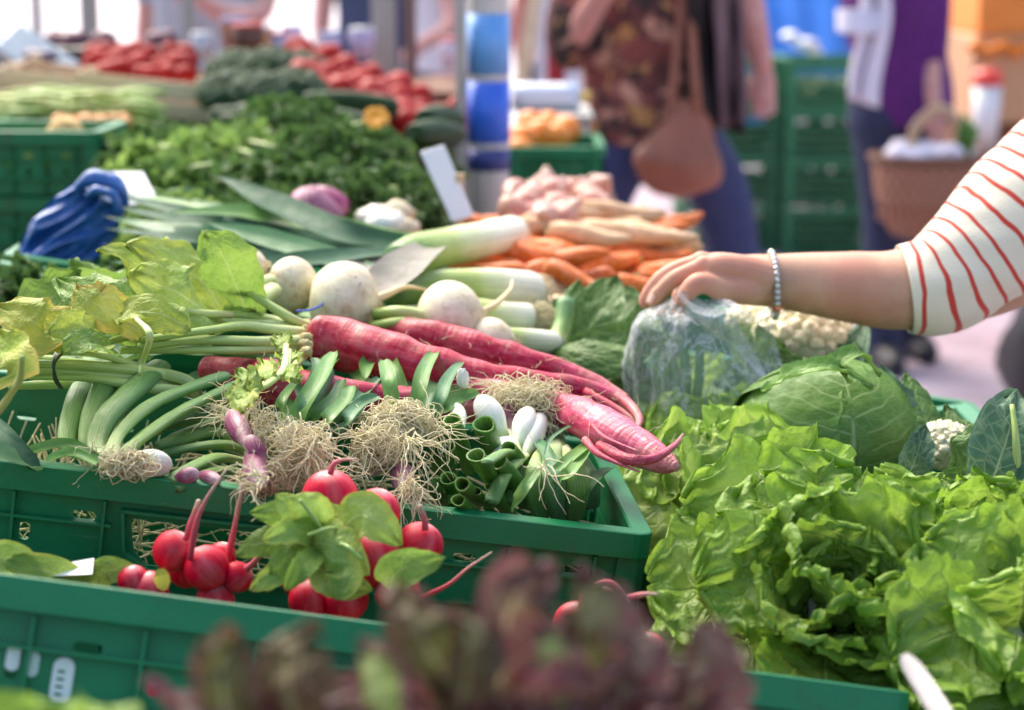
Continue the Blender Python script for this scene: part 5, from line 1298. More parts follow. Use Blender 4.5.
tm3 = simple('tomato', 'red tomato half hidden just left of the striped pole', 'tomato', 'tomatoes at the foot of the pole', tomato_mb(), M_TOMATO)
scatter(tm3, [P(x, y, 3.6) for x, y in ((425, 122), (440, 118), (456, 125), (458, 112), (430, 132))], .7, .9)
og = MB(); og.blob((0, 0, 0), .036, 16, 10, .02)
o = simple('orange', 'orange fruit in the dark crate just right of the striped pole', 'orange', 'oranges in the dark crate', og, M_ORANGE)
scatter(o, [P(x, y, d) for x, y, d in ((522, 140, 3.95), (540, 136, 4.0), (556, 138, 4.0), (530, 126, 4.1), (548, 128, 4.15), (518, 152, 3.9), (566, 130, 4.1))], .8, 1.05)
og = MB(); og.blob((0, 0, 0), (.04, .03, .028), 14, 9, .15)
o = simple('potato', 'yellow potato seen in the green crates at the left', 'potato', 'yellow potatoes in the green crates', og, M_POTATO)
scatter(o, [P(x, y, d) for x, y, d in ((18, 155, 3.05), (32, 158, 3.05), (46, 160, 3.05), (58, 162, 3.05), (62, 142, 3.06), (68, 136, 3.1))] + [V((-1.05 + .08 * i, 3.06 + .07 * j, 1.065 + rng.uniform(0, .01))) for i in range(5) for j in range(2)], .8, 1.05)
# single odd pieces
t = thing('red_cabbage', 'small purple-red cabbage wedge with white streaks behind the leek tops', 'cabbage', P(322, 222, 2.5))
mb = MB(); mb.blob(P(318, 206, 2.5), (.042, .03, .026), 20, 12, .12, 2, 5); mb.build('head', m_plain('purple_cabbage', (.30, .05, .13), .35, .8, 30.0, .3), t)
mb = MB(); mb.leaf([P(290, 204, 2.46), P(312, 192, 2.45), P(345, 215, 2.46)], .02, (0, -.6, .8), 14, 8, 'oval', cup=-.4); mb.build('leaf', m_leaf('purple_cabbage_leaf', (.3, .06, .14), (.42, .16, .25), (.7, .55, .58), None, 5, .8, .35, .1), t)
t = thing('fennel_bulb', 'whitish green fennel bulb between the purple cabbage and the thick leek', 'fennel', P(385, 232, 2.5))
for k, (x, y, rx, rz) in enumerate(((378, 218, .030, .018), (398, 216, .024, .02), (372, 230, .022, .012), (402, 228, .024, .014), (386, 224, .028, .018))):
    mb = MB(); mb.blob(P(x, y, 2.5 - .01 * k), (rx, .022, rz), 16, 10, .2, 2, k); mb.build('layer', M_TURNIP if k % 2 else M_BULB_W, t)
mb = MB()
for k in range(16):
    a = k * 2.4; r = .008 * math.sqrt(k) * .8; mb.leaf([V((0, 0, 0)), V((math.cos(a), math.sin(a), .25)) * .014, V((math.cos(a), math.sin(a), .1)) * .028], .006, (0, 0, 1), 4, 2, 'oval')
o = mb.build('yellow_flower', m_plain('yellow_petal', (.75, .33, .02), .5, .1), None, org=(0, 0, 0)); tag(o, 'bright yellow flower lying on the dark parsley', 'flower'); o.location = P(376, 118, 2.72); o.rotation_euler = (.9, 0, 0); o.scale = (.75,) * 3
# ============================================================ pieces of the stall further back
def prism(mb, pts, th, n):
    n = V(n) * th; b = len(mb.v); m = len(pts)
    mb.v += [tuple(p) for p in pts] + [tuple(p + n) for p in pts]
    mb.face(tuple(b + i for i in range(m)), tuple((0, 0) for _ in pts)); mb.face(tuple(b + m + i for i in reversed(range(m))), tuple((0, 0) for _ in pts))
    for i in range(m):
        j = (i + 1) % m; mb.face((b + i, b + m + i, b + m + j, b + j), ((0, 0), (1, 0), (1, 1), (0, 1)))
t = thing('price_board', 'white upright price board leaning beside the striped pole', 'sign', P(455, 220, 2.72))
mb = MB(); prism(mb, [P(420, 152, 2.50), P(444, 145, 2.50), P(474, 216, 2.46), P(452, 222, 2.46)], .004, (0, 1, 0)); mb.build('board', M_PAPER, t, False, bevel=.001)
mb = MB(); mb.box((-.006, .004, -.16), (.006, .012, .04), Matrix.Translation(P(460, 205, 2.475))); mb.build('stake', WOOD, t, False)
t = thing('white_card', 'blank white card standing beside the blue bag', 'card', P(130, 205, 2.45))
mb = MB(); prism(mb, [P(107, 172, 2.5), P(143, 172, 2.5), P(158, 202, 2.44), P(122, 206, 2.44)], .003, (0, 1, 0)); mb.build('card', M_PAPER, t, False, bevel=.001)
# blue plastic bag
BLUE = m_plain('blue_plastic_film', (.025, .11, .34), .32, .35, 30.0, .5, 40.0, bd=.01)
mb = MB()
def fb(u, v):
    a = 2 * PI * v; cx = 100 - 72 * u ** 1.05; cy = 194 + 92 * u; w = (24 + 16 * math.sin(PI * min(1, u * .9 + .1))) * (1 - .25 * max(0, u - .8) / .2) * (.25 if u < .001 or u > .999 else 1)
    c = P(cx, cy, 2.3 - .06 * u); W_ = w * MPP(2.3)
    fold = -.035 * abs(mn.noise(V((math.cos(a) * 2.6 + u * 3, u * 2.2, 7)))) + .004 * math.sin(7 * math.cos(a) + 2.5 * u + 1.5 * mn.noise(V((u * 4, math.cos(a) * 2, 0)))) + .004 * mn.noise(V((math.cos(a) * 4, u * 9, 2)))
    dirx = V((.80, 0, .60)) * -1
    return c + V((math.cos(a) * W_ * .82, 0, math.cos(a) * W_ * -.45)) + V((0, -1, .15)) * (math.sin(a) * .022 + fold * (1 if math.sin(a) > 0 else .3))
mb.grid(fb, 70, 120)
mb.tube([P(78, 192, 2.27), P(82, 184, 2.27), P(98, 181, 2.27), P(118, 186, 2.27), P(126, 206, 2.27)], [.008, .014, .016, .014, .007], 14, 20, .6, bump=.5, bfreq=45)
mb.tube([P(86, 196, 2.25), P(97, 190, 2.25), P(112, 196, 2.25), P(120, 214, 2.25)], [.006, .010, .011, .005], 12, 16, .6, bump=.5, bfreq=45)
o = mb.build('blue_bag', BLUE); tag(o, 'crumpled blue plastic bag hanging over the green crates at the left', 'bag')
# stacked potato crates
for k, (z, lab) in enumerate(((1.02, 'upper of two dark green crates holding yellow potatoes'), (.915, 'lower of two stacked green crates, below the potatoes'))):
    c = make_crate(.55, .20, .10, lab) if k == 0 else dup(pc, (0, 0, 0), label=lab)
    pc = c; c.location = (-.915, 3.10, z); c.rotation_euler = (0, 0, R(-2))
mb = MB(); mb.box((-.04, -.1065, .035), (.035, -.1035, .052)); mb.build('sticker', m_plain('grey_sticker', (.4, .45, .45), .5), bpy.data.objects['produce_crate.%03d' % 0] if False else pc, False, org=(0, 0, 0))
# wooden boxes
def wood_box(label, c, w, d, h, rz=0, tilt=0):
    t = thing('wooden_box', label, 'box', c, 'shallow pale wooden boxes'); t.rotation_euler = (0, tilt, rz)
    for (a, b_) in (((-w / 2, -d / 2, 0), (w / 2, -d / 2 + .008, h * .46)), ((-w / 2, -d / 2, h * .54), (w / 2, -d / 2 + .008, h)), ((-w / 2, d / 2 - .008, 0), (w / 2, d / 2, h * .46)), ((-w / 2, d / 2 - .008, h * .54), (w / 2, d / 2, h)),
                    ((-w / 2, -d / 2 + .01, 0), (-w / 2 + .008, d / 2 - .01, h)), ((w / 2 - .008, -d / 2 + .01, 0), (w / 2, d / 2 - .01, h))):
        mb = MB(); mb.box(a, b_); mb.build('slat', WOOD, t, False, org=(0, 0, 0), bevel=.0015)
    mb = MB(); mb.box((-w / 2 + .01, -d / 2 + .01, .002), (w / 2 - .01, d / 2 - .01, .008)); mb.build('base', WOOD, t, False, org=(0, 0, 0))
    for sx in (-1, 1):
        for sy in (-1, 1):
            mb = MB(); mb.box((min(sx * (w / 2 - .012), sx * (w / 2 - .035)), min(sy * (d / 2 - .012), sy * (d / 2 - .035)), .01), (max(sx * (w / 2 - .012), sx * (w / 2 - .035)), max(sy * (d / 2 - .012), sy * (d / 2 - .035)), h + .01)); mb.build('corner_block', WOOD, t, False, org=(0, 0, 0))
    return t
wood_box('shallow wooden box of red tomatoes at the back left', P(160, 110, 3.95), .27, .32, .075, -.05, .1)
wood_box('shallow wooden box left of the tomato box, with green beans before it', P(58, 106, 3.95), .20, .3, .075, .05, .12)
mb = MB()
for k in range(240):
    x = rng.uniform(-20, 108); p = P(x, rng.uniform(92, 122), rng.uniform(3.5, 3.75)); a = rng.uniform(-.4, .1); L = rng.uniform(.04, .07)
    mb.tube([p, p + V((L * math.cos(a), rng.uniform(-.02, .02), L * math.sin(a) + .008)), p + V((2 * L * math.cos(a), 0, 2 * L * math.sin(a)))], [.003, .0045, .002], 6, 6)
o = mb.build('green_beans', M_STEM); tag(o, 'loose heap of long green beans at the far left', 'beans', kind='stuff')
mb = MB()
for k in range(150):
    mb.blob(P(rng.uniform(56, 128), rng.uniform(119, 128), rng.uniform(3.3, 3.45)), rng.uniform(.008, .013), 6, 4)
o = mb.build('orange_mushrooms', m_plain('apricot_skin', (.6, .25, .05), .5, .2)); tag(o, 'heap of small orange mushrooms behind the potato crate', 'mushrooms', kind='stuff')
# jars / cling-wrapped trays at far left
CLING = m_plain('pale_blue_film', (.45, .52, .55), .2, .3, 25.0, .4, 50.0)
for k, (x, y, rz) in enumerate(((8, 62, .5), (36, 58, .7))):
    t = thing('wrapped_tray', ('film-wrapped grey tray at the far left edge', 'film-wrapped grey tray leaning left of the wooden box')[k], 'tray', P(x, y + 10, 4.2))
    M = Matrix.Translation(P(x, y, 4.2)) @ Matrix.Rotation(.6, 4, 'Y') @ Matrix.Rotation(.5, 4, 'X'); mb = MB(); mb.box((-.08, -.06, -.012), (.08, .06, .012), M); mb.build('tray', CLING, t, False, bevel=.006)
    mb = MB(); mb.blob(P(x, y - 2, 4.2), (.05, .04, .016), 12, 8, .3, 3, k); mb.build('contents', m_plain('dark_fruit', (.08, .05, .1), .4, .5), t)
# striped pole
POLE = P(489, 100, 3.5); pr = .0375; px_ = POLE.x
WP = m_plain('white_painted_metal', (.62, .60, .56), .4, .1, 12.0, .1)
t = thing('market_pole', 'round white market pole painted with blue bands', 'pole', (px_, 3.5, 0))
mb = MB(); mb.lathe([(pr, 0), (pr, 2.7)], frame((px_, 3.5, 0), (0, 0, 1)), 28); shf = mb.build('shaft', WP, t)
def zp(y): return P(489, y, 3.5 - pr).z
for (y0, y1, c, nm) in ((75, 14, (.10, .27, .56), 'light_blue_paint'), (144, 82, (.03, .11, .52), 'blue_paint'), (172, 150, (.025, .035, .14), 'navy_paint')):
    mb = MB(); mb.lathe([(pr + .0012, zp(y0)), (pr + .0012, zp(y1))], frame((px_, 3.5, 0), (0, 0, 1)), 28); mb.build('painted_band', m_plain(nm, tuple(min(1, q * 1.5) for q in c), .35, .12, 12.0), shf)
t = thing('metal_post', 'thin square grey metal post touching the striped pole', 'post', (px_ - pr - .012, 3.47, 0))
mb = MB(); mb.box((px_ - pr - .022, 3.46, 0), (px_ - pr - .004, 3.478, 2.7)); mb.build('shaft', STEEL, t, False, bevel=.002)
def post(x, y0, w, d, mat, label, top=2.6):
    p = P(x, 50, d); r = w * MPP(d) / 2; t = thing('tent_post', label, 'post', (p.x, d, 0), 'tent posts beyond the heaps')
    mb = MB(); mb.box((p.x - r, d - r, 0.03), (p.x + r, d + r, top)); mb.build('shaft', mat, t, False, bevel=.004)
    mb = MB(); mb.box((p.x - r * 2, d - r * 2, 0), (p.x + r * 2, d + r * 2, .03)); mb.build('foot', mat, t, False, bevel=.004)
BRN = m_plain('brown_painted_metal', (.2, .12, .1), .5, .15)
post(411, 0, 11, 5.3, BRN, 'thin brown tent post between the tomatoes and the striped pole')
post(384, 0, 22, 5.4, STEEL, 'wide grey tent post behind the tomato heap')
post(91, 0, 16, 5.4, STEEL, 'pale grey tent post, second from the left')
post(38, 0, 8, 5.4, STEEL, 'slim grey tent post, leftmost of them')
post(190, 0, 12, 5.45, STEEL, 'grey tent post next to the seller in the grey apron')
# low table on the right of the pole
t = thing('side_table', 'small side table with the orange crate, right of the striped pole', 'table', (.1, 4.05, 0))
mb = MB(); mb.box((-.02, 3.7, .83), (.23, 4.6, .855)); mb.build('tabletop', WOOD_D, t, False)
for x in (.01, .20):
    for y in (3.74, 4.56): mb = MB(); mb.box((x - .02, y - .02, 0), (x + .02, y + .02, .83)); mb.build('leg', WOOD_D, t, False)
c = make_crate(.20, .28, .15, 'dark green crate of oranges right of the striped pole'); c.location = (.09, 4.0, .858)
t = thing('storage_box', 'grey plastic box behind the oranges', 'box', (.19, 4.35, .85))
mb = MB(); mb.box((.02, 4.2, .857), (.17, 4.5, 1.03)); mb.build('body', m_plain('grey_plastic', (.4, .4, .38), .5, .1), t, False, bevel=.01)
mb = MB(); mb.box((.01, 4.19, 1.032), (.18, 4.51, 1.045)); mb.build('lid', m_plain('grey_plastic', (.4, .4, .38), .5, .1), t, False, bevel=.006)
t = thing('paper_roll', 'fat white roll lying on the grey box', 'roll', (.07, 4.3, 1.11))
mb = MB(); mb.tube([(.0, 4.3, 1.077), (.15, 4.3, 1.077)], .031, 20, 4); mb.build('roll', m_plain('bluish_white_film', (.62, .7, .8), .3, .08), t)
mb = MB(); mb.tube([(.151, 4.3, 1.077), (.175, 4.3, 1.077)], .012, 12, 2); mb.build('core', m_plain('yellow_cardboard', (.7, .5, .12), .6), t)
t = thing('leaning_board', 'pale wooden board leaning behind the striped pole', 'board', P(520, 90, 5.6))
mb = MB(); prism(mb, [P(538, -60, 6.0), P(552, -60, 6.0), P(524, 110, 5.7), P(510, 110, 5.7)], .02, (0, 1, 0)); mb.build('board', WOOD, t, False)
# ============================================================ market square beyond
TARP = G('white_tarpaulin'); 
def _tarp(nm, col, tf):
    g = G(nm); o = g.obj(); n = g.noise(o, 1.5, 3); c = g.mix(n, tuple(x * .93 for x in col), col)
    g.bsdf(c, .5, g.bump(g.noise(o, 3, 3), .3, .05), trans=c, tfac=tf); return g.m
TARP = _tarp('white_tarpaulin', (.9, .9, .92), .75)
def tarp_wall(label, x0, x1, y, z0, z1, mat, seed):
    mb = MB()
    mb.grid(lambda u, v: V((x0 + (x1 - x0) * u, y + .06 * math.sin(u * 26 + seed) + .03 * math.sin(u * 61) , z0 + (z1 - z0) * v)), 60, 6)
    o = mb.build('tent_wall', mat, org=((x0 + x1) / 2, y, z0)); tag(o, label, 'tent wall'); return o
tarp_wall('wide white tent side wall behind the left stall', -3.9, .5, 9.6, .02, 2.6, TARP, 0)
GRN = m_plain('box_green', (.03, .2, .1), .45, .2)
# slatted vegetable crates, stacked
def slat_crate(label, loc, W, D, H, rz=0, group='stacked green slatted crates'):
    t = thing('slatted_crate', label, 'crate', loc, group); t.rotation_euler = (0, 0, rz)
    for side in range(4):
        L = W if side % 2 == 0 else D; off = D / 2 if side % 2 == 0 else W / 2
        Rm = Matrix.Rotation(side * PI / 2, 4, 'Z'); mb = MB()
        for z in np.linspace(.02, H - .045, 5): mb.box((-L / 2 + .01, -off + .003, z), (L / 2 - .01, -off + .008, z + .012), Rm)
        nn = int(L / .035)
        for x in np.linspace(-L / 2 + .03, L / 2 - .03, nn): mb.box((x - .004, -off + .0085, .01), (x + .004, -off + .0125, H - .03), Rm)
        mb.build('side_wall', GREEN_L, t, False, org=(0, 0, 0))
        mb = MB(); mb.box((-L / 2, -off - .004, H - .035), (L / 2, -off + .012, H), Rm); mb.build('rim', GREEN_L, t, False, org=(0, 0, 0))
    for sx in (-1, 1):
        for sy in (-1, 1): mb = MB(); mb.box((min(sx * W / 2, sx * (W / 2 - .035)), min(sy * D / 2, sy * (D / 2 - .035)), 0.001), (max(sx * W / 2, sx * (W / 2 - .035)), max(sy * D / 2, sy * (D / 2 - .035)), H - .036)); mb.build('corner_post', GREEN_L, t, False, org=(0, 0, 0))
    mb = MB(); mb.box((-W / 2 + .015, -D / 2 + .015, .003), (W / 2 - .015, D / 2 - .015, .012)); mb.build('base', GREEN_L, t, False, org=(0, 0, 0))
    return t
D9 = 8.8
pxs = {0: (829, 85), 1: (733, 100)}
cr = None
names = ['bottom', 'second', 'third', 'top']
for col_ in (0, 1):
    cx = P(pxs[col_][0], 150, D9).x; W = pxs[col_][1] * MPP(D9) * .98
    for k in range(4):
        H = .225; z = .0 + k * (H + .003); y = D9 + .2 + (.12 if col_ else 0)
        lab = f'{names[k]} green slatted crate of the {"right" if col_ == 0 else "left"} stack behind the walkers'
        if cr is None or (k == 0): cr = slat_crate(lab, (cx, y, z), W, .4, H)
        else: dup(cr, (cx, y, z), label=lab)
        if k in (1, 3):
            pass
for k, (x, y, d) in enumerate(((829, 95, 8.85), (829, 140, 8.85), (829, 188, 8.85), (829, 232, 8.85), (733, 95, 8.97), (733, 140, 8.97), (733, 188, 8.97), (733, 232, 8.97))):
    mb = MB()
    for _ in range(150): 
        p = P(x, y, d); mb.blob((p.x + rng.uniform(-.15, .15), d + .15 + rng.uniform(-.12, .1), p.z + rng.uniform(-.085, .05)), rng.uniform(.025, .035), 7, 5)
    o = mb.build('green_vegetables', m_plain('mixed_greens', (.09, .13, .05), .6, .6, 15.0)); tag(o, 'green vegetables filling the ' + names[3 - k % 4] + (' slatted crate of the right stack' if k < 4 else ' slatted crate of the left stack'), 'vegetables', kind='stuff')
t = thing('crate_tag', 'pale blue paper tag on the lowest right slatted crate', 'tag', P(826, 232, 8.75))
mb = MB(); prism(mb, [P(812, 226, 8.98), P(840, 226, 8.98), P(840, 240, 8.98), P(812, 240, 8.98)], .002, (0, -1, 0)); mb.build('paper', m_plain('pale_blue_paper', (.5, .65, .72), .6), t, False)
# blue tarp behind
BT = m_plain('blue_tarpaulin', (.05, .22, .72), .75, .2, 4.0, .3, 12.0, bd=.02, spec=.2)
o = MB().grid(lambda u, v: P(712 + 165 * u, 66 + 15 * math.sin(u * 5) - 66 * v, 10.2) + V((0, .015 * math.sin(u * 30) + .5 * v, -.25 + .35 * v)), 40, 16).build('blue_tarpaulin', BT); tag(o, 'bright blue tarpaulin sheet sloping up behind the slatted crates', 'tarpaulin')
BT2 = m_plain('navy_cloth', (.03, .05, .16), .6, .3, 5.0)
t = thing('goods_pile', 'pile of goods under dark blue cloth beyond the tarpaulin', 'pile', P(820, 10, 11))
mb = MB(); mb.blob(P(820, 0, 11.2), (.36, .3, .14), 20, 12, .3, 2, 3); mb.build('cloth', BT2, t)
gl = 'glossy white packages on the crates'
for k, (x, y, w, h_) in enumerate(((790, 36, 9, 7), (806, 44, 13, 8), (828, 62, 10, 9), (815, 52, 8, 6))):
    mb = MB(); mb.blob((0, 0, 0), (w * MPP(9), .05, h_ * MPP(9) * .7), 14, 9, .2, 2, k)
    o = mb.build('white_package', m_plain('glossy_white_film', (.95, .95, .95), .15, .02), None, org=(0, 0, 0)); o.location = P(x, y, 9.3)
    tag(o, ('leftmost of the shiny white packages on the blue tarpaulin', 'second shiny white package, largest of the four', 'lowest shiny white package, on the right crate stack', 'small shiny white package between the two biggest')[k], 'package', gl)
# kiosk at the right
t = thing('market_kiosk', 'wooden market kiosk counter with orange cloth in the top right corner', 'kiosk', P(1010, 230, 8.6))
a = P(955, 0, 8.6).x
for nm, z0, z1, mt, dx in (('counter_panel', 0.0, .62, WOOD_D, 0.05), ('counter_front', .62, 1.02, m_plain('tan_panel', (.62, .34, .17), .5, .1), .0), ('orange_cloth', 1.02, 1.35, m_plain('orange_cloth', (.85, .27, .04), .6, .25, 10.0), .02), ('orange_canopy', 2.3, 2.4, m_plain('orange_cloth', (.85, .27, .04), .6, .25, 10.0), -.1)):
    mb = MB(); mb.box((a + .13 + dx, 8.75 + dx, z0), (a + 1.9, 9.6, z1 - .003)); mb.build(nm, mt, t, False, bevel=.01)
for k in range(5):
    mb = MB(); p = P(975 + k * 14, 46 + (k % 2) * 5, 8.7); mb.blob(p, (.04, .04, .03), 12, 8, .2); o = mb.build('orange_packet', M_ORANGE); tag(o, 'small orange packet on the kiosk counter cloth', 'packet', 'orange packets on the kiosk counter')
t = thing('white_bucket', 'white plastic bucket with a red lid before the kiosk', 'bucket', P(984, 160, 8.0))
zb = P(984, 150, 8.0).z; xb = P(984, 150, 8.0).x
mb = MB(); mb.lathe([(.05, zb), (.06, zb + .27)], frame((xb, 8, 0), (0, 0, 1)), 20); mb.build('body', WHITE, t)
mb = MB(); mb.lathe([(.064, zb + .27), (.066, zb + .285), (.055, zb + .33), (.01, zb + .34)], frame((xb, 8, 0), (0, 0, 1)), 20); mb.build('lid', m_plain('red_plastic', (.75, .06, .04), .35, .1), t)
mb = MB(); mb.box((xb - .12, 7.88, 0), (xb + .3, 8.2, zb - .002)); o = mb.build('wooden_stand', WOOD_D, None, False, bevel=.01); tag(o, 'dark wooden stand carrying the red-lidded bucket', 'stand')
# rubbish sack in the shade at the right edge
mb = MB(); mb.blob((1.63, 5.7, .2), (.13, .14, .21), 20, 14, .25, 2, 8); o = mb.build('dark_sack', m_plain('dark_cloth', (.03, .028, .035), .5, .4, 12.0, .3)); tag(o, 'dark sack on the paving at the right edge, under the striped sleeve', 'sack')

# cluttered goods behind the left heaps
t = thing('dark_box', 'dark box of goods behind the tomato box at the back left', 'box', P(85, 60, 4.5))
p = P(85, 50, 4.5); mb = MB(); mb.box((p.x - .12, 4.4, 1.06), (p.x + .2, 4.7, p.z + .01)); mb.build('body', BLACK, t, False, bevel=.008)
mb = MB()
for k in range(14): mb.blob((p.x - .1 + .28 * rng.random(), 4.5 + .12 * rng.random(), p.z + .015), rng.uniform(.02, .03), 10, 7, .2, 2, k)
mb.build('contents', m_plain('dark_plum', (.12, .03, .05), .5, .6), t)
gj = 'small pots and packets behind the broccoli'
for k, (x, y, d, c, r) in enumerate(((262, 40, 5.0, (.8, .42, .2), .035), (280, 44, 5.0, (.5, .55, .8), .03), (292, 38, 5.1, (.75, .55, .7), .03), (202, 45, 4.9, (.7, .75, .85), .03), (248, 42, 4.9, (.15, .06, .04), .045), (330, 44, 5.0, (.6, .6, .8), .03), (362, 42, 5.0, (.6, .5, .75), .035), (452, 52, 5.2, (.8, .7, .85), .035), (235, 34, 5.1, (.3, .12, .06), .04))):
    q = P(x, y, d); t = thing('goods_pot', ('orange pot', 'bluish pot', 'pink pot', 'pale blue pot by the broccoli', 'short brown pot', 'lilac pot left of the grey post', 'lilac pot right of the grey post', 'pink pot left of the striped pole', 'reddish brown pot')[k] + ' among the blurred goods beyond the broccoli', 'pot', q - V((0, 0, r)), gj)
    mb = MB(); mb.lathe([(r * .7, -r * 1.2), (r, r * .6), (r * .9, r * .8)], frame(q, (0, 0, 1)), 18); mb.build('pot', m_plain('pot_%d' % k, c, .4, .1), t)
    mb = MB(); mb.lathe([(r * .95, r * .82), (r * .9, r * 1.05), (.004, r * 1.1)], frame(q, (0, 0, 1)), 18); mb.build('lid', m_plain('pot_lid_%d' % (k % 3), ((.8, .8, .8), (.7, .1, .08), (.2, .25, .5))[k % 3], .4, .1), t)
t = thing('goods_shelf', 'low shelf board carrying the pots behind the heaps', 'shelf', P(320, 60, 5.0))
a_, b_ = P(180, 60, 5.0), P(460, 60, 5.0); mb = MB(); mb.box((a_.x, 4.75, 1.03), (b_.x, 5.3, 1.055)); mb.build('board', WOOD_D, t, False)
for x in (a_.x + .04, b_.x - .04):
    mb = MB(); mb.box((x - .02, 5.22, 0), (x + .02, 5.26, 1.03)); mb.build('leg', WOOD_D, t, False)
# dark red cloth edge and green clutter right of the pole
o = MB().grid(lambda u, v: P(548 + 16 * u, 30 + 60 * v, 6.6) + V((0, .02 * math.sin(u * 12), 0)), 10, 8).build('striped_cloth', m_plain('red_cloth', (.5, .04, .05), .7, .2), None, solid=.01); tag(o, 'narrow red cloth strip hanging right of the leaning board', 'cloth')
# ============================================================ the shopper's arm, hand and body
def m_skin(name, col=(.62, .36, .25)):
    g = G(name); o = g.obj()
    n = g.noise(o, 30, 5, .6); c = g.mix(g.rng(n, .35, .65), tuple(x * .86 for x in col), tuple(min(1, x * 1.08) for x in col))
    c = g.mix(g.mth('MULTIPLY', g.rng(g.noise(o, 14, 3), .42, .62), .5), c, (col[0] * 1.0, col[1] * .64, col[2] * .68))
    c = g.mix(g.mth('MULTIPLY', g.rng(g.noise(o, 110, 4, .7), .6, .68), .35), c, tuple(x * .6 for x in col))
    h = g.mth('ADD', g.mth('MULTIPLY', g.noise(o, 300, 3), .6), g.vor(o, 420, 'DISTANCE_TO_EDGE'))
    g.bsdf(c, g.rng(n, .3, .7, .42, .58), g.bump(h, .25, .001), sss=.12, sscale=.01, spec=.3); return g.m
SKIN = m_skin('skin', (.60, .33, .215)); SKIN2 = m_skin('skin_rosy', (.66, .36, .30))
def to_mesh_remeshed(mb, vox, sm=2):
    o = mb.build('tmp', SKIN, None, org=(0, 0, 0), remesh=vox, smoothit=sm)
    me = o.data; vs = np.empty(len(me.vertices) * 3); me.vertices.foreach_get('co', vs); fs = [tuple(p.vertices) for p in me.polygons]
    bpy.data.objects.remove(o); bpy.data.meshes.remove(me); return vs.reshape(-1, 3), fs
def join(name, parts, mat, parent, org):
    vv, ff = [], []; b = 0
    for vs, fs in parts:
        vv.append(vs); ff += [tuple(b + i for i in f) for f in fs]; b += len(vs)
    me = bpy.data.meshes.new(name); me.from_pydata((np.vstack(vv) - np.array([org.x, org.y, org.z])).tolist(), [], ff)
    me.materials.append(mat); me.polygons.foreach_set('use_smooth', [True] * len(ff))
    o = bpy.data.objects.new(name, me); COL.objects.link(o); o.parent = parent; return o
DH = 1.86
def pp(x, y, dy=0.0): return P(x, y, DH + dy)
s_ = MPP(DH)
hm = MB()
# forearm and wrist (a little wider across than it is thick at the wrist)
ARM_ = MB(); ARM_.tube([pp(1085, 200, .03), pp(1030, 238, .02), pp(980, 268, .01), pp(905, 289), pp(850, 287), pp(805, 283), pp(778, 281), pp(764, 280.5)], [.0525, .0555, .0505, .0405, .0352, .0300, .0268, .0258], 72, 240, 1.0, (0, 0, 1))
hm.tube([pp(1085, 200, .03), pp(1030, 238, .02), pp(980, 268, .01), pp(905, 289), pp(850, 287), pp(805, 283), pp(775, 281), pp(752, 280), pp(730, 280)], [.051, .054, .049, .039, .034, .0290, .0262, .0255, .0235], 28, 50, 1.0, (0, 0, 1))
hm.tube([pp(800, 281, .0), pp(770, 279, -.0), pp(740, 277, -.0)], [.026, .026, .024], 24, 10, .8)
# palm / back of the hand: four metacarpal bars side by side, sloping down to the knuckles
ys = [-.026, -.006, .014, .031]
kn = [(704, 268), (701, 264), (706, 268), (714, 275)]
for y, (kx, ky) in zip(ys, kn):
    hm.tube([pp(768, 280, y * .55), pp(742, 272, y * .85), pp(720, 266 + abs(y) * 60, y), pp(kx, ky + 2, y)], [.019, .0165, .0135, .0115], 16, 12, 1.05)
hm.blob(pp(738, 286, .0), (.032, .036, .0155), 20, 14, 0)
hm.blob(pp(728, 284, -.02), (.024, .02, .0135), 20, 14, 0)
# fingers: knuckle, middle joint, last joint, tip, bent down round the neck of the bag
F_ = [([(704, 267), (690, 271), (675, 279), (664, 288), (656, 297), (650, 305)], -.027, .86), ([(701, 263), (682, 267), (664, 277), (652, 289), (646, 300), (643, 307)], -.004, .88),
      ([(706, 269), (686, 272), (668, 281), (660, 294), (659, 306), (664, 314)], .013, 1.0), ([(714, 276), (698, 280), (684, 290), (678, 301), (678, 310), (682, 316)], .030, .86)]
for pts, y, k in F_:
    n = len(pts); P3 = [pp(x, yy, y * (1 - .12 * i)) for i, (x, yy) in enumerate(pts)]
    hm.tube(P3, [.0108 * k, .0094 * k, .0100 * k, .0086 * k, .0084 * k, .0060 * k], 16, 24)
# thumb on the near side, closing against the first finger
hm.tube([pp(762, 288, -.012), pp(744, 290, -.028), pp(722, 289, -.036), pp(708, 284, -.042), pp(697, 284, -.044), pp(687, 293, -.042), pp(680, 304, -.040)], [.016, .0150, .0125, .0105, .0108, .0090, .0064], 16, 26)
hm.tube([pp(748, 290, -.01), pp(734, 292, -.022), pp(722, 289, -.030)], [.014, .012, .009], 12, 10)
for y, (kx, ky) in zip(ys, kn): hm.blob(pp(kx + 1, ky - 1, y), (.0125, .0105, .0118), 14, 10, 0)
for y, (kx, ky) in zip(ys[:3], kn): hm.tube([pp(762, 266, y * .4), pp(735, 259, y * .8), pp(kx + 4, ky - 8, y)], [.0025, .0035, .003], 8, 8)
armm = to_mesh_remeshed(hm, .0015, 4)
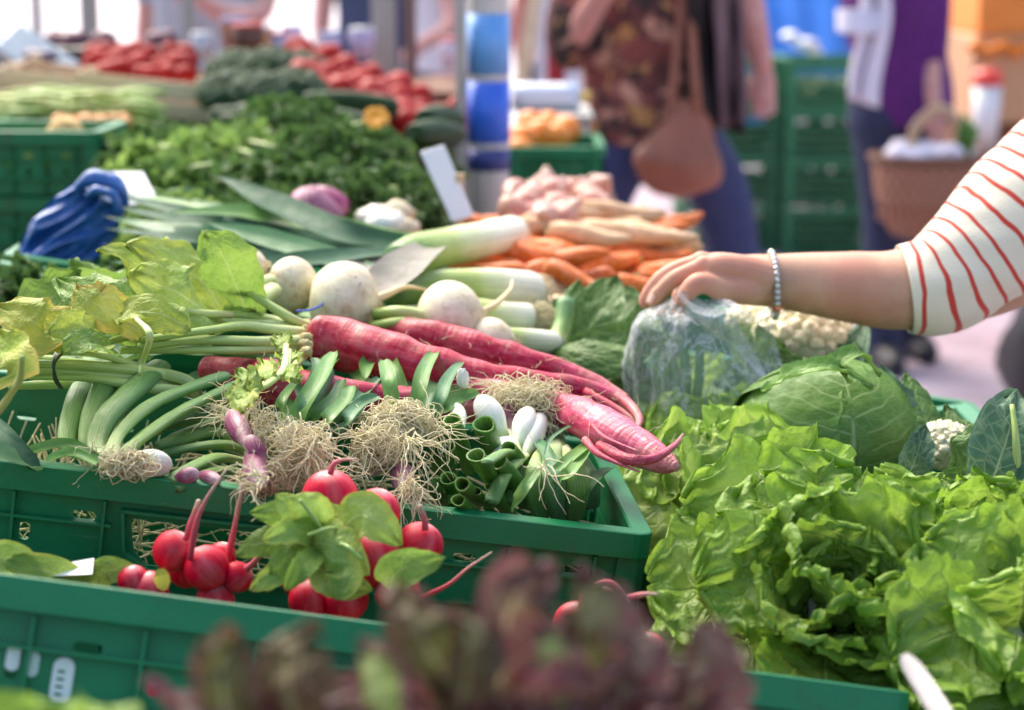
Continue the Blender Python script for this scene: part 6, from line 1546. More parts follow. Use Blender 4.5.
# rest of the body (outside the frame, so coarser)
SH = P(1245, -25, 2.0); bx, by = SH.x + .17, SH.y + .17
bm_ = MB()
bm_.tube([pp(1075, 205, .025), P(1120, 150, 1.92), P(1180, 60, 1.96), SH], [.050, .053, .056, .062], 16, 14)
TO = lambda z, x=0, y=0: V((bx + x, by + y, z))
bm_.tube([TO(.82), TO(.92), TO(1.05), TO(1.2), TO(1.33), TO(1.40)], [.15, .165, .135, .155, .15, .08], 20, 20, .72, (1, 0, 0))
bm_.tube([SH, TO(1.37, 0, 0), V((bx + .02, by + .19, 1.34))], [.062, .075, .062], 14, 12)
bm_.tube([TO(1.36), TO(1.45, -.01), TO(1.53, -.02)], [.06, .052, .056], 14, 8)
bm_.blob(TO(1.60, -.03), (.098, .076, .118), 24, 18, 0); bm_.blob(TO(1.55, -.09), (.03, .04, .04), 14, 10, 0)
bm_.blob(TO(1.595, -.132), (.016, .011, .02), 10, 8, 0)
for sy in (-1, 1): bm_.blob(TO(1.595, -.02, sy * .076), (.018, .01, .03), 10, 8, 0)
bm_.tube([V((bx + .02, by + .19, 1.34)), V((bx + .05, by + .25, 1.08)), V((bx - .06, by + .26, .86))], [.05, .042, .028], 14, 14)
bm_.blob(V((bx - .075, by + .26, .80)), (.028, .018, .06), 14, 10, 0)
for k in range(4): bm_.tube([V((bx - .098 + k * .017, by + .26, .77)), V((bx - .10 + k * .017, by + .255, .735)), V((bx - .096 + k * .017, by + .245, .705 + abs(k - 1.4) * .007))], [.009, .0085, .007], 8, 6)
bm_.tube([V((bx - .09, by + .25, .81)), V((bx - .112, by + .235, .775)), V((bx - .112, by + .225, .75))], [.011, .009, .008], 8, 6)
for sy in (-1, 1):
    bm_.tube([TO(.88, 0, sy * .09), TO(.5, -.01, sy * .10), TO(.1, .01, sy * .10)], [.095, .06, .038], 14, 16)
    bm_.tube([TO(.05, .05, sy * .10), TO(.04, -.05, sy * .105), TO(.025, -.16, sy * .11)], [.036, .036, .024], 12, 8)
bodym = to_mesh_remeshed(bm_, .008, 2)
per = thing('person', 'shopper in a cream and red striped top reaching over with one hand', 'person', (bx, by, 0))
BOD = join('body', [(np.array(ARM_.v), ARM_.f), armm, bodym], SKIN, per, V((bx, by, 0)))
def nail(c, d, up, w, l):
    mb = MB(); c = V(c); d = V(d).normalized(); up = V(up).normalized(); mb.leaf([c - d * l * .5, c, c + d * l * .5], w, up, 8, 8, 'cut', roll=-.8); return mb.build('fingernail', m_plain('nail', (.58, .35, .27), .35, .25, 60.0), BOD)
nail(pp(683, 298, -.051), pp(679, 305, -.04) - pp(684, 295, -.042), (-.25, -.95, .1), .0055, .011)
nail(pp(650.5, 298, -.0305), pp(652, 306, -.02) - pp(657, 297, -.02), (-.8, -.5, .2), .0045, .009)
# eyes, mouth, hair
mb = MB()
for sy in (-1, 1): mb = MB(); mb.blob(TO(1.612, -.115, sy * .031), (.011, .014, .008), 12, 8, 0); mb.build('eye', WHITE, BOD)
mb = MB(); mb.blob(TO(1.548, -.118), (.008, .024, .006), 12, 8, 0); mb.build('lips', m_plain('lips', (.5, .16, .14), .4), BOD)
mb = MB(); mb.blob(TO(1.635, .0), (.105, .088, .105), 24, 16, .12, 5, 2); mb.blob(TO(1.55, .06), (.05, .075, .11), 20, 14, .15, 5, 3); mb.build('hair', m_plain('brown_hair', (.07, .035, .02), .5, .4, 40.0, .5), per, remesh=.008)
# striped sleeve and shirt
def m_stripes():
    g = G('striped_jersey'); uvv, u, v = g.uv(); o = g.obj()
    w = g.rng(g.noise(o, 14, 2), .3, .7, -.0035, .0035)
    ph = g.mth('FRACT', g.mth('DIVIDE', g.mth('ADD', u, w), .0198))
    st = g.rng(g.mth('ABSOLUTE', g.mth('SUBTRACT', ph, .5)), .09, .125, 1, 0)
    kn_ = g.n('ShaderNodeTexWave', wave_type='BANDS'); g.set(kn_.inputs['Vector'], o); kn_.inputs['Scale'].default_value = 260
    c = g.mix(st, g.mix(g.noise(o, 30, 4), (.78, .70, .53), (.83, .76, .60)), (.60, .055, .035))
    g.bsdf(c, .85, g.bump(g.mth('ADD', g.noise(o, 18, 3), g.mth('MULTIPLY', g.noise(o, 500, 2), .35)), .5, .004), sheen=.3, spec=.2); return g.m
STR = m_stripes()
def sleeve(path, rad, wrk, name='sleeve', seg=70, n=48):
    C = cat([tuple(p) for p in path], seg); Rr = cat([(r,) for r in rad], seg)[:, 0]; T = np.gradient(C, axis=0); T /= np.linalg.norm(T, axis=1)[:, None]
    Ls = np.concatenate([[0], np.cumsum(np.linalg.norm(np.diff(C, axis=0), axis=1))])
    mb = MB(); b = 0; up = np.array((0, 0, 1.0))
    for i in range(seg + 1):
        nr = up - T[i] * up.dot(T[i]); nr /= np.linalg.norm(nr); sd = np.cross(T[i], nr)
        for k in range(n):
            a = 2 * PI * k / n; L = Ls[i]
            wr = wrk * (mn.noise(V((L * 16 + math.cos(a) * 1.4, math.cos(a) * 1.2, math.sin(a) * 1.2))) + .6 * mn.noise(V((L * 38 - math.sin(a) * 2, math.cos(a) * 2.2, math.sin(a) * 2.2 + 5))))
            mb.v.append(tuple(C[i] + (nr * math.cos(a) + sd * math.sin(a)) * Rr[i] * (1 + wr * min(1, L / .03))))
    for i in range(seg):
        for k in range(n):
            k2 = (k + 1) % n; mb.face((i * n + k, i * n + k2, (i + 1) * n + k2, (i + 1) * n + k), ((Ls[i], k / n), (Ls[i], (k + 1) / n), (Ls[i + 1], (k + 1) / n), (Ls[i + 1], k / n)))
    return mb.build(name, STR, per, solid=.0016)
sleeve([pp(904, 289.5), pp(935, 284, .0), pp(972, 262, .008), pp(1022, 222, .02), P(1085, 165, 1.9), P(1150, 95, 1.94), P(1200, 30, 1.98), SH], [.0435, .050, .058, .071, .075, .074, .076, .084], .05)
sm_ = MB()
sm_.tube([SH, TO(1.375), V((bx + .02, by + .2, 1.34))], [.078, .09, .075], 16, 14)
sm_.tube([TO(.86), TO(.95), TO(1.05), TO(1.2), TO(1.33), TO(1.41)], [.185, .182, .158, .178, .172, .09], 20, 20, .74, (1, 0, 0))
sm_.tube([V((bx + .02, by + .2, 1.34)), V((bx + .05, by + .26, 1.08)), V((bx + .0, by + .265, .97))], [.064, .058, .05], 14, 14)
def m_hstripes():
    g = G('striped_jersey_body'); z = g.sep(g.pos())[2]; o = g.obj()
    st = g.rng(g.mth('ABSOLUTE', g.mth('SUBTRACT', g.mth('FRACT', g.mth('DIVIDE', z, .0198)), .5)), .085, .115, 1, 0)
    g.bsdf(g.mix(st, (.78, .73, .60), (.60, .055, .035)), .85, g.bump(g.noise(o, 18, 3), .5, .004)); return g.m
sm_.build('shirt', m_hstripes(), per, remesh=.009, smoothit=2)
DEN = m_plain('dark_denim', (.035, .04, .10), .8, .3, 14.0, .3, 200.0)
mb = MB()
for sy in (-1, 1): mb.tube([TO(.93, 0, sy * .08), TO(.86, 0, sy * .09), TO(.5, -.01, sy * .10), TO(.1, .01, sy * .10)], [.11, .112, .078, .062], 16, 18)
mb.build('trousers', DEN, per, remesh=.01, smoothit=2)
for sy in (-1, 1):
    mb = MB(); mb.tube([TO(.05, .07, sy * .10), TO(.045, -.05, sy * .105), TO(.035, -.18, sy * .11)], [.042, .046, .034], 14, 10, .85); mb.build('shoe', m_plain('dark_leather', (.03, .02, .018), .4, .3), per)
# bracelet
br = thing('bracelet', 'silver grey beaded bracelet with one copper bead on the wrist of the reaching arm', 'bracelet', pp(773, 281))
c0 = pp(773, 282); ax = (pp(800, 283) - pp(750, 281)).normalized(); ax = (ax + V((0, 0, .10)) + V((-.0, 0, 0))).normalized()
Mb = frame(c0, ax, (0, 0, 1)); SIL = m_plain('silver_bead', (.6, .6, .57), .3, .3, 90.0, .3, 400.0, metal=.75); COP = m_plain('copper_bead', (.75, .25, .12), .25, .1, metal=.7)
nb = 34
m1 = MB()
for k in range(nb):
    a = 2 * PI * k / nb; r = .0305 + .003 * (1 - math.cos(a)) * .5
    c = Mb @ V((math.cos(a) * r - .0014, math.sin(a) * r * 1.02, 0))
    if k == 12: m2 = MB(); m2.blob(c, .0042, 14, 10, 0); m2.build('copper_bead', COP, br)
    else: m1.tube([c - ax * .0021, c + ax * .0021], .0031, 8, 2); m1.blob(c, .0033, 8, 6, .2, 4, k)
m1.build('beads', SIL, br)
# ============================================================ thin clear bag in the hand
def m_film():
    g = G('clear_film'); o = g.obj(); uvv, u, v = g.uv()
    q = g.scl(o, (1, 1, .55)); fold = g.mth('ABSOLUTE', g.mth('SUBTRACT', g.noise(q, 26, 5, .65, 1.2), .5)); cr = g.mth('ABSOLUTE', g.mth('SUBTRACT', g.noise(q, 70, 4, .6, .8), .5))
    h = g.mth('ADD', g.mth('MULTIPLY', fold, -2.0), g.mth('MULTIPLY', cr, -.8)); nm = g.bump(h, 1.0, .006)
    b = g.bsdf((.84, .88, .88), .18, nm, spec=.9, link=False)
    tr = g.n('ShaderNodeBsdfTransparent'); tr.inputs[0].default_value = (.97, .985, .98, 1)
    lw = g.n('ShaderNodeLayerWeight'); lw.inputs[0].default_value = .35; g.set(lw.inputs['Normal'], nm)
    f = g.mth('ADD', g.mth('MULTIPLY', lw.outputs['Facing'], .38), g.mth('ADD', g.rng(fold, .0, .03, .42, .10), g.rng(cr, .0, .02, .14, 0)), clamp=True)
    mx = g.n('ShaderNodeMixShader'); g.set(mx.inputs[0], f); g.nt.links.new(tr.outputs[0], mx.inputs[1]); g.nt.links.new(b, mx.inputs[2]); g.nt.links.new(mx.outputs[0], g.out.inputs[0]); return g.m
bag = thing('plastic_bag', 'thin clear plastic bag of vegetables pinched at the top by the hand', 'bag', P(702, 428, 1.83))
BC = [(683, 286, 5), (684, 296, 9), (683, 306, 24), (682, 318, 48), (688, 345, 60), (697, 375, 70), (702, 405, 72), (702, 425, 54), (702, 432, 8)]
bcen = cat([tuple(P(x, y, 1.83)) for x, y, r in BC], 60); brad = cat([(r * MPP(1.83),) for x, y, r in BC], 60)[:, 0]
mb = MB()
def fbag(u, v):
    i = min(60, int(round(u * 60))); a = 2 * PI * v; r = max(.002, brad[i]); c = V(bcen[i])
    k = math.exp(-u * 2.2); f = 1 + (.12 * k + .015) * math.sin(5 * a + 5 * u) * (1 + 2.2 * mn.noise(V((math.cos(a) * 2, math.sin(a) * 2, 1)))) + .20 * mn.noise(V((math.cos(a) * 1.3, math.sin(a) * 1.3, u * 3 + 4))) + .10 * abs(mn.noise(V((math.cos(a) * 3, math.sin(a) * 3, u * 7)))) + .04 * abs(mn.noise(V((math.cos(a) * 8, math.sin(a) * 8, u * 18))))
    return c + V((math.cos(a) * r * f, math.sin(a) * r * f * .72, 0))
mb.grid(fbag, 60, 200); mb.build('film', m_film(), bag)
mb = MB()   # loose flap hanging off the gathered neck to the right
mb.grid(lambda u, v: P(684 + 86 * u - 10 * v * (1 - u) + 22 * v * u, 290 + 26 * u + 85 * v * u ** .8 + 4 * math.sin(u * 9), 1.80 + .02 * math.sin(v * 5 + u * 6) - .01 * v), 40, 24); mb.build('loose_flap', m_film(), bag)
mb = MB()
for k in range(9):
    a = k * .7; mb.tube([P(684 + 2 * math.cos(a), 286, 1.82), P(678 + 3 * math.cos(a), 276 + 4 * math.sin(a * 2), 1.825), P(690 + 14 * math.cos(a), 268 + 10 * math.sin(a), 1.835)], [.003, .0018, .001], 5, 6)
veg = thing('spring_onion_bunch', 'green stalks standing inside the clear plastic bag', 'spring onions', P(680, 425, 1.83))
for (x0, x1, y1) in ((668, 655, 350), (676, 668, 342), (684, 682, 336), (692, 700, 342), (664, 646, 360), (658, 652, 356)):
    mb = MB(); mb.tube([P(x0, 424, 1.83), P((x0 + x1) / 2 + 3, 380, 1.82), P(x1, y1, 1.83)], [.004, .0055, .004], 10, 14, .6); mb.build('stalk', M_ONION_LEAF, veg)
lettuce('pale_lettuce', 'small pale lettuce heart inside the clear plastic bag', 'lettuce', P(722, 424, 1.83), .038, .022, M_LETT_P, 16, 31, None, ruf=.2, emax=80, nu=14, nv=8)
# ============================================================ walkers and sellers in the background
def limb(mb, pts, rad, n=14, seg=16, **k): mb.tube(pts, rad, n, seg, **k)
def hand(mb, wr, d, k=1.0, side=1):
    wr = V(wr); d = V(d).normalized(); s = d.cross(V((0, 1, .2))).normalized()
    mb.tube([wr, wr + d * .05 * k, wr + d * .09 * k], [.026 * k, .036 * k, .034 * k], 12, 8, .6, (0, 1, 0))
    for j in range(4):
        o = s * (-.027 + .018 * j) * k; b = wr + d * .085 * k + o; mb.tube([b, b + d * .035 * k + V((0, -.006, 0)), b + d * (.06 - .006 * abs(j - 1.3)) * k + V((0, -.02, -.004))], [.0095 * k, .009 * k, .007 * k], 8, 6)
    b = wr + d * .03 * k - s * .025 * k * side; mb.tube([b, b + d * .03 * k - s * .02 * k * side, b + d * .06 * k - s * .022 * k * side], [.012 * k, .011 * k, .008 * k], 8, 6)
def head(mb, c, face, r=1.0):
    c = V(c); f = V(face).normalized(); mb.blob(c, (.088 * r, .088 * r, .118 * r), 20, 16, 0); mb.blob(c + f * .06 + V((0, 0, -.055)), (.04, .04, .04), 12, 10, 0); mb.blob(c + f * .095 + V((0, 0, -.01)), (.016, .016, .022), 10, 8, 0)
    s = f.cross(V((0, 0, 1)))
    for k in (-1, 1): mb.blob(c + s * k * .086 + V((0, 0, -.01)), (.013, .013, .028), 8, 6, 0)
def facebits(root, c, face):
    c = V(c); f = V(face).normalized(); s = f.cross(V((0, 0, 1)))
    for k in (-1, 1): mb = MB(); mb.blob(c + f * .082 + s * k * .032 + V((0, 0, .008)), .011, 10, 8, 0); mb.build('eye', WHITE, root)
    mb = MB(); mb.blob(c + f * .098 + V((0, 0, -.06)), (.02, .02, .006), 10, 8, 0); mb.build('lips', m_plain('lips', (.5, .16, .14), .4), root)
    mb = MB(); mb.blob(c - f * .025 + V((0, 0, .035)), (.1, .1, .105), 20, 14, .15, 6, 2); mb.build('hair', m_plain('brown_hair', (.07, .035, .02), .5, .4, 40.0, .5), root)
# --- woman in the flowered blouse
DA = 5.2
A_ = lambda x, y, d=0: P(x, y, DA + d)
pA = thing('person', 'walking woman in a brown flower-patterned blouse and dark blue jeans, cut off above the waist', 'person', (A_(650, 200).x, DA, 0))
mb = MB(); hp = A_(652, 130); ch = A_(640, 10); nk = A_(642, -75); hd = A_(642, -130)
limb(mb, [A_(652, 150), hp, A_(645, 70), ch, A_(642, -45)], [.15, .165, .14, .16, .10], 20, 20, ell=.72, up=(0, 1, 0))
limb(mb, [A_(642, -50), nk, A_(642, -95)], [.06, .052, .055]); head(mb, hd, (.6, -.8, 0))
limb(mb, [A_(590, -30, -.05), A_(642, -42), A_(700, -30, .05)], [.06, .08, .06])
limb(mb, [A_(590, -30, -.05), A_(574, 34, -.10), A_(604, -10, -.24)], [.055, .045, .03]); hand(mb, A_(604, -10, -.24), (.7, -.2, .5))
limb(mb, [A_(700, -30, .05), A_(742, -10, .0), A_(754, 30, -.02), A_(763, 68, -.03)], [.055, .045, .040, .028]); hand(mb, A_(763, 66, -.03), (.05, -.05, -1), .95)
limb(mb, [A_(626, 140), A_(600, 215, -.05), A_(585, 420, .05)], [.095, .06, .045]); limb(mb, [A_(684, 140), A_(726, 215, .03), A_(752, 425, .1)], [.095, .06, .045])
for x in (585, 752): q = A_(x, 440); q.z = .04; limb(mb, [q + V((-.05, 0, 0)), q + V((.05, -.02, 0)), q + V((.16, -.04, -.01))], [.035, .04, .028])
mb.build('body', SKIN2, pA, remesh=.01, smoothit=2); facebits(pA, hd, (.6, -.8, 0))
def m_blouse():
    g = G('flowered_blouse'); o = g.obj(); n = g.noise(o, 9, 4, .6, .4); v1 = g.vor(g.scl(o, (1, 1, 1)), 11)
    c = g.mix(g.rng(n, .42, .58), (.035, .02, .018), (.24, .06, .05))
    c = g.mix(g.rng(g.noise(o, 7.0, 5, .7, .8), .53, .60), c, (.66, .33, .22)); c = g.mix(g.rng(g.noise(o, 16.0, 3, .6, .5), .60, .64), c, (.50, .24, .08))
    g.bsdf(c, .8, g.bump(g.noise(o, 20, 3), .5, .01)); return g.m
mb = MB(); limb(mb, [A_(652, 143), A_(652, 125), A_(645, 70), ch, A_(642, -40)], [.178, .185, .172, .186, .12], 20, 22, ell=.78, up=(0, 1, 0))
limb(mb, [A_(590, -30, -.05), A_(642, -42), A_(700, -30, .05)], [.075, .10, .075]); limb(mb, [A_(590, -30, -.05), A_(578, 10, -.08), A_(573, 42, -.1), A_(582, 50, -.13)], [.08, .082, .075, .06]); limb(mb, [A_(700, -30, .05), A_(728, -18, .02)], [.07, .07])
mb.build('blouse', m_blouse(), pA, remesh=.011, smoothit=3)
JE = m_plain('blue_jeans', (.035, .045, .12), .8, .35, 9.0, .3, 150.0)
mb = MB(); limb(mb, [A_(650, 128), A_(652, 150)], [.16, .165], 20, 8, ell=.75, up=(0, 1, 0)); limb(mb, [A_(626, 142), A_(600, 215, -.05), A_(586, 425, .05)], [.11, .078, .06]); limb(mb, [A_(684, 142), A_(726, 215, .03), A_(752, 425, .1)], [.11, .08, .06])
mb.build('jeans', JE, pA, remesh=.012, smoothit=3)
LE = m_plain('brown_leather', (.30, .10, .055), .45, .45, 12.0, .4, 60.0)
t = thing('shoulder_bag', 'soft brown leather bag hanging from the shoulder of the woman in jeans', 'bag', A_(686, 195, -.2))
mb = MB(); mb.tube([A_(686, 100, -.2), A_(686, 125, -.21), A_(682, 160, -.22), A_(680, 185, -.21), A_(680, 196, -.2)], [.025, .07, .115, .10, .03], 22, 22, .45, (0, 1, 0), bump=.25, bfreq=12); mb.build('pouch', LE, t)
mb = MB(); mb.tube([A_(668, 130, -.22), A_(676, 60, -.2), A_(686, -34, -.1)], .012, 8, 14, .4, (0, 1, 0)); mb.tube([A_(700, 130, -.22), A_(694, 60, -.22), A_(690, -34, -.1)], .012, 8, 14, .4, (0, 1, 0)); mb.build('strap', LE, t)
t = thing('jacket', 'dark jacket with grey-pink lining draped over the shoulder bag', 'jacket', A_(720, 130, -.15))
mb = MB(); mb.grid(lambda u, v: A_(688 + 40 * u + 16 * v * u, -40 + 160 * v + 14 * u, -.16 - .03 * math.sin(u * 7) - .02 * math.sin(v * 9)), 20, 20); mb.build('outer_cloth', m_plain('black_cloth', (.018, .013, .014), .8, .3), t, solid=.012)
mb = MB(); mb.grid(lambda u, v: A_(712 + 26 * u + 10 * v, -30 + 158 * v - 10 * u, -.19 - .03 * math.sin(u * 5 + v * 3)), 16, 16); mb.build('lining', m_plain('greyish_pink_cloth', (.17, .10, .11), .7, .5, 14.0), t, solid=.01)
# --- woman in purple with the basket
DB = 6.4
B_ = lambda x, y, d=0: P(x, y, DB + d)
pB = thing('person', 'woman in a purple cardigan and white scarf carrying a wicker basket', 'person', (B_(895, 200).x, DB, 0))
mb = MB(); hb = B_(893, -110)
limb(mb, [B_(895, 118), B_(895, 90), B_(893, 40), B_(893, -10), B_(893, -45)], [.14, .155, .135, .15, .09], 20, 20, ell=.72, up=(0, 1, 0)); limb(mb, [B_(893, -50), B_(893, -75)], [.055, .052]); head(mb, hb, (.3, -1, 0))
limb(mb, [B_(858, -30), B_(893, -40), B_(932, -28)], [.055, .075, .055]); limb(mb, [B_(932, -28), B_(930, 40, -.05), B_(931, 85, -.1), B_(935, 108, -.12)], [.05, .042, .034, .027]); hand(mb, B_(935, 106, -.12), (.05, -.1, -1), .85)
limb(mb, [B_(858, -30), B_(862, 30, .15), B_(880, 80, .2)], [.05, .04, .03]); hand(mb, B_(880, 80, .2), (.2, .1, -1), .85)
limb(mb, [B_(880, 110), B_(885, 220), B_(880, 370)], [.095, .065, .042]); limb(mb, [B_(908, 110), B_(906, 220, .1), B_(912, 372, .2)], [.095, .065, .042])
for x, dd in ((880, 0), (912, .2)): q = B_(x, 380, dd); q.z = .04; limb(mb, [q + V((0, .05, 0)), q + V((0, -.05, 0)), q + V((.02, -.15, -.01))], [.035, .038, .027])
mb.build('body', SKIN2, pB, remesh=.01, smoothit=2); facebits(pB, hb, (.3, -1, 0))
PUR = m_plain('purple_knit', (.10, .012, .14), .85, .3, 20.0, .4, 120.0)
mb = MB(); limb(mb, [B_(905, 125), B_(902, 90), B_(898, 40), B_(895, -10), B_(893, -42)], [.165, .17, .155, .165, .11], 20, 20, ell=.75, up=(0, 1, 0)); limb(mb, [B_(858, -30), B_(893, -40), B_(932, -28)], [.068, .09, .068]); limb(mb, [B_(932, -28), B_(931, 20, -.03), B_(930, 62, -.07)], [.068, .064, .056])
limb(mb, [B_(858, -30), B_(862, 30, .15), B_(874, 66, .18)], [.066, .06, .05]); mb.build('cardigan', PUR, pB, remesh=.011, smoothit=2)
mb = MB(); mb.grid(lambda u, v: B_(856 + 28 * u + 6 * math.sin(v * 5), -44 + 142 * v + 10 * u, -.19 - .025 * math.sin(u * 9 + v * 2)), 18, 20); mb.build('scarf', m_plain('white_cloth', (.75, .72, .80), .8, .08, 14.0), pB, solid=.014)
mb = MB(); mb.grid(lambda u, v: B_(838 + 48 * u, 10 + 22 * v + 8 * u * (1 - u) * v, -.22 - .03 * math.sin(u * 6) - .03 * v), 18, 12); mb.build('scarf_end', m_plain('white_cloth', (.75, .72, .80), .8, .08, 14.0), pB, solid=.014)
mb = MB(); limb(mb, [B_(895, 95), B_(895, 125)], [.155, .16], 20, 8, ell=.75, up=(0, 1, 0)); limb(mb, [B_(880, 112), B_(885, 220), B_(880, 372)], [.108, .08, .06]); limb(mb, [B_(908, 112), B_(906, 220, .1), B_(912, 374, .2)], [.108, .08, .06]); mb.build('jeans', m_plain('navy_jeans', (.02, .03, .075), .8, .3, 9.0), pB, remesh=.012, smoothit=2)
SHOE = m_plain('dark_shoe', (.02, .02, .025), .5, .2)
for rt, F3 in ((pA, [(A_(585, 440), (1, -.2)), (A_(752, 440), (1, -.2))]), (pB, [(B_(880, 380), (.1, -1)), (B_(912, 380, .2), (.1, -1))])):
    for q, (fx, fy) in F3:
        q.z = .045; f = V((fx, fy, 0)).normalized(); mb = MB(); mb.tube([q - f * .09, q, q + f * .12, q + f * .19 - V((0, 0, .012))], [.04, .048, .046, .03], 14, 12); mb.build('shoe', SHOE, rt)
# basket
def m_wicker():
    g = G('wicker'); uvv, u, v = g.uv()
    a = g.mth('SINE', g.mth('MULTIPLY', v, 2 * PI * 30)); b = g.mth('SINE', g.mth('MULTIPLY', u, 2 * PI * 12)); h = g.mth('MULTIPLY', a, b)
    c = g.mix(g.rng(h, -.6, .6), (.22, .09, .05), (.46, .23, .14)); g.bsdf(c, .6, g.bump(h, .8, .01)); return g.m
WK = m_wicker(); c0 = B_(932, 190, -.25); ms = MPP(DB - .25)
bk = thing('wicker_basket', 'brown wicker basket lined with white cloth, held by the woman in purple', 'basket', B_(932, 236, -.25))
mb = MB()
prof = [(26, -50), (38, -46), (48, -30), (56, -4), (60, 25), (61, 34), (57, 34), (52, -30), (2, -38)]
Mx = Matrix.Translation(c0) @ Matrix.Diagonal((1, .72, 1, 1)); mb.lathe([(r * ms, h * ms * .95) for r, h in prof], Mx, 40); mb.build('bowl', WK, bk)
mb = MB(); mb.tube([c0 + V((-24 * ms, 0, 30 * ms)), c0 + V((-18 * ms, 0, 62 * ms)), c0 + V((4 * ms, 0, 80 * ms)), c0 + V((24 * ms, 0, 62 * ms)), c0 + V((30 * ms, 0, 28 * ms))], .017, 10, 22, bump=.3, bfreq=60); mb.build('handle', m_plain('light_wicker', (.5, .34, .2), .6, .25, 60.0, .5), bk)
mb = MB(); mb.tube([c0 + V((math.cos(a) * 61 * ms, math.sin(a) * 44 * ms, 33 * ms)) for a in np.linspace(0, 2 * PI, 25)], .011, 10, 72, bump=.3, bfreq=60); mb.build('rim', WK, bk)
mb = MB()
for k in range(16): mb.blob(c0 + V((rng.uniform(-42, 42) * ms, rng.uniform(-26, 22) * ms, rng.uniform(30, 42) * ms)), (.05, .05, .03), 14, 10, .4, 3, k)
o = mb.build('white_cloth', m_plain('crumpled_white_cloth', (.82, .76, .82), .7, .08, 20.0, .6, 40.0), None, remesh=.008, smoothit=1); tag(o, 'crumpled white cloth bundle filling the wicker basket', 'cloth')
t = thing('leek', 'green leek tip sticking out of the wicker basket', 'leek', B_(960, 155, -.25))
for k in range(3): mb = MB(); mb.leaf([B_(960, 165, -.25), B_(963 + 3 * k, 140, -.27), B_(964 + 6 * k, 112 + 6 * k, -.26)], .022, (.3 * k - .3, -1, 0), 12, 4, 'strap', roll=.5); mb.build('leaf', M_ONION_LEAF if False else M_STRAP, t)
# --- people half seen at the top
def simple_person(label, x, y_hip, d, top_m, leg_m, arm=None, apron=None, w=1.0, face=(0, -1, 0), skin=None):
    h = P(x, y_hip, d); X = h.x; t = thing('person', label, 'person', (X, d, 0)); mb = MB(); C = lambda dx, z, dy=0: V((X + dx, d + dy, z))
    limb(mb, [C(0, .86), C(0, .95), C(0, 1.12), C(0, 1.3), C(0, 1.42)], [.15, .16, .135, .16, .09], 18, 18, ell=.72, up=(0, 1, 0)); limb(mb, [C(0, 1.42), C(0, 1.5)], [.055, .055]); head(mb, C(0, 1.6), face)
    limb(mb, [C(-.18, 1.38), C(0, 1.42), C(.18, 1.38)], [.055, .075, .055]); tops = MB(); limb(tops, [C(0, .9), C(0, 1.12), C(0, 1.3), C(0, 1.42)], [.185, .165, .185, .115], 18, 18, ell=.76, up=(0, 1, 0)); limb(tops, [C(-.18, 1.38), C(0, 1.42), C(.18, 1.38)], [.07, .09, .07])
    arms = arm or {}
    for sx in (-1, 1):
        pts = arms.get(sx) or [C(.18 * sx, 1.38), C(.23 * sx, 1.1), C(.22 * sx, .86, -.08)]
        if arms.get(sx): pts = [C(.18 * sx, 1.38)] + pts
        limb(mb, pts, [.052, .044, .036, .028][:len(pts)] if len(pts) > 3 else [.052, .042, .028]); hand(mb, pts[-1], pts[-1] - pts[-2], .9)
        limb(tops, [pts[0], pts[0] * .4 + pts[1] * .6], [.068, .06])
    limb(mb, [C(-.09, .88), C(-.1, .5), C(-.1, .1)], [.095, .065, .042]); limb(mb, [C(.09, .88), C(.1, .5), C(.1, .1)], [.095, .065, .042])
    for sx in (-1, 1): limb(mb, [C(.1 * sx, .05, .05), C(.1 * sx, .04, -.15)], [.04, .03])
    mb.build('body', skin or SKIN2, t, remesh=.012, smoothit=2); facebits(t, C(0, 1.6), face); tops.build('top', top_m, t, remesh=.013, smoothit=2)
    lg = MB()
    for sx in (-1, 1): limb(lg, [C(.085 * sx, .92), C(.09 * sx, .86), C(.1 * sx, .5), C(.1 * sx, .1)], [.11, .112, .08, .062])
    lg.build('trousers', leg_m, t, remesh=.013, smoothit=2)
    if apron: ap = MB(); ap.grid(lambda u, v: C(-.17 + .34 * u, 1.3 - .75 * v, -.17 - .02 * math.sin(u * 8)), 12, 12); ap.build('apron', apron, t, solid=.01)
    return t
D5 = 4.9
simple_person('seller in a pale grey apron with bare forearms, behind the wooden tomato box', 215, 60, 6.6, m_plain('grey_shirt', (.34, .37, .42), .8, .15), DEN, {1: [P(262, 8, 6.5), P(234, 18, 6.3), P(206, 4, 6.25)]}, m_plain('pale_grey_cloth', (.45, .48, .52), .8, .1))
simple_person('person in dark blue leaning on the stall between the grey tent posts', 376, 60, 8.4, m_plain('navy_shirt', (.05, .07, .14), .8, .15), DEN)
simple_person('seller with a bent bare arm, just left of the striped pole', 447, 60, 8.0, m_plain('white_shirt', (.7, .7, .74), .8, .1), m_plain('grey_trousers', (.12, .12, .14), .8, .2), {-1: [P(440, -20, 7.9), P(452, 22, 7.8), P(424, 44, 7.7)]})
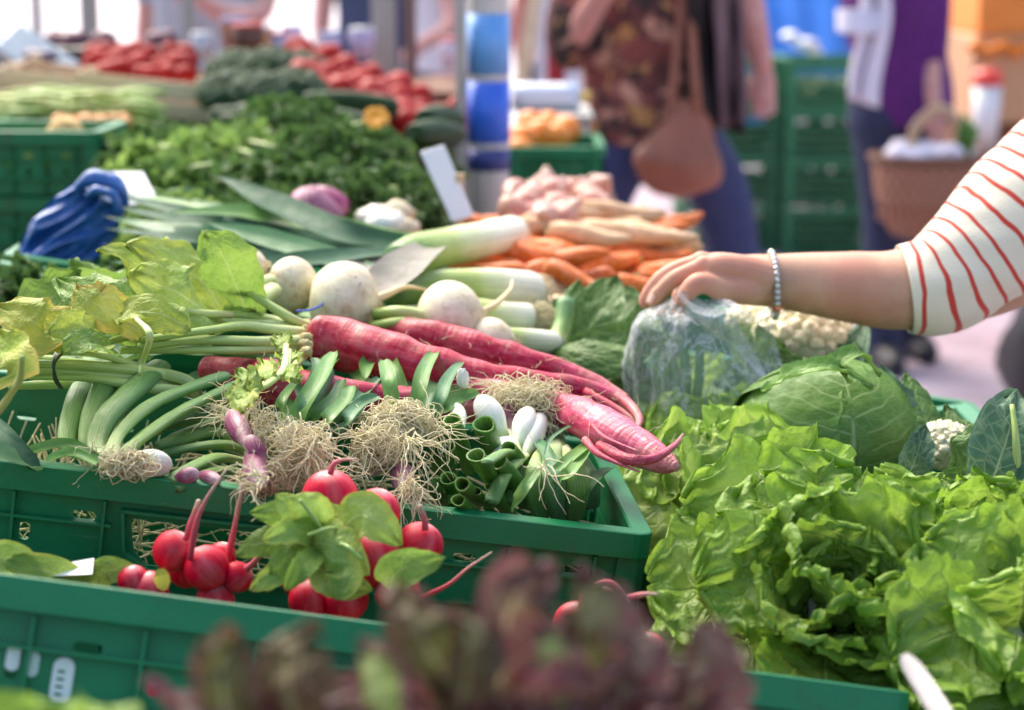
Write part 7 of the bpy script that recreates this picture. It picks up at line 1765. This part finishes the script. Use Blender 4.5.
simple_person('distant man in a red and white top and navy trousers, right of the striped pole', 575, 60, 8.2, m_plain('red_top', (.5, .04, .05), .8, .2), m_plain('navy_trousers', (.02, .04, .22), .8, .2), None, m_plain('white_cloth_panel', (.75, .75, .78), .8, .1))
# ------------------------------------------------------------ light, sky, camera
w = bpy.data.worlds.new('World'); SC.world = w; w.use_nodes = True
nt = w.node_tree; bg = nt.nodes['Background']
sk = nt.nodes.new('ShaderNodeTexSky'); sk.sky_type = 'NISHITA'; sk.sun_disc = False
SUN_EL, SUN_AZ = R(50), R(-30)      # azimuth measured clockwise from +Y
sk.sun_elevation = SUN_EL; sk.sun_rotation = SUN_AZ; sk.air_density = 1.0; sk.dust_density = 5.0; sk.ozone_density = 1.0
nt.links.new(sk.outputs[0], bg.inputs[0]); bg.inputs[1].default_value = 0.15
sl = bpy.data.lights.new('sun', 'SUN'); so = bpy.data.objects.new('sun', sl); COL.objects.link(so)
sl.energy = 1.7; sl.angle = R(50); sl.color = (1, .93, .82)
sd = V((math.sin(SUN_AZ) * math.cos(SUN_EL), math.cos(SUN_AZ) * math.cos(SUN_EL), math.sin(SUN_EL)))
so.rotation_euler = (-sd).to_track_quat('-Z', 'Y').to_euler(); so.location = sd * 20
cam = bpy.data.cameras.new('camera'); co = bpy.data.objects.new('camera', cam); COL.objects.link(co)
co.location = (0, 0, CAM_H); co.rotation_euler = (R(90) - PITCH, 0, 0)
cam.sensor_width = 36; cam.lens = F * 36 / 1024; cam.clip_end = 500; cam.clip_start = .05
cam.dof.use_dof = True; cam.dof.focus_distance = 1.53
cam.dof.aperture_fstop = cam.lens / 1000 / .0145
SC.camera = co
SC.view_settings.view_transform = 'Standard'; SC.view_settings.look = 'None'; SC.view_settings.gamma = 1
SC.view_settings.exposure = 1.38
SC.cycles.max_bounces = 6; SC.cycles.diffuse_bounces = 3; SC.cycles.glossy_bounces = 2; SC.cycles.transmission_bounces = 4; SC.cycles.transparent_max_bounces = 16
SC.cycles.caustics_reflective = False; SC.cycles.caustics_refractive = False
SC.cycles.use_denoising = True
